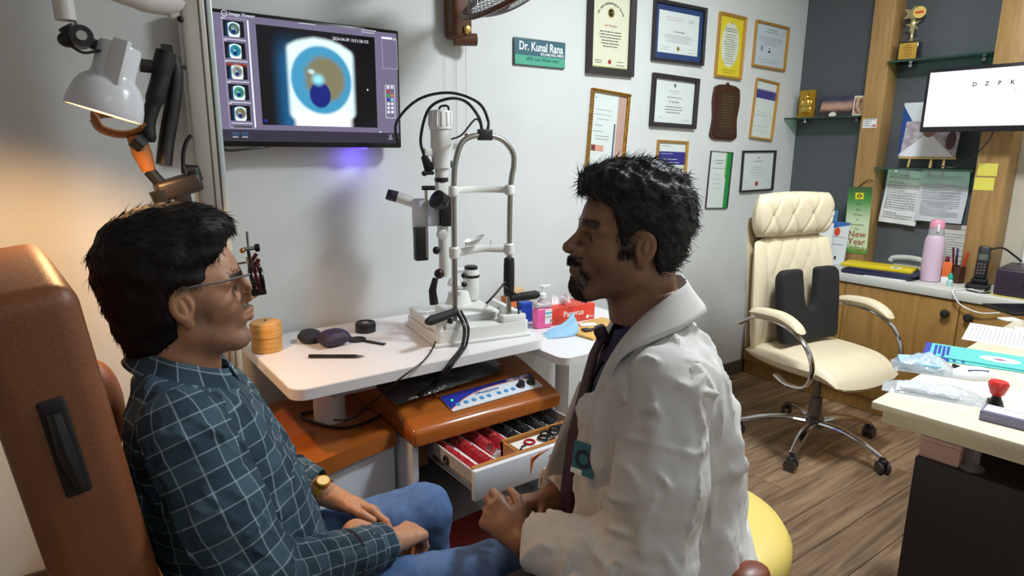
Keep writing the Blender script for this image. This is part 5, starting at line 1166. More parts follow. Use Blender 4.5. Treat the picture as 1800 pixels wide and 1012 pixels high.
p = PZ(915, 560, S2); t = thing('orange_carton', 'orange and cream carton behind the chin rest grip', 'carton', (p[0]+.09, p[1]+.16, S2), 0); MB().rbox(-.06, .06, -.03, .03, 0, .06, .002).build('carton', mat('carton_orange2', (214, 120, 60), .5), t); MB().rbox(-.05, .03, -.025, .025, .0605, .095, .004).build('paper_bag', mat('kraft', (206, 176, 130), .7), t)
p = PZ(1025, 585, S2); t = thing('wooden_tray', 'yellow wooden tray at the back of the side table', 'tray', (p[0]+.09, p[1]+.0, S2), 6); MB().rbox(-.14, .13, -.085, .10, 0, .010, .003).build('board', wood('pale_wood', (206, 156, 70), (226, 182, 100), 6, (1, 8, 8), .4), t)
q_ = (p[0]+.05, p[1]); t = thing('leather_strap', 'dark folded leather strap lying on the wooden tray', 'strap', (q_[0]+.04, q_[1]-.03, S2+.0104), -12); MB().rbox(-.09, .09, -.012, .012, 0, .006, .002).build('strap', mat('strap_dark', (60, 48, 42), .6), t); MB().rbox(-.10, -.07, -.018, .02, 0.0, .008, .003).build('flap', mat('strap_dark', (60, 48, 42), .6), t)
t = thing('white_card', 'white folded card on the wooden tray beside the tissue box', 'card', (q_[0]+.02, q_[1]+.05, S2+.0104), -20); MB().rbox(-.035, .035, -.02, .02, 0, .004, .001).build('card', PAPER, t)

# ------------------------------------------------------------------ pole with lamp arm, exam lamp, hanging ophthalmoscope
ALU = mat('aluminium', (176, 172, 164), .38, .55)
t = thing('instrument_pole', 'grey aluminium instrument pole with white lamp arm', 'pole', (.392, -.295, 0))
MB().rbox(-.034, .030, -.03, .03, .5285, 2.35, .006).build('post', ALU, t); MB().rbox(.0305, .046, -.034, .03, .5285, 2.35, .004).build('side_rail', mat('rail_light', (196, 206, 206), .35, .3), t); MB().rbox(.010, .014, -.0315, -.030, .53, 2.34, .0005, 1).build('groove', mat('groove_dark', (90, 80, 70), .5), t)
g = MB(); gp = [PY(345, 42, -.30), PY(330, 26, -.30), PY(250, 14, -.33), PY(170, -14, -.36), PY(120, -40, -.4)]
g.tube(bez([tuple(Vector(p)-Vector((.392, -.295, -.018))) for p in gp], 24), [.026]*3+[.028]*10+[.024]*12, 10, flat=(1, .8)).build('lamp_arm', mat('arm_white', (206, 202, 198), .4), t)
MB().rbox(-.06, -.03, -.025, .025, 1.755, 1.80, .004).build('arm_clamp', mat('arm_white', (206, 202, 198), .4), t); q = PY(316, 35, -.31); MB().ball((q[0]-.392, q[1]+.295-.012, q[2]), .009).build('arm_screw', BLACK, t)
h0 = PY(345, 122, -.30); MB().cyl((h0[0]-.392, 0, h0[2]), (h0[0]-.392-.16, -.03, h0[2]+.012), .006, n=10).build('hook_rod', STEEL, t)
# exam lamp
LY = -.62
t = thing('exam_lamp', 'white enamel examination lamp with glowing warm rim', 'lamp', tuple(PY(185, 190, LY)))
LO = Vector(PY(185, 190, LY))
up = (Vector(PY(205, 90, LY))-Vector(PY(182, 200, LY))).normalized(); _e = Vector(PY(253, 217, LY))-Vector(PY(115, 175, LY)); up = _e.cross(Vector(ray(184, 196))).normalized(); up = up if up.z > 0 else -up; up = (up+Vector(ray(184, 196)).normalized()*.03).normalized()
LMT = up.to_track_quat('Z', 'Y').to_matrix().to_4x4()
prof = [(.076, -.012), (.077, -.006), (.075, .012), (.068, .04), (.058, .058), (.045, .07), (.043, .08), (.043, .135), (.040, .142), (.0, .143)]
inn = [(r-.003 if r > .003 else 0, z-.003) for r, z in prof]
MB().lathe(prof[::-1]+[(.074, -.012)]+inn[1:], 40, LMT, caps=False).build('shade', mat('enamel', (214, 216, 222), .22), t, sharp=60)
MB().cyl(tuple(LMT @ Vector((0, 0, .012))), tuple(LMT @ Vector((0, 0, .06))), .024, .016, 18).build('bulb', mat('warm_bulb', (255, 220, 170), .4, emit=(255, 180, 90), es=8), t)
MB().tube([tuple(LMT @ Vector((.0735*math.cos(a*.2618), .0735*math.sin(a*.2618), -.0105))) for a in range(24)], .0016, 5, closed=True).build('inner_lip', mat('warm_lip', (255, 220, 170), .4, emit=(255, 150, 60), es=1.2), t)
pl_ = bpy.data.lights.new('lamp_bulb', 'SPOT'); pl_.energy = 32; pl_.color = (1, .56, .24); pl_.shadow_soft_size = .04; pl_.spot_size = math.radians(165); pl_.spot_blend = .5
po = bpy.data.objects.new('lamp_bulb', pl_); COL.objects.link(po); po.parent = t; po.matrix_local = LMT @ T(0, 0, .004)
br = LMT @ T(-.046, 0, .10); MB().rbox(-.012, .002, -.018, .018, -.045, .05, .003, 2, LMT @ T(-.0445, -.006, .10) @ Rz(-35)).build('bracket', mat('enamel', (214, 216, 222), .22), t)
def lo(px, py, y=LY): return Vector(PY(px, py, y))-LO
j0 = lo(142, 66, LY-.01); MB().cyl(j0+Vector((0, -.03, 0)), j0+Vector((0, .03, 0)), .022, n=20).build('joint', BLACK, t); MB().cyl(j0+Vector((0, -.036, 0)), j0+Vector((0, -.030, 0)), .010, n=14).build('joint_screw', STEEL, t)
MB().tube([j0, lo(165, 78), lo(182, 84)], .012, 10).build('swivel', BLACK, t); MB().ball(lo(118, 70), (.018, .014, .016)).build('tension_knob', BLACK, t)
MB().tube([lo(118, 45), lo(128, 58), j0], [.020, .020, .016], 12).build('socket', BLACK, t)
MB().tube([lo(116, 36), lo(108, -10), lo(100, -70)], .020, 14).build('arm_tube', mat('arm_white', (206, 202, 198), .4), t)
MB().tube(bez([j0+Vector((-.02, -.02, -.022)), j0+Vector((0, -.03, -.034)), j0+Vector((.03, -.02, -.026)), lo(178, 92)], 14), .003, 6).build('lead', BLACK, t)
# hanging binocular ophthalmoscope
OY = -.36
def oo(px, py, y=OY): return Vector(PY(px, py, y))
t = thing('head_ophthalmoscope', 'black binocular head ophthalmoscope with brown headband hanging from the pole', 'ophthalmoscope')
LEA = mat('black_leather', (24, 23, 24), .5, bump=.1, bscale=60); TAN = mat('tan_band', (150, 92, 46), .5)
MB().tube(bez([oo(292, 92), oo(288, 108), oo(282, 140), oo(272, 175), oo(260, 215), oo(262, 250)], 26), [.034]*8+[.031]*8+[.025]*9+[.018]*2, 14, flat=(.75, .9)).build('strap', LEA, t)
MB().tube(bez([oo(302, 100, OY+.03), oo(308, 130, OY+.03), oo(304, 180, OY+.03), oo(294, 240, OY+.03), oo(288, 290, OY+.02)], 26), [.028]*6+[.026]*12+[.024]*7, 10, flat=(.5, 1)).build('strap', LEA, t) if False else MB().tube(bez([oo(302, 100, OY+.03), oo(308, 130, OY+.03), oo(304, 180, OY+.03), oo(294, 240, OY+.03), oo(288, 290, OY+.02)], 26), .027, 14, flat=(.75, .9)).build('strap', LEA, t)
MB().tube([oo(246, 115), oo(275, 118)], .017, 10).build('rear_knob', LEA, t); MB().tube([oo(284, 92), oo(302, 94)], .022, 10).build('top_pad', LEA, t)
ring = [oo(164, 205), oo(178, 226), oo(210, 236), oo(240, 232), oo(262, 218), oo(255, 200, OY+.09), oo(215, 196, OY+.13), oo(178, 196, OY+.09)]
MB().tube(bez(ring+[ring[0]], 48)[:-1], .022, 8, closed=True, flat=(.85, .3)).build('headband', TAN, t)
MB().tube([oo(238, 238), oo(250, 270), oo(262, 300)], [.022, .024, .017], 12).build('front_pad', TAN, t); MB().tube([oo(236, 244, OY-.012), oo(252, 258, OY-.012)], .022, 10).build('pad_band', LEA, t)
MB().tube([oo(262, 300), oo(275, 315), oo(282, 322)], .016, 10).build('hinge', BLACK, t)
MB().rbox(-.055, .06, -.04, .04, -.026, .026, .012, 3, T(*oo(312, 328)) @ Ry(-16)).build('optic_box', mat('optic_black', (36, 30, 28), .45), t)
MB().tube([oo(278, 335, OY-.02), oo(286, 356, OY-.02)], [.024, .021], 14).build('eyepiece', BLACK, t); MB().tube([oo(318, 340, OY-.02), oo(324, 358, OY-.02)], [.024, .021], 14).build('eyepiece', BLACK, t)
MB().tube([oo(326, 300, OY-.02), oo(340, 298, OY-.02), oo(346, 318, OY-.02)], .018, 12).build('lamp_house', BLACK, t)
MB().tube(bez([oo(322, 305, OY+.01), oo(322, 270, OY+.01), oo(328, 248, OY+.01), oo(336, 238, OY+.01)], 18), .0055, 8).build('lead', BLACK, t)

# ------------------------------------------------------------------ examination chair under the patient
PO = Vector((.187, -1.084, 0)); PROT = -11
PMX = T(*PO) @ Rz(PROT)
t = thing('examination_chair', 'orange brown padded examination chair with high leaning back', 'chair', M=T(*PO) @ Rz(4))
TANL = mat('tan_vinyl', (118, 70, 40), .45, bump=.1, bscale=160, noise=.08, nscale=5)
BKM = T(-.190, 0, .765) @ Ry(-7)
bm = bmesh.new(); bmesh.ops.create_cube(bm, size=1)
for q in bm.verts: q.co = Vector((q.co.x*.128, q.co.y*.50, q.co.z*.95))
bmesh.ops.bevel(bm, geom=bm.edges[:], offset=.032, segments=6, affect='EDGES', profile=.5)
me = bpy.data.meshes.new('backrest')
for q in bm.verts: q.co = BKM @ q.co
bm.to_mesh(me); bm.free(); me.materials.append(TANL); me.polygons.foreach_set('use_smooth', [True]*len(me.polygons)); put('backrest', me, t)
hd = MB().rbox(-.016, .016, -.006, .004, -.072, .072, .005, 3, T(-.222, -.2505, 1.02) @ Ry(-7)).build('latch_recess', mat('latch_black', (24, 16, 12), .8), t)
MB().tube([(-.230, -.262, 1.075), (-.223, -.266, 1.02), (-.212, -.262, .965)], [.008, .011, .008], 10).build('latch_lever', BLACK, hd)
MB().ball((-.125, .31, .86), (.05, .045, .115), n=20, m=14).build('side_bolster', TANL, t, 80)
MB().rbox(-.17, .36, -.255, .255, .335, .405, .03, 4).build('seat', TANL, t); MB().rbox(-.14, .32, -.2, .2, .27, .334, .01).build('seat_pan', BLACK, t)
MB().lathe([(.26, .001), (.26, .03), (.10, .05), (.08, .06), (.08, .2695)], 30, T(.06, 0, 0)).build('pedestal', mat('pedestal_white', (200, 200, 204), .4), t)
MB().rbox(.30, .33, -.10, .10, .06, .269, .006).build('leg_rest', BLACK, t); MB().rbox(.30, .66, -.30, .16, .06, .078, .006).build('foot_plate', STEEL, t)
# doctor stool
SO = Vector((1.165, -1.465, 0))
t = thing('round_stool', 'round yellow padded stool under the doctor', 'stool', tuple(SO))
YEL = mat('yellow_vinyl', (226, 200, 108), .4)
MB().lathe([(.02, .452), (.20, .452), (.235, .466), (.248, .495), (.246, .53), (.230, .555), (.18, .568), (.02, .572)], 44).build('seat', YEL, t, sharp=60)
MB().lathe([(.18, .430), (.205, .433), (.205, .4515), (.18, .4518)], 36).build('seat_ring', mat('ring_brown', (116, 56, 34), .4), t)
MB().lathe([(.028, .06), (.028, .30), (.02, .301), (.02, .4295)], 18).build('column', CHROME, t)
lv = Vector(PD(1318, 1010, 1.20))-SO
MB().ball(lv, (.045, .032, .018), n=18, m=10).build('lever_paddle', mat('ring_brown', (116, 56, 34), .4), t); MB().tube([tuple(lv), tuple(lv*.6+Vector((0, 0, .15))), (0, 0, .40)], .006, 8).build('height_lever', STEEL, t)
for k in range(5):
    a = 2*math.pi*k/5+.3; MB().tube([(.02*math.cos(a), .02*math.sin(a), .08), (.15*math.cos(a), .15*math.sin(a), .078), (.26*math.cos(a), .26*math.sin(a), .06)], .014, 8).build('base_leg', CHROME, t)
    MB().lathe([(.008, .001), (.024, .006), (.026, .025), (.022, .045), (.008, .05)], 14, T(.26*math.cos(a), .26*math.sin(a), 0)).build('castor', BLACK, t)
# dark red bin/footstool between the two people
t = thing('foot_box', 'dark maroon low box standing in shade in front of the console', 'box', (1.0, -.80, 0.0005), 4)
MB().rbox(-.13, .13, -.09, .09, 0, .20, .012, 3).build('body', mat('maroon_box_dark', (84, 22, 26), .5), t); MB().rbox(-.133, .133, -.093, .093, .2002, .222, .006).build('lid', mat('maroon_lid_dark', (70, 20, 24), .45), t)
# ------------------------------------------------------------------ people: bodies are grown as one smooth surface from a signed distance field
from mathutils.bvhtree import BVHTree
V3 = lambda *a: np.array(a, dtype=np.float32)
def smin(a, b, k):
    if k <= 0: return np.minimum(a, b)
    h = np.maximum(k-np.abs(a-b), 0)/k
    return np.minimum(a, b)-h*h*k*.25
class SDF:
    def __init__(s): s.ops = []
    def _add(s, op, fn, lo, hi, k): s.ops.append((op, fn, np.array(lo, np.float32), np.array(hi, np.float32), k)); return s
    def cone(s, a, b, ra, rb=None, k=.02, op='u', flat=None):
        """round cone; flat=(axis, factor) thins it along an axis"""
        rb = ra if rb is None else rb; a, b = V3(*a), V3(*b); ba = b-a; L = float(ba@ba)+1e-12
        def fn(P):
            if flat is not None:
                n = V3(*flat[0]); n = n/np.linalg.norm(n); f = flat[1]
                q = P-a; t = np.clip((q@ba)/L, 0, 1)[..., None]; w = q-t*ba; c = (w@n)[..., None]; w = w+n*c*(f-1)
                return (np.sqrt((w*w).sum(-1))-(ra+(rb-ra)*t[..., 0]))/max(1, f**.5)
            q = P-a; t = np.clip((q@ba)/L, 0, 1); w = q-t[..., None]*ba
            return np.sqrt((w*w).sum(-1))-(ra+(rb-ra)*t)
        m = max(ra, rb)*1.05
        return s._add(op, fn, np.minimum(a, b)-m, np.maximum(a, b)+m, k)
    def ell(s, c, r, k=.02, op='u', rot=None):
        c, r = V3(*c), V3(*r); Rm = np.array(rot.to_3x3(), np.float32).T if rot is not None else None
        def fn(P):
            q = P-c
            if Rm is not None: q = q@Rm.T
            k0 = np.sqrt(((q/r)**2).sum(-1)); k1 = np.sqrt(((q/(r*r))**2).sum(-1))+1e-9
            return k0*(k0-1)/k1
        m = float(r.max())
        return s._add(op, fn, c-m, c+m, k)
    def fn(s, f, lo, hi, k=0, op='u'): return s._add(op, f, lo, hi, k)
    def pts(s, P):
        D = np.full(P.shape[:-1], 1.0, np.float32)
        for op, fn, lo, hi, k in s.ops: D = s._ap(D, op, fn(P), k)
        return D
    def _ap(s, D, op, d, k):
        if op == 'u': return smin(D, d, k)
        if op == 's': return -smin(-D, d, k)
        if op == 'i': return -smin(-D, -d, k)
        if op == 'd': return D+d
    def mesh(s, lo, hi, h):
        lo, hi = np.array(lo, np.float32), np.array(hi, np.float32); n = np.ceil((hi-lo)/h).astype(int)+1
        D = np.full(n, .2, np.float32); ax = [lo[i]+h*np.arange(n[i], dtype=np.float32) for i in range(3)]
        for op, fn, a, b, k in s.ops:
            pad_ = k+3*h+.006
            i0 = np.clip(np.floor((a-pad_-lo)/h).astype(int), 0, n); i1 = np.clip(np.ceil((b+pad_-lo)/h).astype(int)+1, 0, n)
            if (i1 <= i0).any(): continue
            sl = tuple(slice(p, q) for p, q in zip(i0, i1))
            P = np.stack(np.meshgrid(*[ax[i][sl[i]] for i in range(3)], indexing='ij'), -1)
            D[sl] = s._ap(D[sl], op, fn(P).astype(np.float32), k)
        for i in range(3):          # close at the box faces
            q = [slice(None)]*3; q[i] = 0; D[tuple(q)] = np.maximum(D[tuple(q)], h*.5); q[i] = -1; D[tuple(q)] = np.maximum(D[tuple(q)], h*.5)
        return surfnet(D, lo, h)
def surfnet(D, lo, h):
    I = D < 0; n = D.shape; c = [slice(0, -1), slice(1, None)]
    cnt = np.zeros((n[0]-1, n[1]-1, n[2]-1), np.int8)
    for a in (0, 1):
        for b in (0, 1):
            for d in (0, 1): cnt += I[c[a], c[b], c[d]]
    idx = np.argwhere((cnt > 0) & (cnt < 8)); N = len(idx)
    off = np.array([(a, b, d) for a in (0, 1) for b in (0, 1) for d in (0, 1)])
    val = np.stack([D[idx[:, 0]+o[0], idx[:, 1]+o[1], idx[:, 2]+o[2]] for o in off], 1)
    acc = np.zeros((N, 3), np.float32); m = np.zeros(N, np.float32)
    for i in range(8):
        for j in range(i+1, 8):
            if np.abs(off[i]-off[j]).sum() != 1: continue
            ch = (val[:, i] < 0) != (val[:, j] < 0); t = np.where(ch, val[:, i]/(val[:, i]-val[:, j]+1e-20), 0)
            acc += np.where(ch[:, None], off[i]+t[:, None]*(off[j]-off[i]), 0); m += ch
    V = lo+h*(idx+acc/m[:, None])
    vid = np.full(cnt.shape, -1, np.int32); vid[idx[:, 0], idx[:, 1], idx[:, 2]] = np.arange(N)
    F = []
    for a in range(3):
        b, d = (a+1) % 3, (a+2) % 3
        s0 = [slice(1, -1)]*3; s1 = [slice(1, -1)]*3; s0[a] = slice(0, -1); s1[a] = slice(1, None)
        A, B = I[tuple(s0)], I[tuple(s1)]; e = np.argwhere(A != B); fl = A[e[:, 0], e[:, 1], e[:, 2]]
        e = e+1; e[:, a] -= 1
        def cell(db, dd):
            q = e.copy(); q[:, b] -= db; q[:, d] -= dd; return vid[q[:, 0], q[:, 1], q[:, 2]]
        Q = np.stack([cell(1, 1), cell(0, 1), cell(0, 0), cell(1, 0)], 1); Q[~fl] = Q[~fl][:, ::-1]; F.append(Q)
    F = np.concatenate(F); F = F[(F >= 0).all(1)]
    return V, F
def lerp(a, b, t): return tuple(np.array(a)*(1-t)+np.array(b)*t)
def join(parts):
    V = []; F = []; n = 0
    for v, f in parts: V.append(v); F.append(f+n); n += len(v)
    return np.concatenate(V), np.concatenate(F)
def npmesh(name, V, F, m, attrs=None):
    me = bpy.data.meshes.new(name); me.vertices.add(len(V)); me.vertices.foreach_set('co', V.astype(np.float32).ravel())
    k = F.shape[1]; me.loops.add(len(F)*k); me.loops.foreach_set('vertex_index', F.astype(np.int32).ravel()); me.polygons.add(len(F))
    me.polygons.foreach_set('loop_start', np.arange(0, len(F)*k, k, dtype=np.int32)); me.polygons.foreach_set('loop_total', np.full(len(F), k, np.int32))
    me.update(calc_edges=True); me.validate(); me.polygons.foreach_set('use_smooth', [True]*len(me.polygons)); me.materials.append(m)
    for nm, a in (attrs or {}).items():
        if a.ndim == 1: at = me.attributes.new(nm, 'FLOAT', 'POINT'); at.data.foreach_set('value', a.astype(np.float32))
        else: at = me.attributes.new(nm, 'FLOAT_VECTOR', 'POINT'); at.data.foreach_set('vector', a.astype(np.float32).ravel())
    return me
def waves(seed, scale, stretch=(1, 1, 1), n=5):
    r = np.random.RandomState(seed); K = r.normal(size=(n, 3)); K /= np.linalg.norm(K, axis=1)[:, None]; K = K*np.array(stretch)*(2*math.pi/scale)*r.uniform(.7, 1.4, (n, 1)); ph = r.uniform(0, 6.28, n); K2 = r.normal(size=(n, 3))*2*math.pi/(scale*2.5); K = K.astype(np.float32); K2 = K2.astype(np.float32)
    def f(P):
        o = 0
        for i in range(n): o = o+np.sin(P@K[i]+ph[i]+1.5*np.sin(P@K2[i]+ph[i]*2))
        return (o/n).astype(np.float32)
    return f
def ridges(seed, scale, stretch=(1, 1, 1), n=3):
    r = np.random.RandomState(seed); K = r.normal(size=(n, 3)); K /= np.linalg.norm(K, axis=1)[:, None]; K = (K*np.array(stretch)*(math.pi/scale)).astype(np.float32); ph = r.uniform(0, 6.28, n); K2 = (r.normal(size=(n, 3))*2*math.pi/(scale*3)).astype(np.float32); K3 = (r.normal(size=(n, 3))*2*math.pi/(scale*2.2)).astype(np.float32)
    def f(P):
        o = 0
        for i in range(n): o = o-np.maximum(0, 1-1.6*np.abs(np.sin(P@K[i]+ph[i]+1.2*np.sin(P@K2[i]+ph[i]*2))))**1.5*np.clip(np.sin(P@K3[i]+ph[i]*3)+.2, 0, 1)
        return o.astype(np.float32)
    return f
def poly2(poly):
    """signed distance to a polygon in the xz plane"""
    Q = np.array(poly, np.float32)
    def f(P):
        x, z = P[..., 0], P[..., 2]; d = np.full(x.shape, 1e3, np.float32); ins = np.zeros(x.shape, bool)
        for i in range(len(Q)):
            a, b = Q[i], Q[(i+1) % len(Q)]; e = b-a; wx, wz = x-a[0], z-a[1]; t = np.clip((wx*e[0]+wz*e[1])/(e@e), 0, 1)
            d = np.minimum(d, (wx-e[0]*t)**2+(wz-e[1]*t)**2)
            c = ((a[1] <= z) & (b[1] > z)) | ((b[1] <= z) & (a[1] > z)); ins ^= c & (x < a[0]+(z-a[1])/(b[1]-a[1]+1e-12)*e[0])
        d = np.sqrt(d); return np.where(ins, -d, d)
    return f
# ---- materials
def attr_mix(name, base, other, attr, rough=.55, noise=.08, nscale=60, sub=0, bump=.1, bscale=300):
    m = mat(name, base, rough, noise=noise, nscale=nscale, bump=bump, bscale=bscale, sub=sub); nt = m.node_tree; b = nt.nodes['Principled BSDF']
    a = node(nt, 'ShaderNodeAttribute', _attribute_name=attr); old = b.inputs['Base Color'].links[0].from_socket
    nt.links.new(mixc(nt, X(nt, a.outputs['Fac']), old, RGB(*other)), b.inputs['Base Color']); return m
SKINP = attr_mix('skin_warm', (180, 132, 102), (40, 30, 28), 'stubble', .5)
SKIND = attr_mix('skin_brown', (138, 99, 76), (36, 30, 28), 'stubble', .45)
HAIRM = mat('black_hair', (20, 16, 15), .62, spec=.25, noise=.3, nscale=200, stretch=(1, 1, 1))
HAIRG = mat('greying_hair', (32, 31, 32), .55, spec=.3, noise=.5, nscale=160)
def plaid(name, c0, c1, line, sp=.034):
    m = bpy.data.materials.new(name); m.use_nodes = True; nt = m.node_tree; b = nt.nodes['Principled BSDF']; b.inputs['Roughness'].default_value = .8; b.inputs['Specular IOR Level'].default_value = .15
    a = node(nt, 'ShaderNodeAttribute', _attribute_name='weave'); s = node(nt, 'ShaderNodeSeparateXYZ'); nt.links.new(a.outputs['Vector'], s.inputs[0]); u, v = X(nt, s.outputs[0])/sp, X(nt, s.outputs[1])/sp
    def ln(q, w): return (q.frac()-.5).ab().sm(.5-w*1.0, .5-w*.35) if False else (q.frac()-.5).ab().sm(w*1.2, w*.5)
    def wide(q): return ((q*.5).frac()-.5).ab().sm(.30, .20)
    c = mixc(nt, wide(u)*.5, RGB(*c0), RGB(*c1)); c = mixc(nt, wide(v)*.5, c, RGB(*c1))
    c = mixc(nt, ln(u, .045)*.48, c, RGB(*line)); c = mixc(nt, ln(v, .045)*.48, c, RGB(*line))
    tc = node(nt, 'ShaderNodeTexCoord'); n = node(nt, 'ShaderNodeTexNoise', Scale=420, Detail=2); nt.links.new(tc.outputs['Object'], n.inputs['Vector']); bp = node(nt, 'ShaderNodeBump', Strength=.25, Distance=.002); nt.links.new(n.outputs['Fac'], bp.inputs['Height']); nt.links.new(bp.outputs[0], b.inputs['Normal'])
    nt.links.new(c, b.inputs['Base Color']); return m
PLAID = plaid('plaid_cotton', (66, 88, 102), (38, 54, 68), (164, 184, 194), .031)
COATM = mat('white_coat_cotton', (208, 206, 204), .8, spec=.2, bump=.15, bscale=500)
DENIM = mat('blue_denim', (84, 112, 158), .85, spec=.2, noise=.12, nscale=40, bump=.3, bscale=500)
DARKT = mat('dark_trousers', (34, 32, 40), .8)
NAVY = mat('navy_shirt', (52, 48, 84), .75)
# ---- head, in a frame with its origin between the ear canals
def head_sdf(S_, M=None, sc=1.0, nose=1.0, beard=0, jaw=0.0):
    """M maps the head frame to the person frame (4x4)"""
    Mi = np.array(M, np.float32)
    def p(x, y, z): q = Mi[:3, :3]@(np.array([x, y, z], np.float32)*sc)+Mi[:3, 3]; return tuple(float(w) for w in q)
    rot = M.to_3x3().to_4x4()
    def E(c, r, k, op='u', tilt=None): S_.ell(p(*c), tuple(q*sc for q in r), k, op, (rot @ tilt) if tilt is not None else rot)
    def C_(a, b, ra, rb, k, op='u'): S_.cone(p(*a), p(*b), ra*sc, rb*sc, k, op)
    C_((-.026, 0, -.04), (-.044, 0, -.17), .056, .060, .02); C_((.012, 0, -.080), (-.012, 0, -.17), .034, .045, .03)
    E((-.008, 0, .048), (.101, .077, .083), .03); E((.034, 0, -.005), (.060, .062, .088), .03)
    for s in (-1, 1):
        C_((.006, .046*s, -.050), (.070+jaw, .018*s, -.088), .020, .016, .03)
        C_((.083, .012*s, .036), (.066, .046*s, .033), .013, .012, .014); E((.060, .044*s, -.012), (.026, .021, .022), .02)
    E((.080+jaw, 0, -.086), (.019, .021, .017), .018); E((.080+jaw*.7, 0, -.036), (.024, .031, .027), .016)
    for s in (-1, 1): E((.097, .031*s, .016), (.022, .017, .012), .012, 's')
    for s in (-1, 1): E((.0735, .031*s, .016), (.0125, .0145, .0118), .004)
    C_((.087, 0, .032), (.113*nose, 0, -.001), .0080, .0088, .012); C_((.098, 0, -.010), (.112*nose, 0, -.006), .0085, .0085, .008)
    E((.1145*nose, 0, -.005), (.0098, .0100, .0092), .006)
    for s in (-1, 1): E((.102, .0125*s, -.010), (.011, .0075, .0085), .007)
    for s in (-1, 1):
        C_((.1045+jaw*.8, 0, -.0345), (.088+jaw*.6, .021*s, -.040), .0062, .004, .005); C_((.1015+jaw*.8, 0, -.0485), (.087+jaw*.6, .019*s, -.043), .0068, .004, .006)
        C_((.116+jaw*.8, 0, -.0412), (.094+jaw*.6, .024*s, -.0415), .0022, .0016, .003, 's')
        E((.086, .031*s, .0165), (.010, .0125, .0040), .002, 's')
        tl = Matrix.Rotation(math.radians(-12), 4, 'Y') @ Matrix.Rotation(math.radians(-16*s), 4, 'Z')
        E((-.004, .077*s, .003), (.0195, .0078, .0285), .006, 'u', tl); E((.0005, .0845*s, .005), (.0125, .0085, .0195), .004, 's', tl); E((-.003, .0795*s, .003), (.006, .0045, .014), .003, 'u', tl)
        E((.001, .0745*s, -.026), (.009, .006, .010), .006, 'u')
    if beard:
        E((.100+jaw*.7, 0, -.0265), (.011, .027, .0085), .008); E((.091+jaw, 0, -.076), (.015, .023, .022), .012)
    return p, rot
def tube_strand(out, P0, d0, d1, L, w, rng):
    """bent thin three-sided hair"""
    n = len(P0); pts = []
    for s in (0, .35, .7, 1.0): pts.append(P0+d0*(L*s)[:, None]+d1*(L*s*s)[:, None])
    side = np.cross(d0, rng.normal(size=(n, 3))); side /= np.linalg.norm(side, axis=1)[:, None]+1e-9; oth = np.cross(d0, side)
    ws = (1, .9, .65, .15); V = []
    for q, ww in zip(pts, ws):
        for a in (0, 2.094, 4.189): V.append(q+(side*math.cos(a)+oth*math.sin(a))*(w*ww)[:, None])
    V = np.stack(V, 1).reshape(-1, 3)      # n x 12
    base = (np.arange(n)*12)[:, None]; F = []
    for k in range(3):
        for j in range(3): F.append(base+np.array([[k*3+j, k*3+(j+1) % 3, k*3+3+(j+1) % 3, k*3+3+j]]))
    out.append((V.astype(np.float32), np.concatenate(F)))
def sample_surface(V, F, n, rng, mask=None):
    a, b, c, d = (V[F[:, i]] for i in range(4)); ar = np.linalg.norm(np.cross(c-a, d-b), axis=1)
    if mask is not None: ar = ar*mask((a+c)/2)
    i = rng.choice(len(F), n, p=ar/ar.sum()); s, t = rng.uniform(size=(2, n, 1)); P = (a[i]*(1-s)+b[i]*s)*(1-t)+(d[i]*(1-s)+c[i]*s)*t
    N = np.cross(c[i]-a[i], d[i]-b[i]); N /= np.linalg.norm(N, axis=1)[:, None]+1e-9; return P, N
# ---- hand: wrist at the origin, fingers along +x, palm faces -z, thumb on +y
def hand_sdf(S_, M, curl=(40, 45, 30), spread=1, thumb=(35, 20), mirror=1, sc=1.0, extra=None):
    Mi = np.array(M, np.float32)
    def p(v): q = Mi[:3, :3]@(np.array([v[0], v[1]*mirror, v[2]], np.float32)*sc)+Mi[:3, 3]; return tuple(float(w) for w in q)
    ys = (.026, .009, -.009, -.026); ln = ((.044, .026, .021), (.048, .030, .022), (.045, .028, .022), (.036, .021, .019)); rr = (.0090, .0092, .0088, .0078)
    S_.cone(p((-.02, 0, 0)), p((.03, 0, -.001)), .026*sc, .028*sc, .015, flat=(Mi[:3, :3]@V3(0, 0, 1), 1.35))
    for i, y in enumerate(ys):
        k0 = (.082-.004*abs(i-1), y, .002); S_.cone(p((.012, y*.55, 0)), p(k0), .0135*sc, .0115*sc, .012)
        a = 0; q = np.array(k0); az = math.radians((y/.026)*5*spread)
        cc = curl[i] if isinstance(curl[0], (tuple, list)) else curl
        for j in range(3):
            a += math.radians(cc[j]); dv = np.array([math.cos(a)*math.cos(az), math.sin(az)*math.cos(a), -math.sin(a)]); q2 = q+dv*ln[i][j]
            S_.cone(p(q), p(q2), rr[i]*(1-.08*j)*sc, rr[i]*(.93-.1*j)*sc, .003 if j else .006); q = q2
    q = np.array([.018, .022, -.004]); a, b = math.radians(thumb[0]), math.radians(thumb[1])
    S_.cone(p((.008, .012, -.004)), p((.035, .036, -.010)), .016*sc, .0125*sc, .012)
    q = np.array([.035, .036, -.010])
    for j, l in enumerate((.034, .028)):
        dv = np.array([math.cos(a-.45*j), math.sin(a-.45*j)*math.cos(b), -math.sin(b)]); dv /= np.linalg.norm(dv); q2 = q+dv*l; S_.cone(p(q), p(q2), (.0108-.001*j)*sc, (.0100-.0016*j)*sc, .004); q = q2
def basis(o, fwd, up):
    """hand frame: x along fwd, z roughly along up (back of the hand)"""
    x = Vector(fwd).normalized(); z = Vector(up); z = (z-x*z.dot(x)).normalized(); y = z.cross(x); M = Matrix.Identity(4)
    for i in range(3): M[i][0], M[i][1], M[i][2], M[i][3] = x[i], y[i], z[i], o[i]
    return M
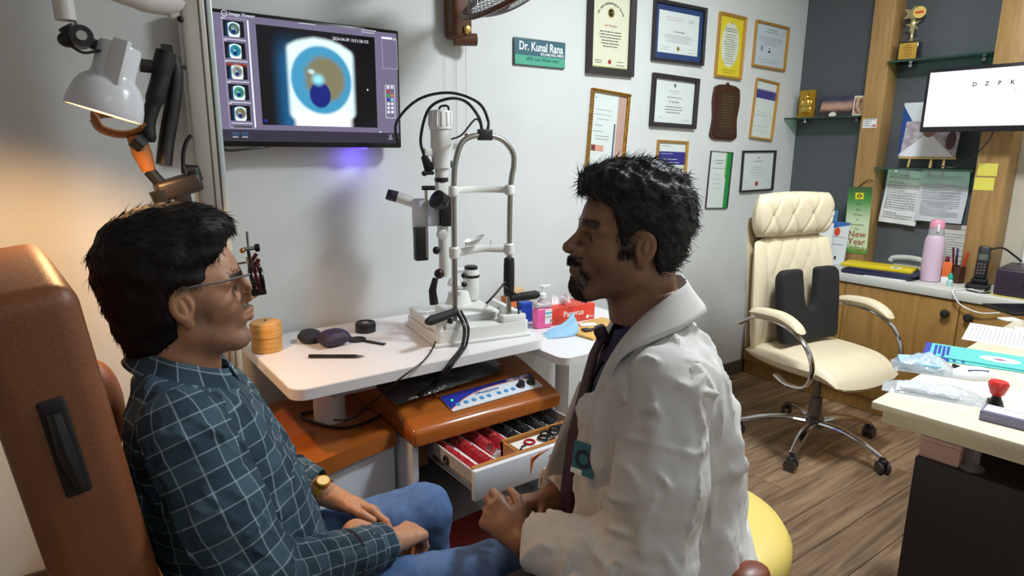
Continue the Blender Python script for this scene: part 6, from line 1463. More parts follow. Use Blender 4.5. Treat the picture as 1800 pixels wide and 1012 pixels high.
def limb_uv(V, segs, rad):
    """weave coordinates along a chain of bones"""
    best = np.full(len(V), 1e9); U = np.zeros((len(V), 3), np.float32); acc = 0; ref = None
    for a, b in segs:
        a, b = np.array(a), np.array(b); d = b-a; L = np.linalg.norm(d); d = d/L
        ref = np.array([0, 1.0, .3]) if ref is None else ref; x = ref-d*(ref@d); x /= np.linalg.norm(x); y = np.cross(d, x)
        q = V-a; t = np.clip(q@d, -.08, L+.08); dist = np.linalg.norm(q-np.clip(q@d, 0, L)[:, None]*d, axis=1); m = dist < best
        ang = np.arctan2(q@y, q@x); U[m] = np.stack([ang*rad, acc+t, 0*t], 1)[m]; best[m] = dist[m]; acc += L
    return U
def ribbon(rows, thick, m, name, parent, close=False, attr=None):
    """rows: list of lists of points (grid); gives a sheet with thickness"""
    G = np.array(rows, np.float32); nu, nv = G.shape[:2]
    du = np.gradient(G, axis=0); dv = np.gradient(G, axis=1); N = np.cross(du, dv); N /= np.linalg.norm(N, axis=2)[..., None]+1e-9
    A = (G+N*thick/2).reshape(-1, 3); B = (G-N*thick/2).reshape(-1, 3); n = len(A); F = []
    for i in range(nu-1):
        for j in range(nv-1):
            q = [i*nv+j, (i+1)*nv+j, (i+1)*nv+j+1, i*nv+j+1]; F.append(q); F.append([n+w for w in q[::-1]])
    for i in range(nu-1):
        for j in (0, nv-1):
            q = [i*nv+j, (i+1)*nv+j, n+(i+1)*nv+j, n+i*nv+j]; F.append(q if j else q[::-1])
    for j in range(nv-1):
        for i in (0, nu-1):
            q = [i*nv+j, i*nv+j+1, n+i*nv+j+1, n+i*nv+j]; F.append(q[::-1] if i else q)
    at = None
    if attr is not None: at = {'weave': np.concatenate([attr.reshape(-1, 3)]*2)}
    return put(name, npmesh(name, np.concatenate([A, B]), np.array(F), m, at), parent)

# ================================================================== the patient
pat = thing('person', 'seated person in blue plaid shirt and jeans wearing trial spectacles', 'person', M=PMX)
HMp = T(0, 0, 1.146) @ Ry(-4)
B = SDF()
tor = SDF()
def torso(S_, inf, rows, sh=None, k=.07):
    for x, z, hw, r in rows: S_.cone((x, -hw, z), (x, hw, z), r+inf, r+inf, k)
    if sh: 
        (x, y, z, r) = sh; S_.cone((x, -y, z), (x, y, z), r+inf, r+inf, .05)
PROWS = [(.085, .53, .055, .142), (.066, .655, .055, .132), (.040, .75, .06, .122), (.016, .83, .075, .110), (-.006, .905, .095, .094)]
torso(tor, 0, PROWS, (-.022, .145, .958, .062))
tor.cone((-.035, -.06, 1.005), (-.035, .06, 1.005), .048, .048, .05)
shR, elR, wrR = (-.02, -.190, .955), (.085, -.250, .705), (.335, -.085, .608)
shL, elL, wrL = (-.02, .190, .955), (.085, .262, .700), (.262, .100, .628)
hipz = .505
# body under the clothes (legs, trunk, arms) coarse; head and hands fine; together one body mesh
torso(B, -.016, PROWS, (-.022, .130, .958, .042))
for sh_, el_, wr_ in ((shR, elR, wrR), (shL, elL, wrL)): B.cone(lerp(sh_, el_, .12), el_, .036, .032, .02).cone(el_, wr_, .032, .026, .02)
LEG = []
for s in (-1, 1):
    hip, kn, an = (.06, .095*s, hipz), (.515+(.02 if s < 0 else -.035), .150*s, .512), (.51, .150*s, .10)
    LEG.append((hip, kn, an)); B.cone(hip, kn, .070, .052, .03).cone(kn, an, .046, .032, .02)
    B.cone((.50, .15*s, .125), (.62, .16*s, .115), .028, .024, .02)
B.cone((-.035, 0, 1.0), (-.03, 0, 1.06), .055, .055, .03)
body = [B.mesh((-.16, -.36, .06), (.70, .36, 1.06), .0075)]
Hd = SDF(); pfun, hrot = head_sdf(Hd, HMp, 1.0)
hv, hf = Hd.mesh((-.14, -.10, 1.00), (.15, .10, 1.29), .0026)
body.append((hv, hf))
Hn = SDF()
MR = basis(wrR, (.74, .52, -.22), (.25, .10, .95)); ML_ = basis(wrL, (.88, -.62, -.28), (.05, .62, .75))
hand_sdf(Hn, MR @ T(.012, 0, 0), ((48, 50, 30), (52, 52, 32), (56, 54, 34), (60, 56, 36)), .6, (28, 45), mirror=1)
Hn.cone(tuple(np.array(wrR)+np.array((-.06, .04, .015))*1.0), wrR, .030, .026, .01)
Hn2 = SDF(); hand_sdf(Hn2, ML_ @ T(.012, 0, 0), ((18, 28, 20), (26, 32, 22), (32, 36, 24), (36, 38, 26)), .6, (20, 8), mirror=-1)
Hn2.cone(tuple(np.array(wrL)+np.array((-.055, .05, .022))), wrL, .031, .026, .01)
for q in (Hn, Hn2): body.append(q.mesh((.18, -.16, .46), (.52, .20, .72), .0027))
BV, BF_ = join(body)
def stub(V, M, fn):
    Mi = np.array(M.inverted(), np.float32); L = V@Mi[:3, :3].T+Mi[:3, 3]; return fn(L).astype(np.float32)
def ss(x, a, b): t = np.clip((x-a)/(b-a), 0, 1); return t*t*(3-2*t)
nzz = waves(3, .012, n=6)
def pstub(L):
    x, y, z = L[:, 0], np.abs(L[:, 1]), L[:, 2]; n = nzz(L)*.25
    jaw = ss(-z, .025, .06)*ss(x, .0, .03)*ss(z, -.13, -.10)*.38
    mus = ss(x, .088, .096)*ss(-z, .018, .024)*ss(z, -.034, -.028)*.85*ss(-y, -.032, -.022)
    ch = ss(x, .072, .085)*ss(-z, .060, .07)*.55*ss(-y, -.032, -.018)
    brow = ss(x, .055, .065)*ss(z, .030, .035)*ss(-z, -.047, -.042)*ss(y, .008, .014)*ss(-y, -.056, -.05)*.9
    side = ss(-x, -.050, -.035)*ss(x, .0, .02)*ss(y, .05, .06)*ss(-z, -.02, .02)*ss(z, -.05, -.03)*.5
    hd = (z > -.16) & (np.abs(L[:, 1]) < .12) & (L[:, 0] > -.12)
    return np.where(hd, np.clip(np.maximum.reduce([jaw, mus, ch, brow, side])*(1+n), 0, 1), 0)
put('body', npmesh('body', BV, BF_, SKINP, {'stubble': stub(BV, HMp, pstub)}), pat)
EYEW = mat('eye_white', (150, 140, 130), .3); IRIS = mat('dark_iris', (34, 22, 16), .1)
def eyes(parent, pf, rot, sc=1.0, look=(1, 0, 0)):
    for s in (-1, 1):
        c = Vector(pf(.0738, .031*s, .0163)); e = MB().ball(c, .0118*sc, n=16, m=12).build('eye', EYEW, parent, 80); d = (rot.to_3x3() @ Vector(look)).normalized(); MB().ball(c+d*.0072*sc, .0062*sc, n=14, m=10).build('iris', IRIS, e, 80)
eyes(pat, pfun, hrot)
# hair
def hair_part(name, parent, M, prims, line, m, seed, n, comb, amp=.006, wl=.03, length=(.014, .032), mask=None, lift=.25, zmin=-.12, curl=.3, res=.004, mess=.2):
    Hs = SDF(); Mi = np.array(M.inverted(), np.float32); pf = np.array(M, np.float32)
    for c, r, k in prims: Hs.ell(c, r, k)
    w1, w2 = waves(seed, wl, (1, 1, 1)), waves(seed+1, wl*.45)
    Hs.fn(lambda P: amp*w1(P)+amp*.5*w2(P), (-.2, -.12, zmin), (.2, .12, .22), 0, 'd')
    Hs.fn(poly2(line), (-.2, -.12, zmin), (.2, .12, .22), .010, 'i')
    v, f = Hs.mesh((-.18, -.115, zmin), (.17, .115, .215), res)
    rng = np.random.RandomState(seed); P, N = sample_surface(v, f, n, rng, mask); out = [(v, f)]
    cdir = comb(P); cdir = cdir-N*(cdir*N).sum(1)[:, None]; cdir /= np.linalg.norm(cdir, axis=1)[:, None]+1e-6
    d0 = cdir+N*lift*rng.uniform(.0, 1.6, (n, 1))+rng.normal(size=(n, 3))*mess; d0 /= np.linalg.norm(d0, axis=1)[:, None]
    d1 = rng.normal(size=(n, 3))*curl-N*.15; L = rng.uniform(*length, n)
    tube_strand(out, P-N*.002, d0, d1*.8, L, rng.uniform(.0005, .0010, n), rng)
    V, F = join(out); V = V@pf[:3, :3].T+pf[:3, 3]
    return put(name, npmesh(name, V, F, m), parent)
pline = [(.090, .110), (.118, .118), (.16, .24), (-.2, .24), (-.2, -.06), (-.115, -.10), (-.072, -.125), (-.028, -.105), (-.016, -.06), (-.018, -.012), (-.022, .028), (.004, .040), (.030, .022), (.042, .004), (.047, .012), (.046, .052), (.062, .075), (.080, .094)]
hair_part('hair', pat, HMp, [((-.026, 0, .066), (.113, .088, .108), .02), ((.038, 0, .124), (.060, .066, .040), .04), ((-.065, 0, -.025), (.058, .068, .085), .04), ((-.02, 0, -.005), (.062, .0815, .07), .02)], pline, HAIRM, 5, 7000,
          lambda P: np.stack([.9*ss(P[:, 2], .06, .14)-.2, np.zeros(len(P)), -.9+.9*ss(P[:, 2], .08, .16)], 1)+.001, amp=.004, wl=.05, lift=.10, mess=.14, curl=.15, length=(.012, .026))
def eyebrow(parent, M, m, seed, n=240, sc=1.0, lift=.0):
    rng = np.random.RandomState(seed); out = []; pf = np.array(M, np.float32)
    for s in (-1, 1):
        t = rng.uniform(size=n); P = np.stack([.0965-.022*t**1.5, s*(.010+.040*t), .041+.005*np.sin(t*2.6)+rng.normal(size=n)*.0022], 1)*sc
        d = np.stack([-.2-.4*t, s*np.full(n, .8), .35-.4*t], 1)+rng.normal(size=(n, 3))*.2; d /= np.linalg.norm(d, axis=1)[:, None]; tube_strand(out, P, d, np.tile([[.1, 0, -.1]], (n, 1)), rng.uniform(.006, .010, n), np.full(n, .0006), rng)
    V, F = join(out); V = V@pf[:3, :3].T+pf[:3, 3]; o = put('eyebrows', npmesh('eyebrows', V, F, m), parent); o['kind'] = 'stuff'
eyebrow(pat, HMp, HAIRM, 2)
# shirt: trunk, sleeves, collar, cuffs
Sh = SDF(); torso(Sh, .004, PROWS, (-.022, .142, .958, .062)); Sh.cone((-.035, -.05, 1.0), (-.035, .05, 1.0), .050, .050, .05)
wf = waves(21, .11, (1, 1, .45)); wf2 = waves(22, .05)
wf3 = ridges(24, .06, (1, 1, .7)); Sh.fn(lambda P: .0045*wf(P)+.002*wf2(P)+.005*wf3(P), (-.3, -.3, .4), (.4, .3, 1.1), 0, 'd')
Sh.fn(lambda P: P[..., 2]-(1.030-.42*(P[..., 0]+.05)), (-.3, -.3, .9), (.3, .3, 1.2), .006, 'i')
v, f = Sh.mesh((-.17, -.26, .40), (.27, .26, 1.09), .0055)
ang = np.arctan2(v[:, 1], v[:, 0]-.02); shirt = put('shirt', npmesh('shirt', v, f, PLAID, {'weave': np.stack([ang*.135, v[:, 2], 0*ang], 1)}), pat)
def sleeve(parent, name, pts, rs, m, seed, lo, hi, amp=.004, cut=None, h=.005, rad=.06, wl=.06):
    s = SDF()
    for (a, b), (ra, rb) in zip(zip(pts[:-1], pts[1:]), zip(rs[:-1], rs[1:])): s.cone(a, b, ra, rb, .03)
    rg = ridges(seed+9, .05); w1, w2 = waves(seed, wl), waves(seed+7, wl*.5); e = V3(*pts[len(pts)//2])
    def wr(P):
        d = np.sqrt(((P-e)**2).sum(-1)); return (amp*w1(P)+amp*.45*w2(P))*(.6+1.1*np.exp(-(d/.09)**2))+amp*1.3*rg(P)
    s.fn(wr, lo, hi, 0, 'd')
    a, b = V3(*pts[-2]), V3(*pts[-1]); d = (b-a)/np.linalg.norm(b-a)
    s.fn(lambda P: (P-b)@d, np.minimum(a, b)-.1, np.maximum(a, b)+.1, .004, 'i')
    v, f = s.mesh(lo, hi, h); return put(name, npmesh(name, v, f, m, {'weave': limb_uv(v, list(zip(pts[:-1], pts[1:])), rad)}), parent)
sleeve(shirt, 'sleeve', [(-.015, -.165, .962), lerp(shR, elR, .5), elR, lerp(elR, wrR, .82)], [.070, .066, .060, .047], PLAID, 31, (-.14, -.36, .52), (.36, -.02, 1.06), .0042)
sleeve(shirt, 'sleeve', [(-.015, .165, .962), lerp(shL, elL, .5), elL, lerp(elL, wrL, .66)], [.070, .064, .058, .046], PLAID, 33, (-.14, .03, .52), (.36, .36, 1.06), .0042)
# folded cuffs
DKC = mat('dark_trim', (32, 28, 40), .8)
for a, b, t0, t1, r in ((elR, wrR, .60, .95, .046), (elL, wrL, .48, .76, .048)):
    p0, p1 = Vector(lerp(a, b, t0)), Vector(lerp(a, b, t1)); Fm, L = frame_to(p0, p1); G = []; A = []
    for i in range(29):
        th = 2*math.pi*i/28; row = []; ar = []
        for j in range(7):
            q = j/6; rr_ = r*(1-.10*q)+.0022*math.sin(3*th+5*q)+.0015*math.sin(7*th); row.append(tuple(Fm @ Vector((rr_*math.cos(th), rr_*math.sin(th), L*q)))); ar.append((th*.05, q*L, 0))
        G.append(row); A.append(ar)
    o = ribbon(G, .003, PLAID, 'cuff', shirt, attr=np.array(A, np.float32))
    MB().tube([tuple(Fm @ Vector(((r+.003)*math.cos(k*.2618), (r+.003)*math.sin(k*.2618), .001))) for k in range(24)], .0035, 6, closed=True).build('cuff_edge', DKC, o)
# collar: stand and fall, open at the front
G = []; A = []
for i in range(41):
    th = math.radians(-158+316*i/40); c, s_ = math.cos(th), math.sin(th)      # th = 180 would be the front; built around the back
    row = []; ar = []
    fx_ = -c; front = ss(np.array(fx_), .2, 1.0)
    for j in range(8):
        q = j/7; out_ = .002+.024*q**1.3+.012*q*float(front); drop = .046*q+.014*q*float(front)
        x = -.020+(.060+out_)*fx_*1.06+.018*float(front); y = (.062+out_)*s_; z = 1.062-.44*(x+.05)-drop
        row.append((x, y, z)); ar.append((th*.07, q*.045+.008, 0))
    G.append(row); A.append(ar)
ribbon(G, .004, PLAID, 'collar', shirt, attr=np.array(A, np.float32))
MB().cyl((.092, -.018, .945), (.096, -.018, .944), .006, n=12).build('button', BLACK, shirt)
# jeans
J = SDF(); J.cone((.02, -.09, hipz), (.02, .09, hipz), .098, .098, .05)
for hip, kn, an in LEG: J.cone(hip, kn, .086, .070, .04).cone(kn, (an[0], an[1], .13), .064, .052, .03)
jw, jw2 = waves(41, .09), waves(42, .04); J.fn(lambda P: .004*jw(P)+.0015*jw2(P), (-.2, -.3, .1), (.7, .3, .7), 0, 'd')
J.fn(lambda P: .12-P[..., 2], (-.2, -.3, .02), (.7, .3, .14), .004, 'i')
v, f = J.mesh((-.12, -.27, .10), (.66, .27, .64), .0065); put('jeans', npmesh('jeans', v, f, DENIM), pat)
for s in (-1, 1):
    sh_ = SDF(); sh_.cone((.49, .15*s, .125), (.50, .15*s, .145), .042, .044, .02).cone((.51, .15*s, .112), (.64, .165*s, .106), .040, .034, .03); sh_.fn(lambda P: .0815-P[..., 2], (.4, -.3, .0), (.8, .3, .2), .006, 'i')
    v, f = sh_.mesh((.42, .15*s-.07, .06), (.72, .15*s+.09, .20), .005); put('shoe', npmesh('shoe', v, f, mat('dark_shoe', (40, 30, 26), .4)), pat)
# wrist watch on the far wrist
WM = frame_to(lerp(elL, wrL, .84), wrL)[0]
w = thing('wristwatch', 'gold link wristwatch on the far wrist of the seated person', 'watch', M=PMX @ WM)
GW = mat('watch_gold', (206, 160, 62), .28, .9); rb = .0315
for k in range(20):
    th = 2*math.pi*k/20; MB().rbox(-.0046, .0046, -.0016, .0016, -.008, .008, .001, 1, Rz(math.degrees(th)) @ T(0, -rb, 0)).build('link', GW, w)
top = WM.inverted().to_3x3() @ Vector((-.1, -.2, 1)); ta = math.degrees(math.atan2(top.y, top.x))
MB().cyl((0, 0, 0), (0, 0, .007), .0165, n=24, M=Rz(ta) @ T(rb-.0, 0, 0) @ Ry(90)).build('case', GW, w); MB().cyl((0, 0, .0071), (0, 0, .0078), .0135, n=24, M=Rz(ta) @ T(rb, 0, 0) @ Ry(90)).build('dial', mat('watch_dial', (226, 206, 150), .3), w)
tag(MB().tube([tuple(MR @ Vector((.115, .0095+.0112*math.cos(a*.3927), -.011+.0112*math.sin(a*.3927)))) for a in range(16)], .0012, 5, closed=True).build('finger_ring', CHROME), 'thin silver ring on the near hand of the seated person', 'ring')
bpy.data.objects['finger_ring'].matrix_world = PMX
# trial frame on the face
tf = thing('trial_spectacles', 'metal trial spectacles with dark lens rings on the seated person face', 'glasses', M=PMX @ HMp @ T(.004, 0, .013))
TM = mat('frame_metal', (150, 146, 142), .3, .8); DKM = mat('lens_rim_dark', (34, 22, 24), .35, .3); MRN = mat('lens_rim_maroon', (96, 18, 30), .35)
for s in (-1, 1):
    MB().tube(bez([(.108, .066*s, .030), (.06, .078*s, .026), (.01, .082*s, .024), (-.012, .081*s, .014), (-.026, .079*s, -.012)], 20), .0022, 6).build('temple', TM, tf)
    for k, (xx, m_) in enumerate(((.112, DKM), (.120, MRN), (.128, DKM))):
        MB().tube([(xx, .033*s+.020*math.cos(a*.2618), .012+.020*math.sin(a*.2618)) for a in range(24)], .0034, 6, closed=True).build('lens_ring', m_, tf)
    MB().rbox(.106, .132, .033*s-.010, .033*s+.010, -.016, -.006, .002).build('cell_foot', DKM, tf); MB().cyl((.112, .033*s, .03), (.128, .033*s, .05), .004, n=8).build('lens_tab', MRN, tf)
    MB().cyl((.113, .056*s, .012), (.113, .068*s, .012), .005, n=10).build('side_knob', DKM, tf)
MB().rbox(.108, .116, -.060, .060, .034, .042, .002).build('top_bar', DKM, tf); MB().cyl((.112, 0, .035), (.116, 0, .098), .0022, n=8).build('nose_rod', TM, tf); MB().cyl((.104, 0, .066), (.124, 0, .066), .0035, n=8).build('rod_clamp', TM, tf); MB().lathe([(.004, 0), (.0075, .002), (.0075, .009), (.004, .010)], 14, T(.124, 0, .066) @ Ry(90)).build('rod_knob', DKM, tf); MB().ball((.103, 0, .064), .005).build('rod_knob', GOLD, tf)
for s in (-1, 1): MB().tube([(.113, .004*s, .062), (.114, .02*s, .036)], .0028, 6).build('brace', DKM, tf)
# ================================================================== the doctor
DMX = T(.964, -1.462, 0) @ Rz(137.85)
doc = thing('person', 'seated person in white coat and dark tie facing left', 'person', M=DMX)
_ho = DMX.inverted() @ Vector((.951, -1.452, 1.234)); HMd = T(*_ho) @ Rz(12) @ Ry(1)
DROWS = [(-.085, .55, .075, .150), (-.072, .66, .065, .140), (-.066, .77, .065, .134), (-.062, .86, .075, .122), (-.056, .93, .09, .104)]
DSH = (-.052, .140, .985, .066)
B = SDF(); torso(B, -.022, DROWS, (-.052, .140, .985, .052))
dshL, delL, dwrL = (-.05, .192, .975), (-.025, .262, .690), (.212, .165, .652)
dshR, delR, dwrR = (-.05, -.192, .975), (-.01, -.250, .665), (.185, -.085, .595)
for a, b, c in ((dshL, delL, dwrL), (dshR, delR, dwrR)): B.cone(a, b, .052, .044, .03).cone(b, c, .042, .028, .02)
DLEG = []
for s in (-1, 1):
    hip, kn, an = (-.06, .10*s, .60), ((.27, .27, .535) if s > 0 else (.17, -.24, .475)), ((.24, .30, .10) if s > 0 else (.16, -.25, .10))
    DLEG.append((hip, kn, an)); B.cone(hip, kn, .074, .055, .03).cone(kn, an, .048, .034, .02).cone((an[0]-.01, an[1], .045), (an[0]+.12, an[1], .035), .028, .024, .02)
B.cone((-.05, 0, 1.02), (-.035, 0, 1.13), .060, .056, .03)
body = [B.mesh((-.25, -.38, .0), (.42, .40, 1.14), .0085)]
Hd = SDF(); dfun, drot = head_sdf(Hd, HMd, 1.07, 1.06, beard=1, jaw=.011)
body.append(Hd.mesh((_ho.x-.15, _ho.y-.12, 1.07), (_ho.x+.165, _ho.y+.12, 1.39), .0028))
Hl = SDF(); ML2 = basis(dwrL, (.66, -.45, .28), (.30, .72, .62)); hand_sdf(Hl, ML2 @ T(.012, 0, 0), ((40, 55, 30), (48, 60, 34), (55, 62, 36), (60, 64, 38)), .5, (30, 30), mirror=-1, sc=1.04); Hl.cone(lerp(delL, dwrL, .72), dwrL, .034, .028, .01)
Hr = SDF(); MR2 = basis(dwrR, (.66, .70, .28), (.0, -.35, .92)); hand_sdf(Hr, MR2 @ T(.012, 0, 0), ((25, 40, 25), (35, 45, 28), (40, 48, 30), (45, 50, 32)), .5, (40, 20), mirror=1, sc=1.04); Hr.cone(lerp(delR, dwrR, .72), dwrR, .034, .028, .01)
for q in (Hl, Hr): body.append(q.mesh((.10, -.20, .55), (.42, .30, .84), .0028))
BV, BF_ = join(body)
def dstub(L):
    L = L/1.07; x, y, z = L[:, 0], np.abs(L[:, 1]), L[:, 2]; n = nzz(L)*.3
    jaw = ss(-z, .03, .06)*ss(x, .01, .04)*ss(z, -.13, -.10)*.35
    mus = ss(x, .088, .100)*ss(-z, .0150, .022)*ss(z, -.040, -.034)*.85*ss(-y, -.036, -.020)
    gt = ss(x, .074, .090)*ss(-z, .028, .04)*ss(-y, -.034, -.024)*ss(y, .016, .024)*.7
    ch = np.maximum(gt, ss(x, .066, .090)*ss(-z, .050, .062)*.62*ss(-y, -.038, -.018))
    brow = ss(x, .055, .065)*ss(z, .031, .036)*ss(-z, -.049, -.043)*ss(y, .006, .012)*ss(-y, -.058, -.05)*.9
    side = ss(-x, -.052, -.036)*ss(x, .005, .02)*ss(y, .05, .06)*ss(-z, -.03, .0)*ss(z, -.03, -.012)*.7
    hd = (z > -.15) & (np.abs(L[:, 1]) < .12) & (L[:, 0] > -.12) & (L[:, 0] < .16)
    return np.where(hd, np.clip(np.maximum.reduce([jaw, mus, ch, brow, side])*(1+n), 0, 1), 0)
put('body', npmesh('body', BV, BF_, SKIND, {'stubble': stub(BV, HMd, dstub)}), doc)
eyes(doc, dfun, drot, 1.07, (1, .15, -.05))
SC107 = HMd @ Matrix.Scale(1.07, 4)
dline = [(.096, .094), (.135, .10), (.16, .24), (-.2, .24), (-.2, -.03), (-.10, -.06), (-.055, -.075), (-.036, -.066), (-.026, -.02), (-.022, .022), (.002, .038), (.022, .024), (.032, -.012), (.044, -.012), (.045, .045), (.056, .074), (.078, .090)]
hair_part('hair', doc, SC107, [((-.012, 0, .058), (.110, .087, .100), .02), ((.044, 0, .112), (.056, .064, .036), .03), ((-.045, 0, -.01), (.05, .066, .06), .03), ((-.01, 0, .0), (.062, .082, .06), .02)], dline, HAIRG, 15, 8000,
          lambda P: np.stack([-.75+1.1*ss(P[:, 0], .05, .11), np.zeros(len(P)), -.45+1.0*ss(P[:, 2], .09, .15)], 1)+.001, amp=.0065, wl=.036, length=(.010, .026), lift=.12, curl=.28, mess=.18)
eyebrow(doc, SC107, HAIRG, 12, 300)
# moustache and goatee as short hair on the face
rng = np.random.RandomState(8); hv, hf = body[1]; Mi = np.array(HMd.inverted(), np.float32)
def bmask(c):
    return np.maximum(dstub(c@Mi[:3, :3].T+Mi[:3, 3])-.45, 0)*((c@Mi[:3, :3].T+Mi[:3, 3])[:, 2] < 0)
P, N = sample_surface(hv, hf, 1700, rng, bmask); d0 = N*.5+np.array([[.1, 0, -.9]])+rng.normal(size=(1700, 3))*.25; d0 /= np.linalg.norm(d0, axis=1)[:, None]; out = []
tube_strand(out, P, d0.astype(np.float32), -N*.3, rng.uniform(.004, .009, 1700), np.full(1700, .0006), rng); o = put('beard', npmesh('beard', *out[0], HAIRG), doc); o['kind'] = 'stuff'
# shirt and tie under the coat
Sd = SDF(); torso(Sd, -.004, DROWS, (-.052, .13, .985, .058)); Sd.cone((-.04, 0, 1.02), (-.03, 0, 1.07), .064, .060, .03).cone((.0, -.03, .90), (.02, -.03, .70), .07, .085, .05).cone((.0, .03, .90), (.02, .03, .70), .07, .085, .05)
Sd.fn(lambda P: P[..., 2]-(1.085-.55*(P[..., 0]+.03)), (-.3, -.3, .95), (.3, .3, 1.3), .004, 'i')
v, f = Sd.mesh((-.26, -.24, .48), (.14, .24, 1.16), .007); dsh = put('shirt', npmesh('shirt', v, f, NAVY), doc)
G = []
for i in range(33):
    th = math.radians(-160+320*i/32); fx_ = -math.cos(th); s_ = math.sin(th); fr_ = float(ss(np.array(fx_), .2, 1.0)); row = []
    for j in range(6):
        q = j/5; o_ = .003+.014*q+.012*q*fr_; x = -.032+(.063+o_)*fx_+.012*fr_; y = (.062+o_)*s_; row.append((x, y, 1.098-.55*(x+.03)-.036*q-.018*q*fr_))
    G.append(row)
ribbon(G, .003, NAVY, 'collar', dsh)
TIE = wood('striped_tie', (26, 16, 26), (70, 26, 44), 60, (1, 1, 1), .5)
tie = []
for i in range(34):
    z = 1.040-.44*i/33; hw = .016+.028*min(1, i/20); x = float(np.interp(z, [.58, .69, .815, .94, 1.0, 1.04], [.146, .142, .130, .104, .090, .072])); row = []
    for j in range(7): u = j/6-.5; yy = 2*u*hw; row.append((x-.62*max(0, yy)-.25*max(0, -yy), yy+.006, z))
    tie.append(row)
tr = ribbon(tie, .006, TIE, 'tie', doc)
MB().rbox(-.012, .014, -.018, .018, -.02, .018, .008, 3, T(.068, 0, 1.042) @ Ry(25)).build('tie_knot', TIE, tr)
# trousers and shoes
J = SDF(); J.cone((-.08, -.09, .60), (-.08, .09, .60), .100, .100, .05)
for hip, kn, an in DLEG: J.cone(hip, kn, .084, .070, .04).cone(kn, (an[0], an[1], .10), .064, .050, .03)
J.fn(lambda P: .07-P[..., 2], (-.3, -.4, .0), (.5, .4, .09), .004, 'i')
v, f = J.mesh((-.22, -.34, .06), (.38, .40, .73), .008); put('trousers', npmesh('trousers', v, f, DARKT), doc)
for hip, kn, an in DLEG:
    sh_ = SDF(); sh_.cone((an[0]-.02, an[1], .05), (an[0]-.01, an[1], .07), .040, .042, .02).cone((an[0], an[1], .035), (an[0]+.15, an[1]*1.05, .028), .038, .032, .03); sh_.fn(lambda P: .0015-P[..., 2], (-.3, -.5, -.1), (.6, .5, .1), .006, 'i')
    v, f = sh_.mesh((an[0]-.09, an[1]-.08, -.01), (an[0]+.22, an[1]+.10, .13), .005); put('shoe', npmesh('shoe', v, f, mat('black_shoe', (22, 20, 20), .3)), doc)
# coat
Ct = SDF(); torso(Ct, .014, DROWS, (-.052, .150, .982, .068))
Ct.cone((-.055, -.07, 1.045), (-.055, .07, 1.045), .052, .052, .05)
for s in (-1, 1): Ct.cone((.040, .085*s, .90), (.068, .085*s, .60), .045, .052, .05)
Ct.cone((-.10, -.10, .52), (-.10, .10, .52), .165, .165, .06).cone((.02, .12, .55), (.02, -.12, .55), .11, .11, .06)
cw, cw2, cw3 = waves(61, .16, (1, 1, .35)), waves(62, .07, (1, 1, .5)), waves(63, .035)
crg = ridges(66, .09, (1, 1, .5), 4); Ct.fn(lambda P: .005*cw(P)+.0025*cw2(P)+.001*cw3(P)+.009*crg(P), (-.4, -.4, .3), (.4, .4, 1.2), 0, 'd')
Ct.fn(lambda P: P[..., 2]-(1.085-.70*(P[..., 0]+.05)), (-.3, -.3, .95), (.3, .3, 1.3), .008, 'i')
Ct.fn(lambda P: .44-P[..., 2], (-.4, -.4, .3), (.4, .4, .5), .008, 'i')
# open front
Ct.fn(lambda P: np.maximum(np.abs(P[..., 1])-(.026+.06*np.clip((.80-P[..., 2])/.36, 0, 1)**1.5*.6+.42*np.clip(P[..., 2]-.86, 0, 1)), .02-P[..., 0]), (0.0, -.2, .3), (.25, .2, 1.12), .008, 's')
Ct.fn(lambda P: Sd.pts(P)-.004, (-.26, -.24, .48), (.16, .24, 1.16), .004, 's')
v, f = Ct.mesh((-.32, -.30, .42), (.20, .30, 1.14), .006); coat = put('white_coat', npmesh('white_coat', v, f, COATM), doc)
cbv = BVHTree.FromPolygons([tuple(q) for q in v], [tuple(int(w) for w in q) for q in f])
def dsleeve(pts, rs, seed, lo, hi, folds=()):
    s = SDF()
    for (a, b), (ra, rb) in zip(zip(pts[:-1], pts[1:]), zip(rs[:-1], rs[1:])): s.cone(a, b, ra, rb, .035)
    w1, w2, w3 = waves(seed, .10, (1, 1, .7)), waves(seed+3, .045), waves(seed+5, .025); e = V3(*pts[2])
    rg = ridges(seed+8, .075, (1, 1, .6), 4); s.fn(lambda P: (.004*w1(P)+.002*w2(P)+.001*w3(P))*(.5+1.2*np.exp(-(((P-e)**2).sum(-1))/.012))+.009*rg(P), lo, hi, 0, 'd')
    for a, b, r in folds: s.cone(a, b, r, r*.5, .022)
    a, b = V3(*pts[-2]), V3(*pts[-1]); d = (b-a)/np.linalg.norm(b-a); s.fn(lambda P: (P-b)@d, np.minimum(a, b)-.12, np.maximum(a, b)+.12, .006, 'i')
    hole = SDF().cone(tuple(b-d*.05), tuple(b+d*.05), rs[-1]-.013, rs[-1]-.013); s.fn(hole.pts, b-.08, b+.08, .003, 's')
    v, f = s.mesh(lo, hi, .0055); return put('sleeve', npmesh('sleeve', v, f, COATM), coat), v, f
sl, sv, sf = dsleeve([(-.05, .160, .988), lerp(dshL, delL, .5), delL, lerp(delL, dwrL, .93)], [.083, .079, .073, .058], 71, (-.20, .04, .52), (.28, .40, 1.10),
        folds=(((-.02, .262, .95), (.0, .318, .76), .012), ((-.075, .25, .93), (-.06, .318, .72), .010), ((.03, .235, .86), (-.07, .330, .66), .011), ((.06, .20, .79), (-.03, .325, .62), .011), ((.10, .245, .70), (.02, .315, .62), .010)))
dsleeve([(-.05, -.160, .988), lerp(dshR, delR, .5), delR, lerp(delR, dwrR, .90)], [.083, .078, .070, .056], 75, (-.20, -.40, .55), (.30, .0, 1.10))
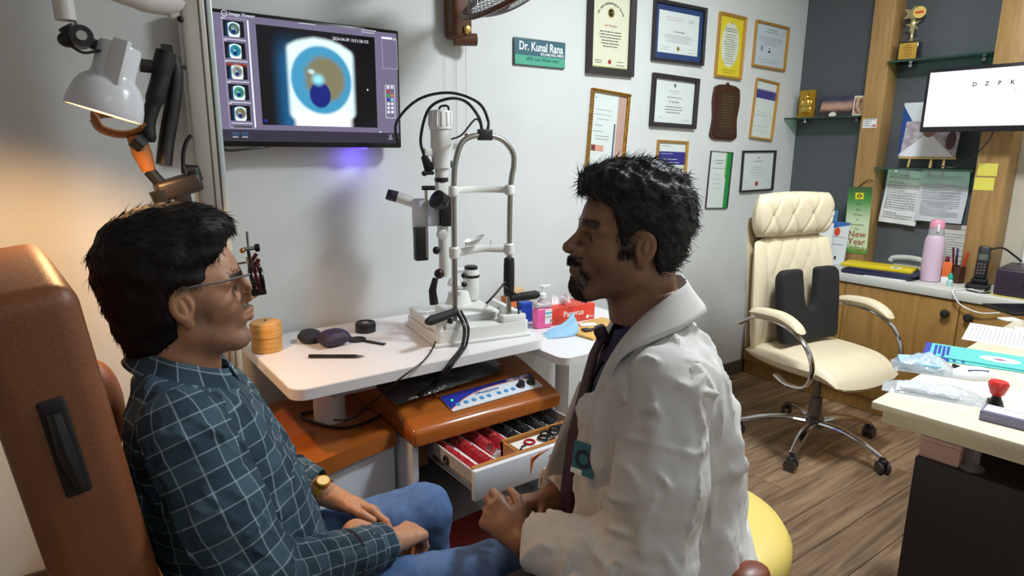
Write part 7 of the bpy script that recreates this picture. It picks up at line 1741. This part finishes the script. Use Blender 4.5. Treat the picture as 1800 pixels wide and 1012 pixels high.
# collar and lapels: ribbons that start at the nape and run down both fronts
for s in (-1, 1):
    path = [(-.102, 0, 1.160), (-.094, .045*s, 1.160), (-.060, .074*s, 1.140), (-.012, .080*s, 1.100), (.026, .072*s, 1.048), (.054, .062*s, .990), (.074, .054*s, .928), (.088, .046*s, .870), (.096, .036*s, .82)]
    outw = [(-.040, 0, -.052), (-.038, .014*s, -.054), (-.022, .044*s, -.050), (-.006, .060*s, -.034), (.000, .066*s, -.010), (-.006, .066*s, .004), (-.010, .060*s, .006), (-.010, .040*s, .002), (-.006, .012*s, .0)]
    Pp, Oo = bez(path, 40), bez(outw, 40); G = []
    for a, b in zip(Pp, Oo):
        row = []
        for j in range(8): q = j/7; row.append(tuple(a+b*q+Vector((.010, .006*s, .006))*math.sin(q*math.pi)*.45+Vector((.006, .006*s, .003))))
        G.append(row if s > 0 else row[::-1])
    ribbon(G, .005, COATM, 'lapel', coat)
G = []
for i in range(24):
    z = .90-.34*i/23; xf = float(np.interp(z, [.56, .66, .72, .80, .90], [.205, .188, .170, .146, .110])); row = []
    for j in range(8): q = j/7; row.append((.045+(xf-.045)*q, -.075+.012*math.sin(q*3+z*14)-.02*q, z))
    G.append(row)
ribbon(G, .004, COATM, 'open_front', coat)
# chest badge printed patch and buttons, laid on the coat surface
DI = DMX.inverted(); co = DI @ Vector(CAM)
def on_coat(px, py):
    d = (DI.to_3x3() @ Vector(ray(px, py))).normalized(); loc, nor, i, dist = cbv.ray_cast(co, d)
    return loc, nor
loc, nor = on_coat(1030, 806)
if loc is not None:
    if nor.dot(co-loc) < 0: nor = -nor
    nor = (nor.normalized()+(co-loc).normalized()*.45).normalized()
    upv = Vector((0, 0, 1)); xv = upv.cross(nor).normalized(); zv = nor.cross(xv); BM = Matrix.Identity(4)
    for i in range(3): BM[i][0], BM[i][1], BM[i][2], BM[i][3] = xv[i], -nor[i], zv[i], loc[i]+nor[i]*.007
    bd = MB().rbox(-.026, .026, -.0015, .0015, -.032, .032, .001, 1, BM).build('chest_badge', mat('badge_teal', (52, 112, 124), .5), coat); text('O', .05, mat('badge_navy', (32, 44, 70), .5), bd, BM @ T(0, -.0022, -.002) @ Rx(90), bold=.002); MB().box(-.026, .0, -.0019, -.0015, -.032, -.022, BM).build('badge_stripe', PAPER, bd)
for px, py in ((1004, 890), (1010, 775)):
    loc, nor = on_coat(px, py)
    if loc is not None: MB().ball(loc, (.006, .006, .006), n=10, m=6).build('coat_button', mat('button_brown', (70, 56, 60), .4), coat)
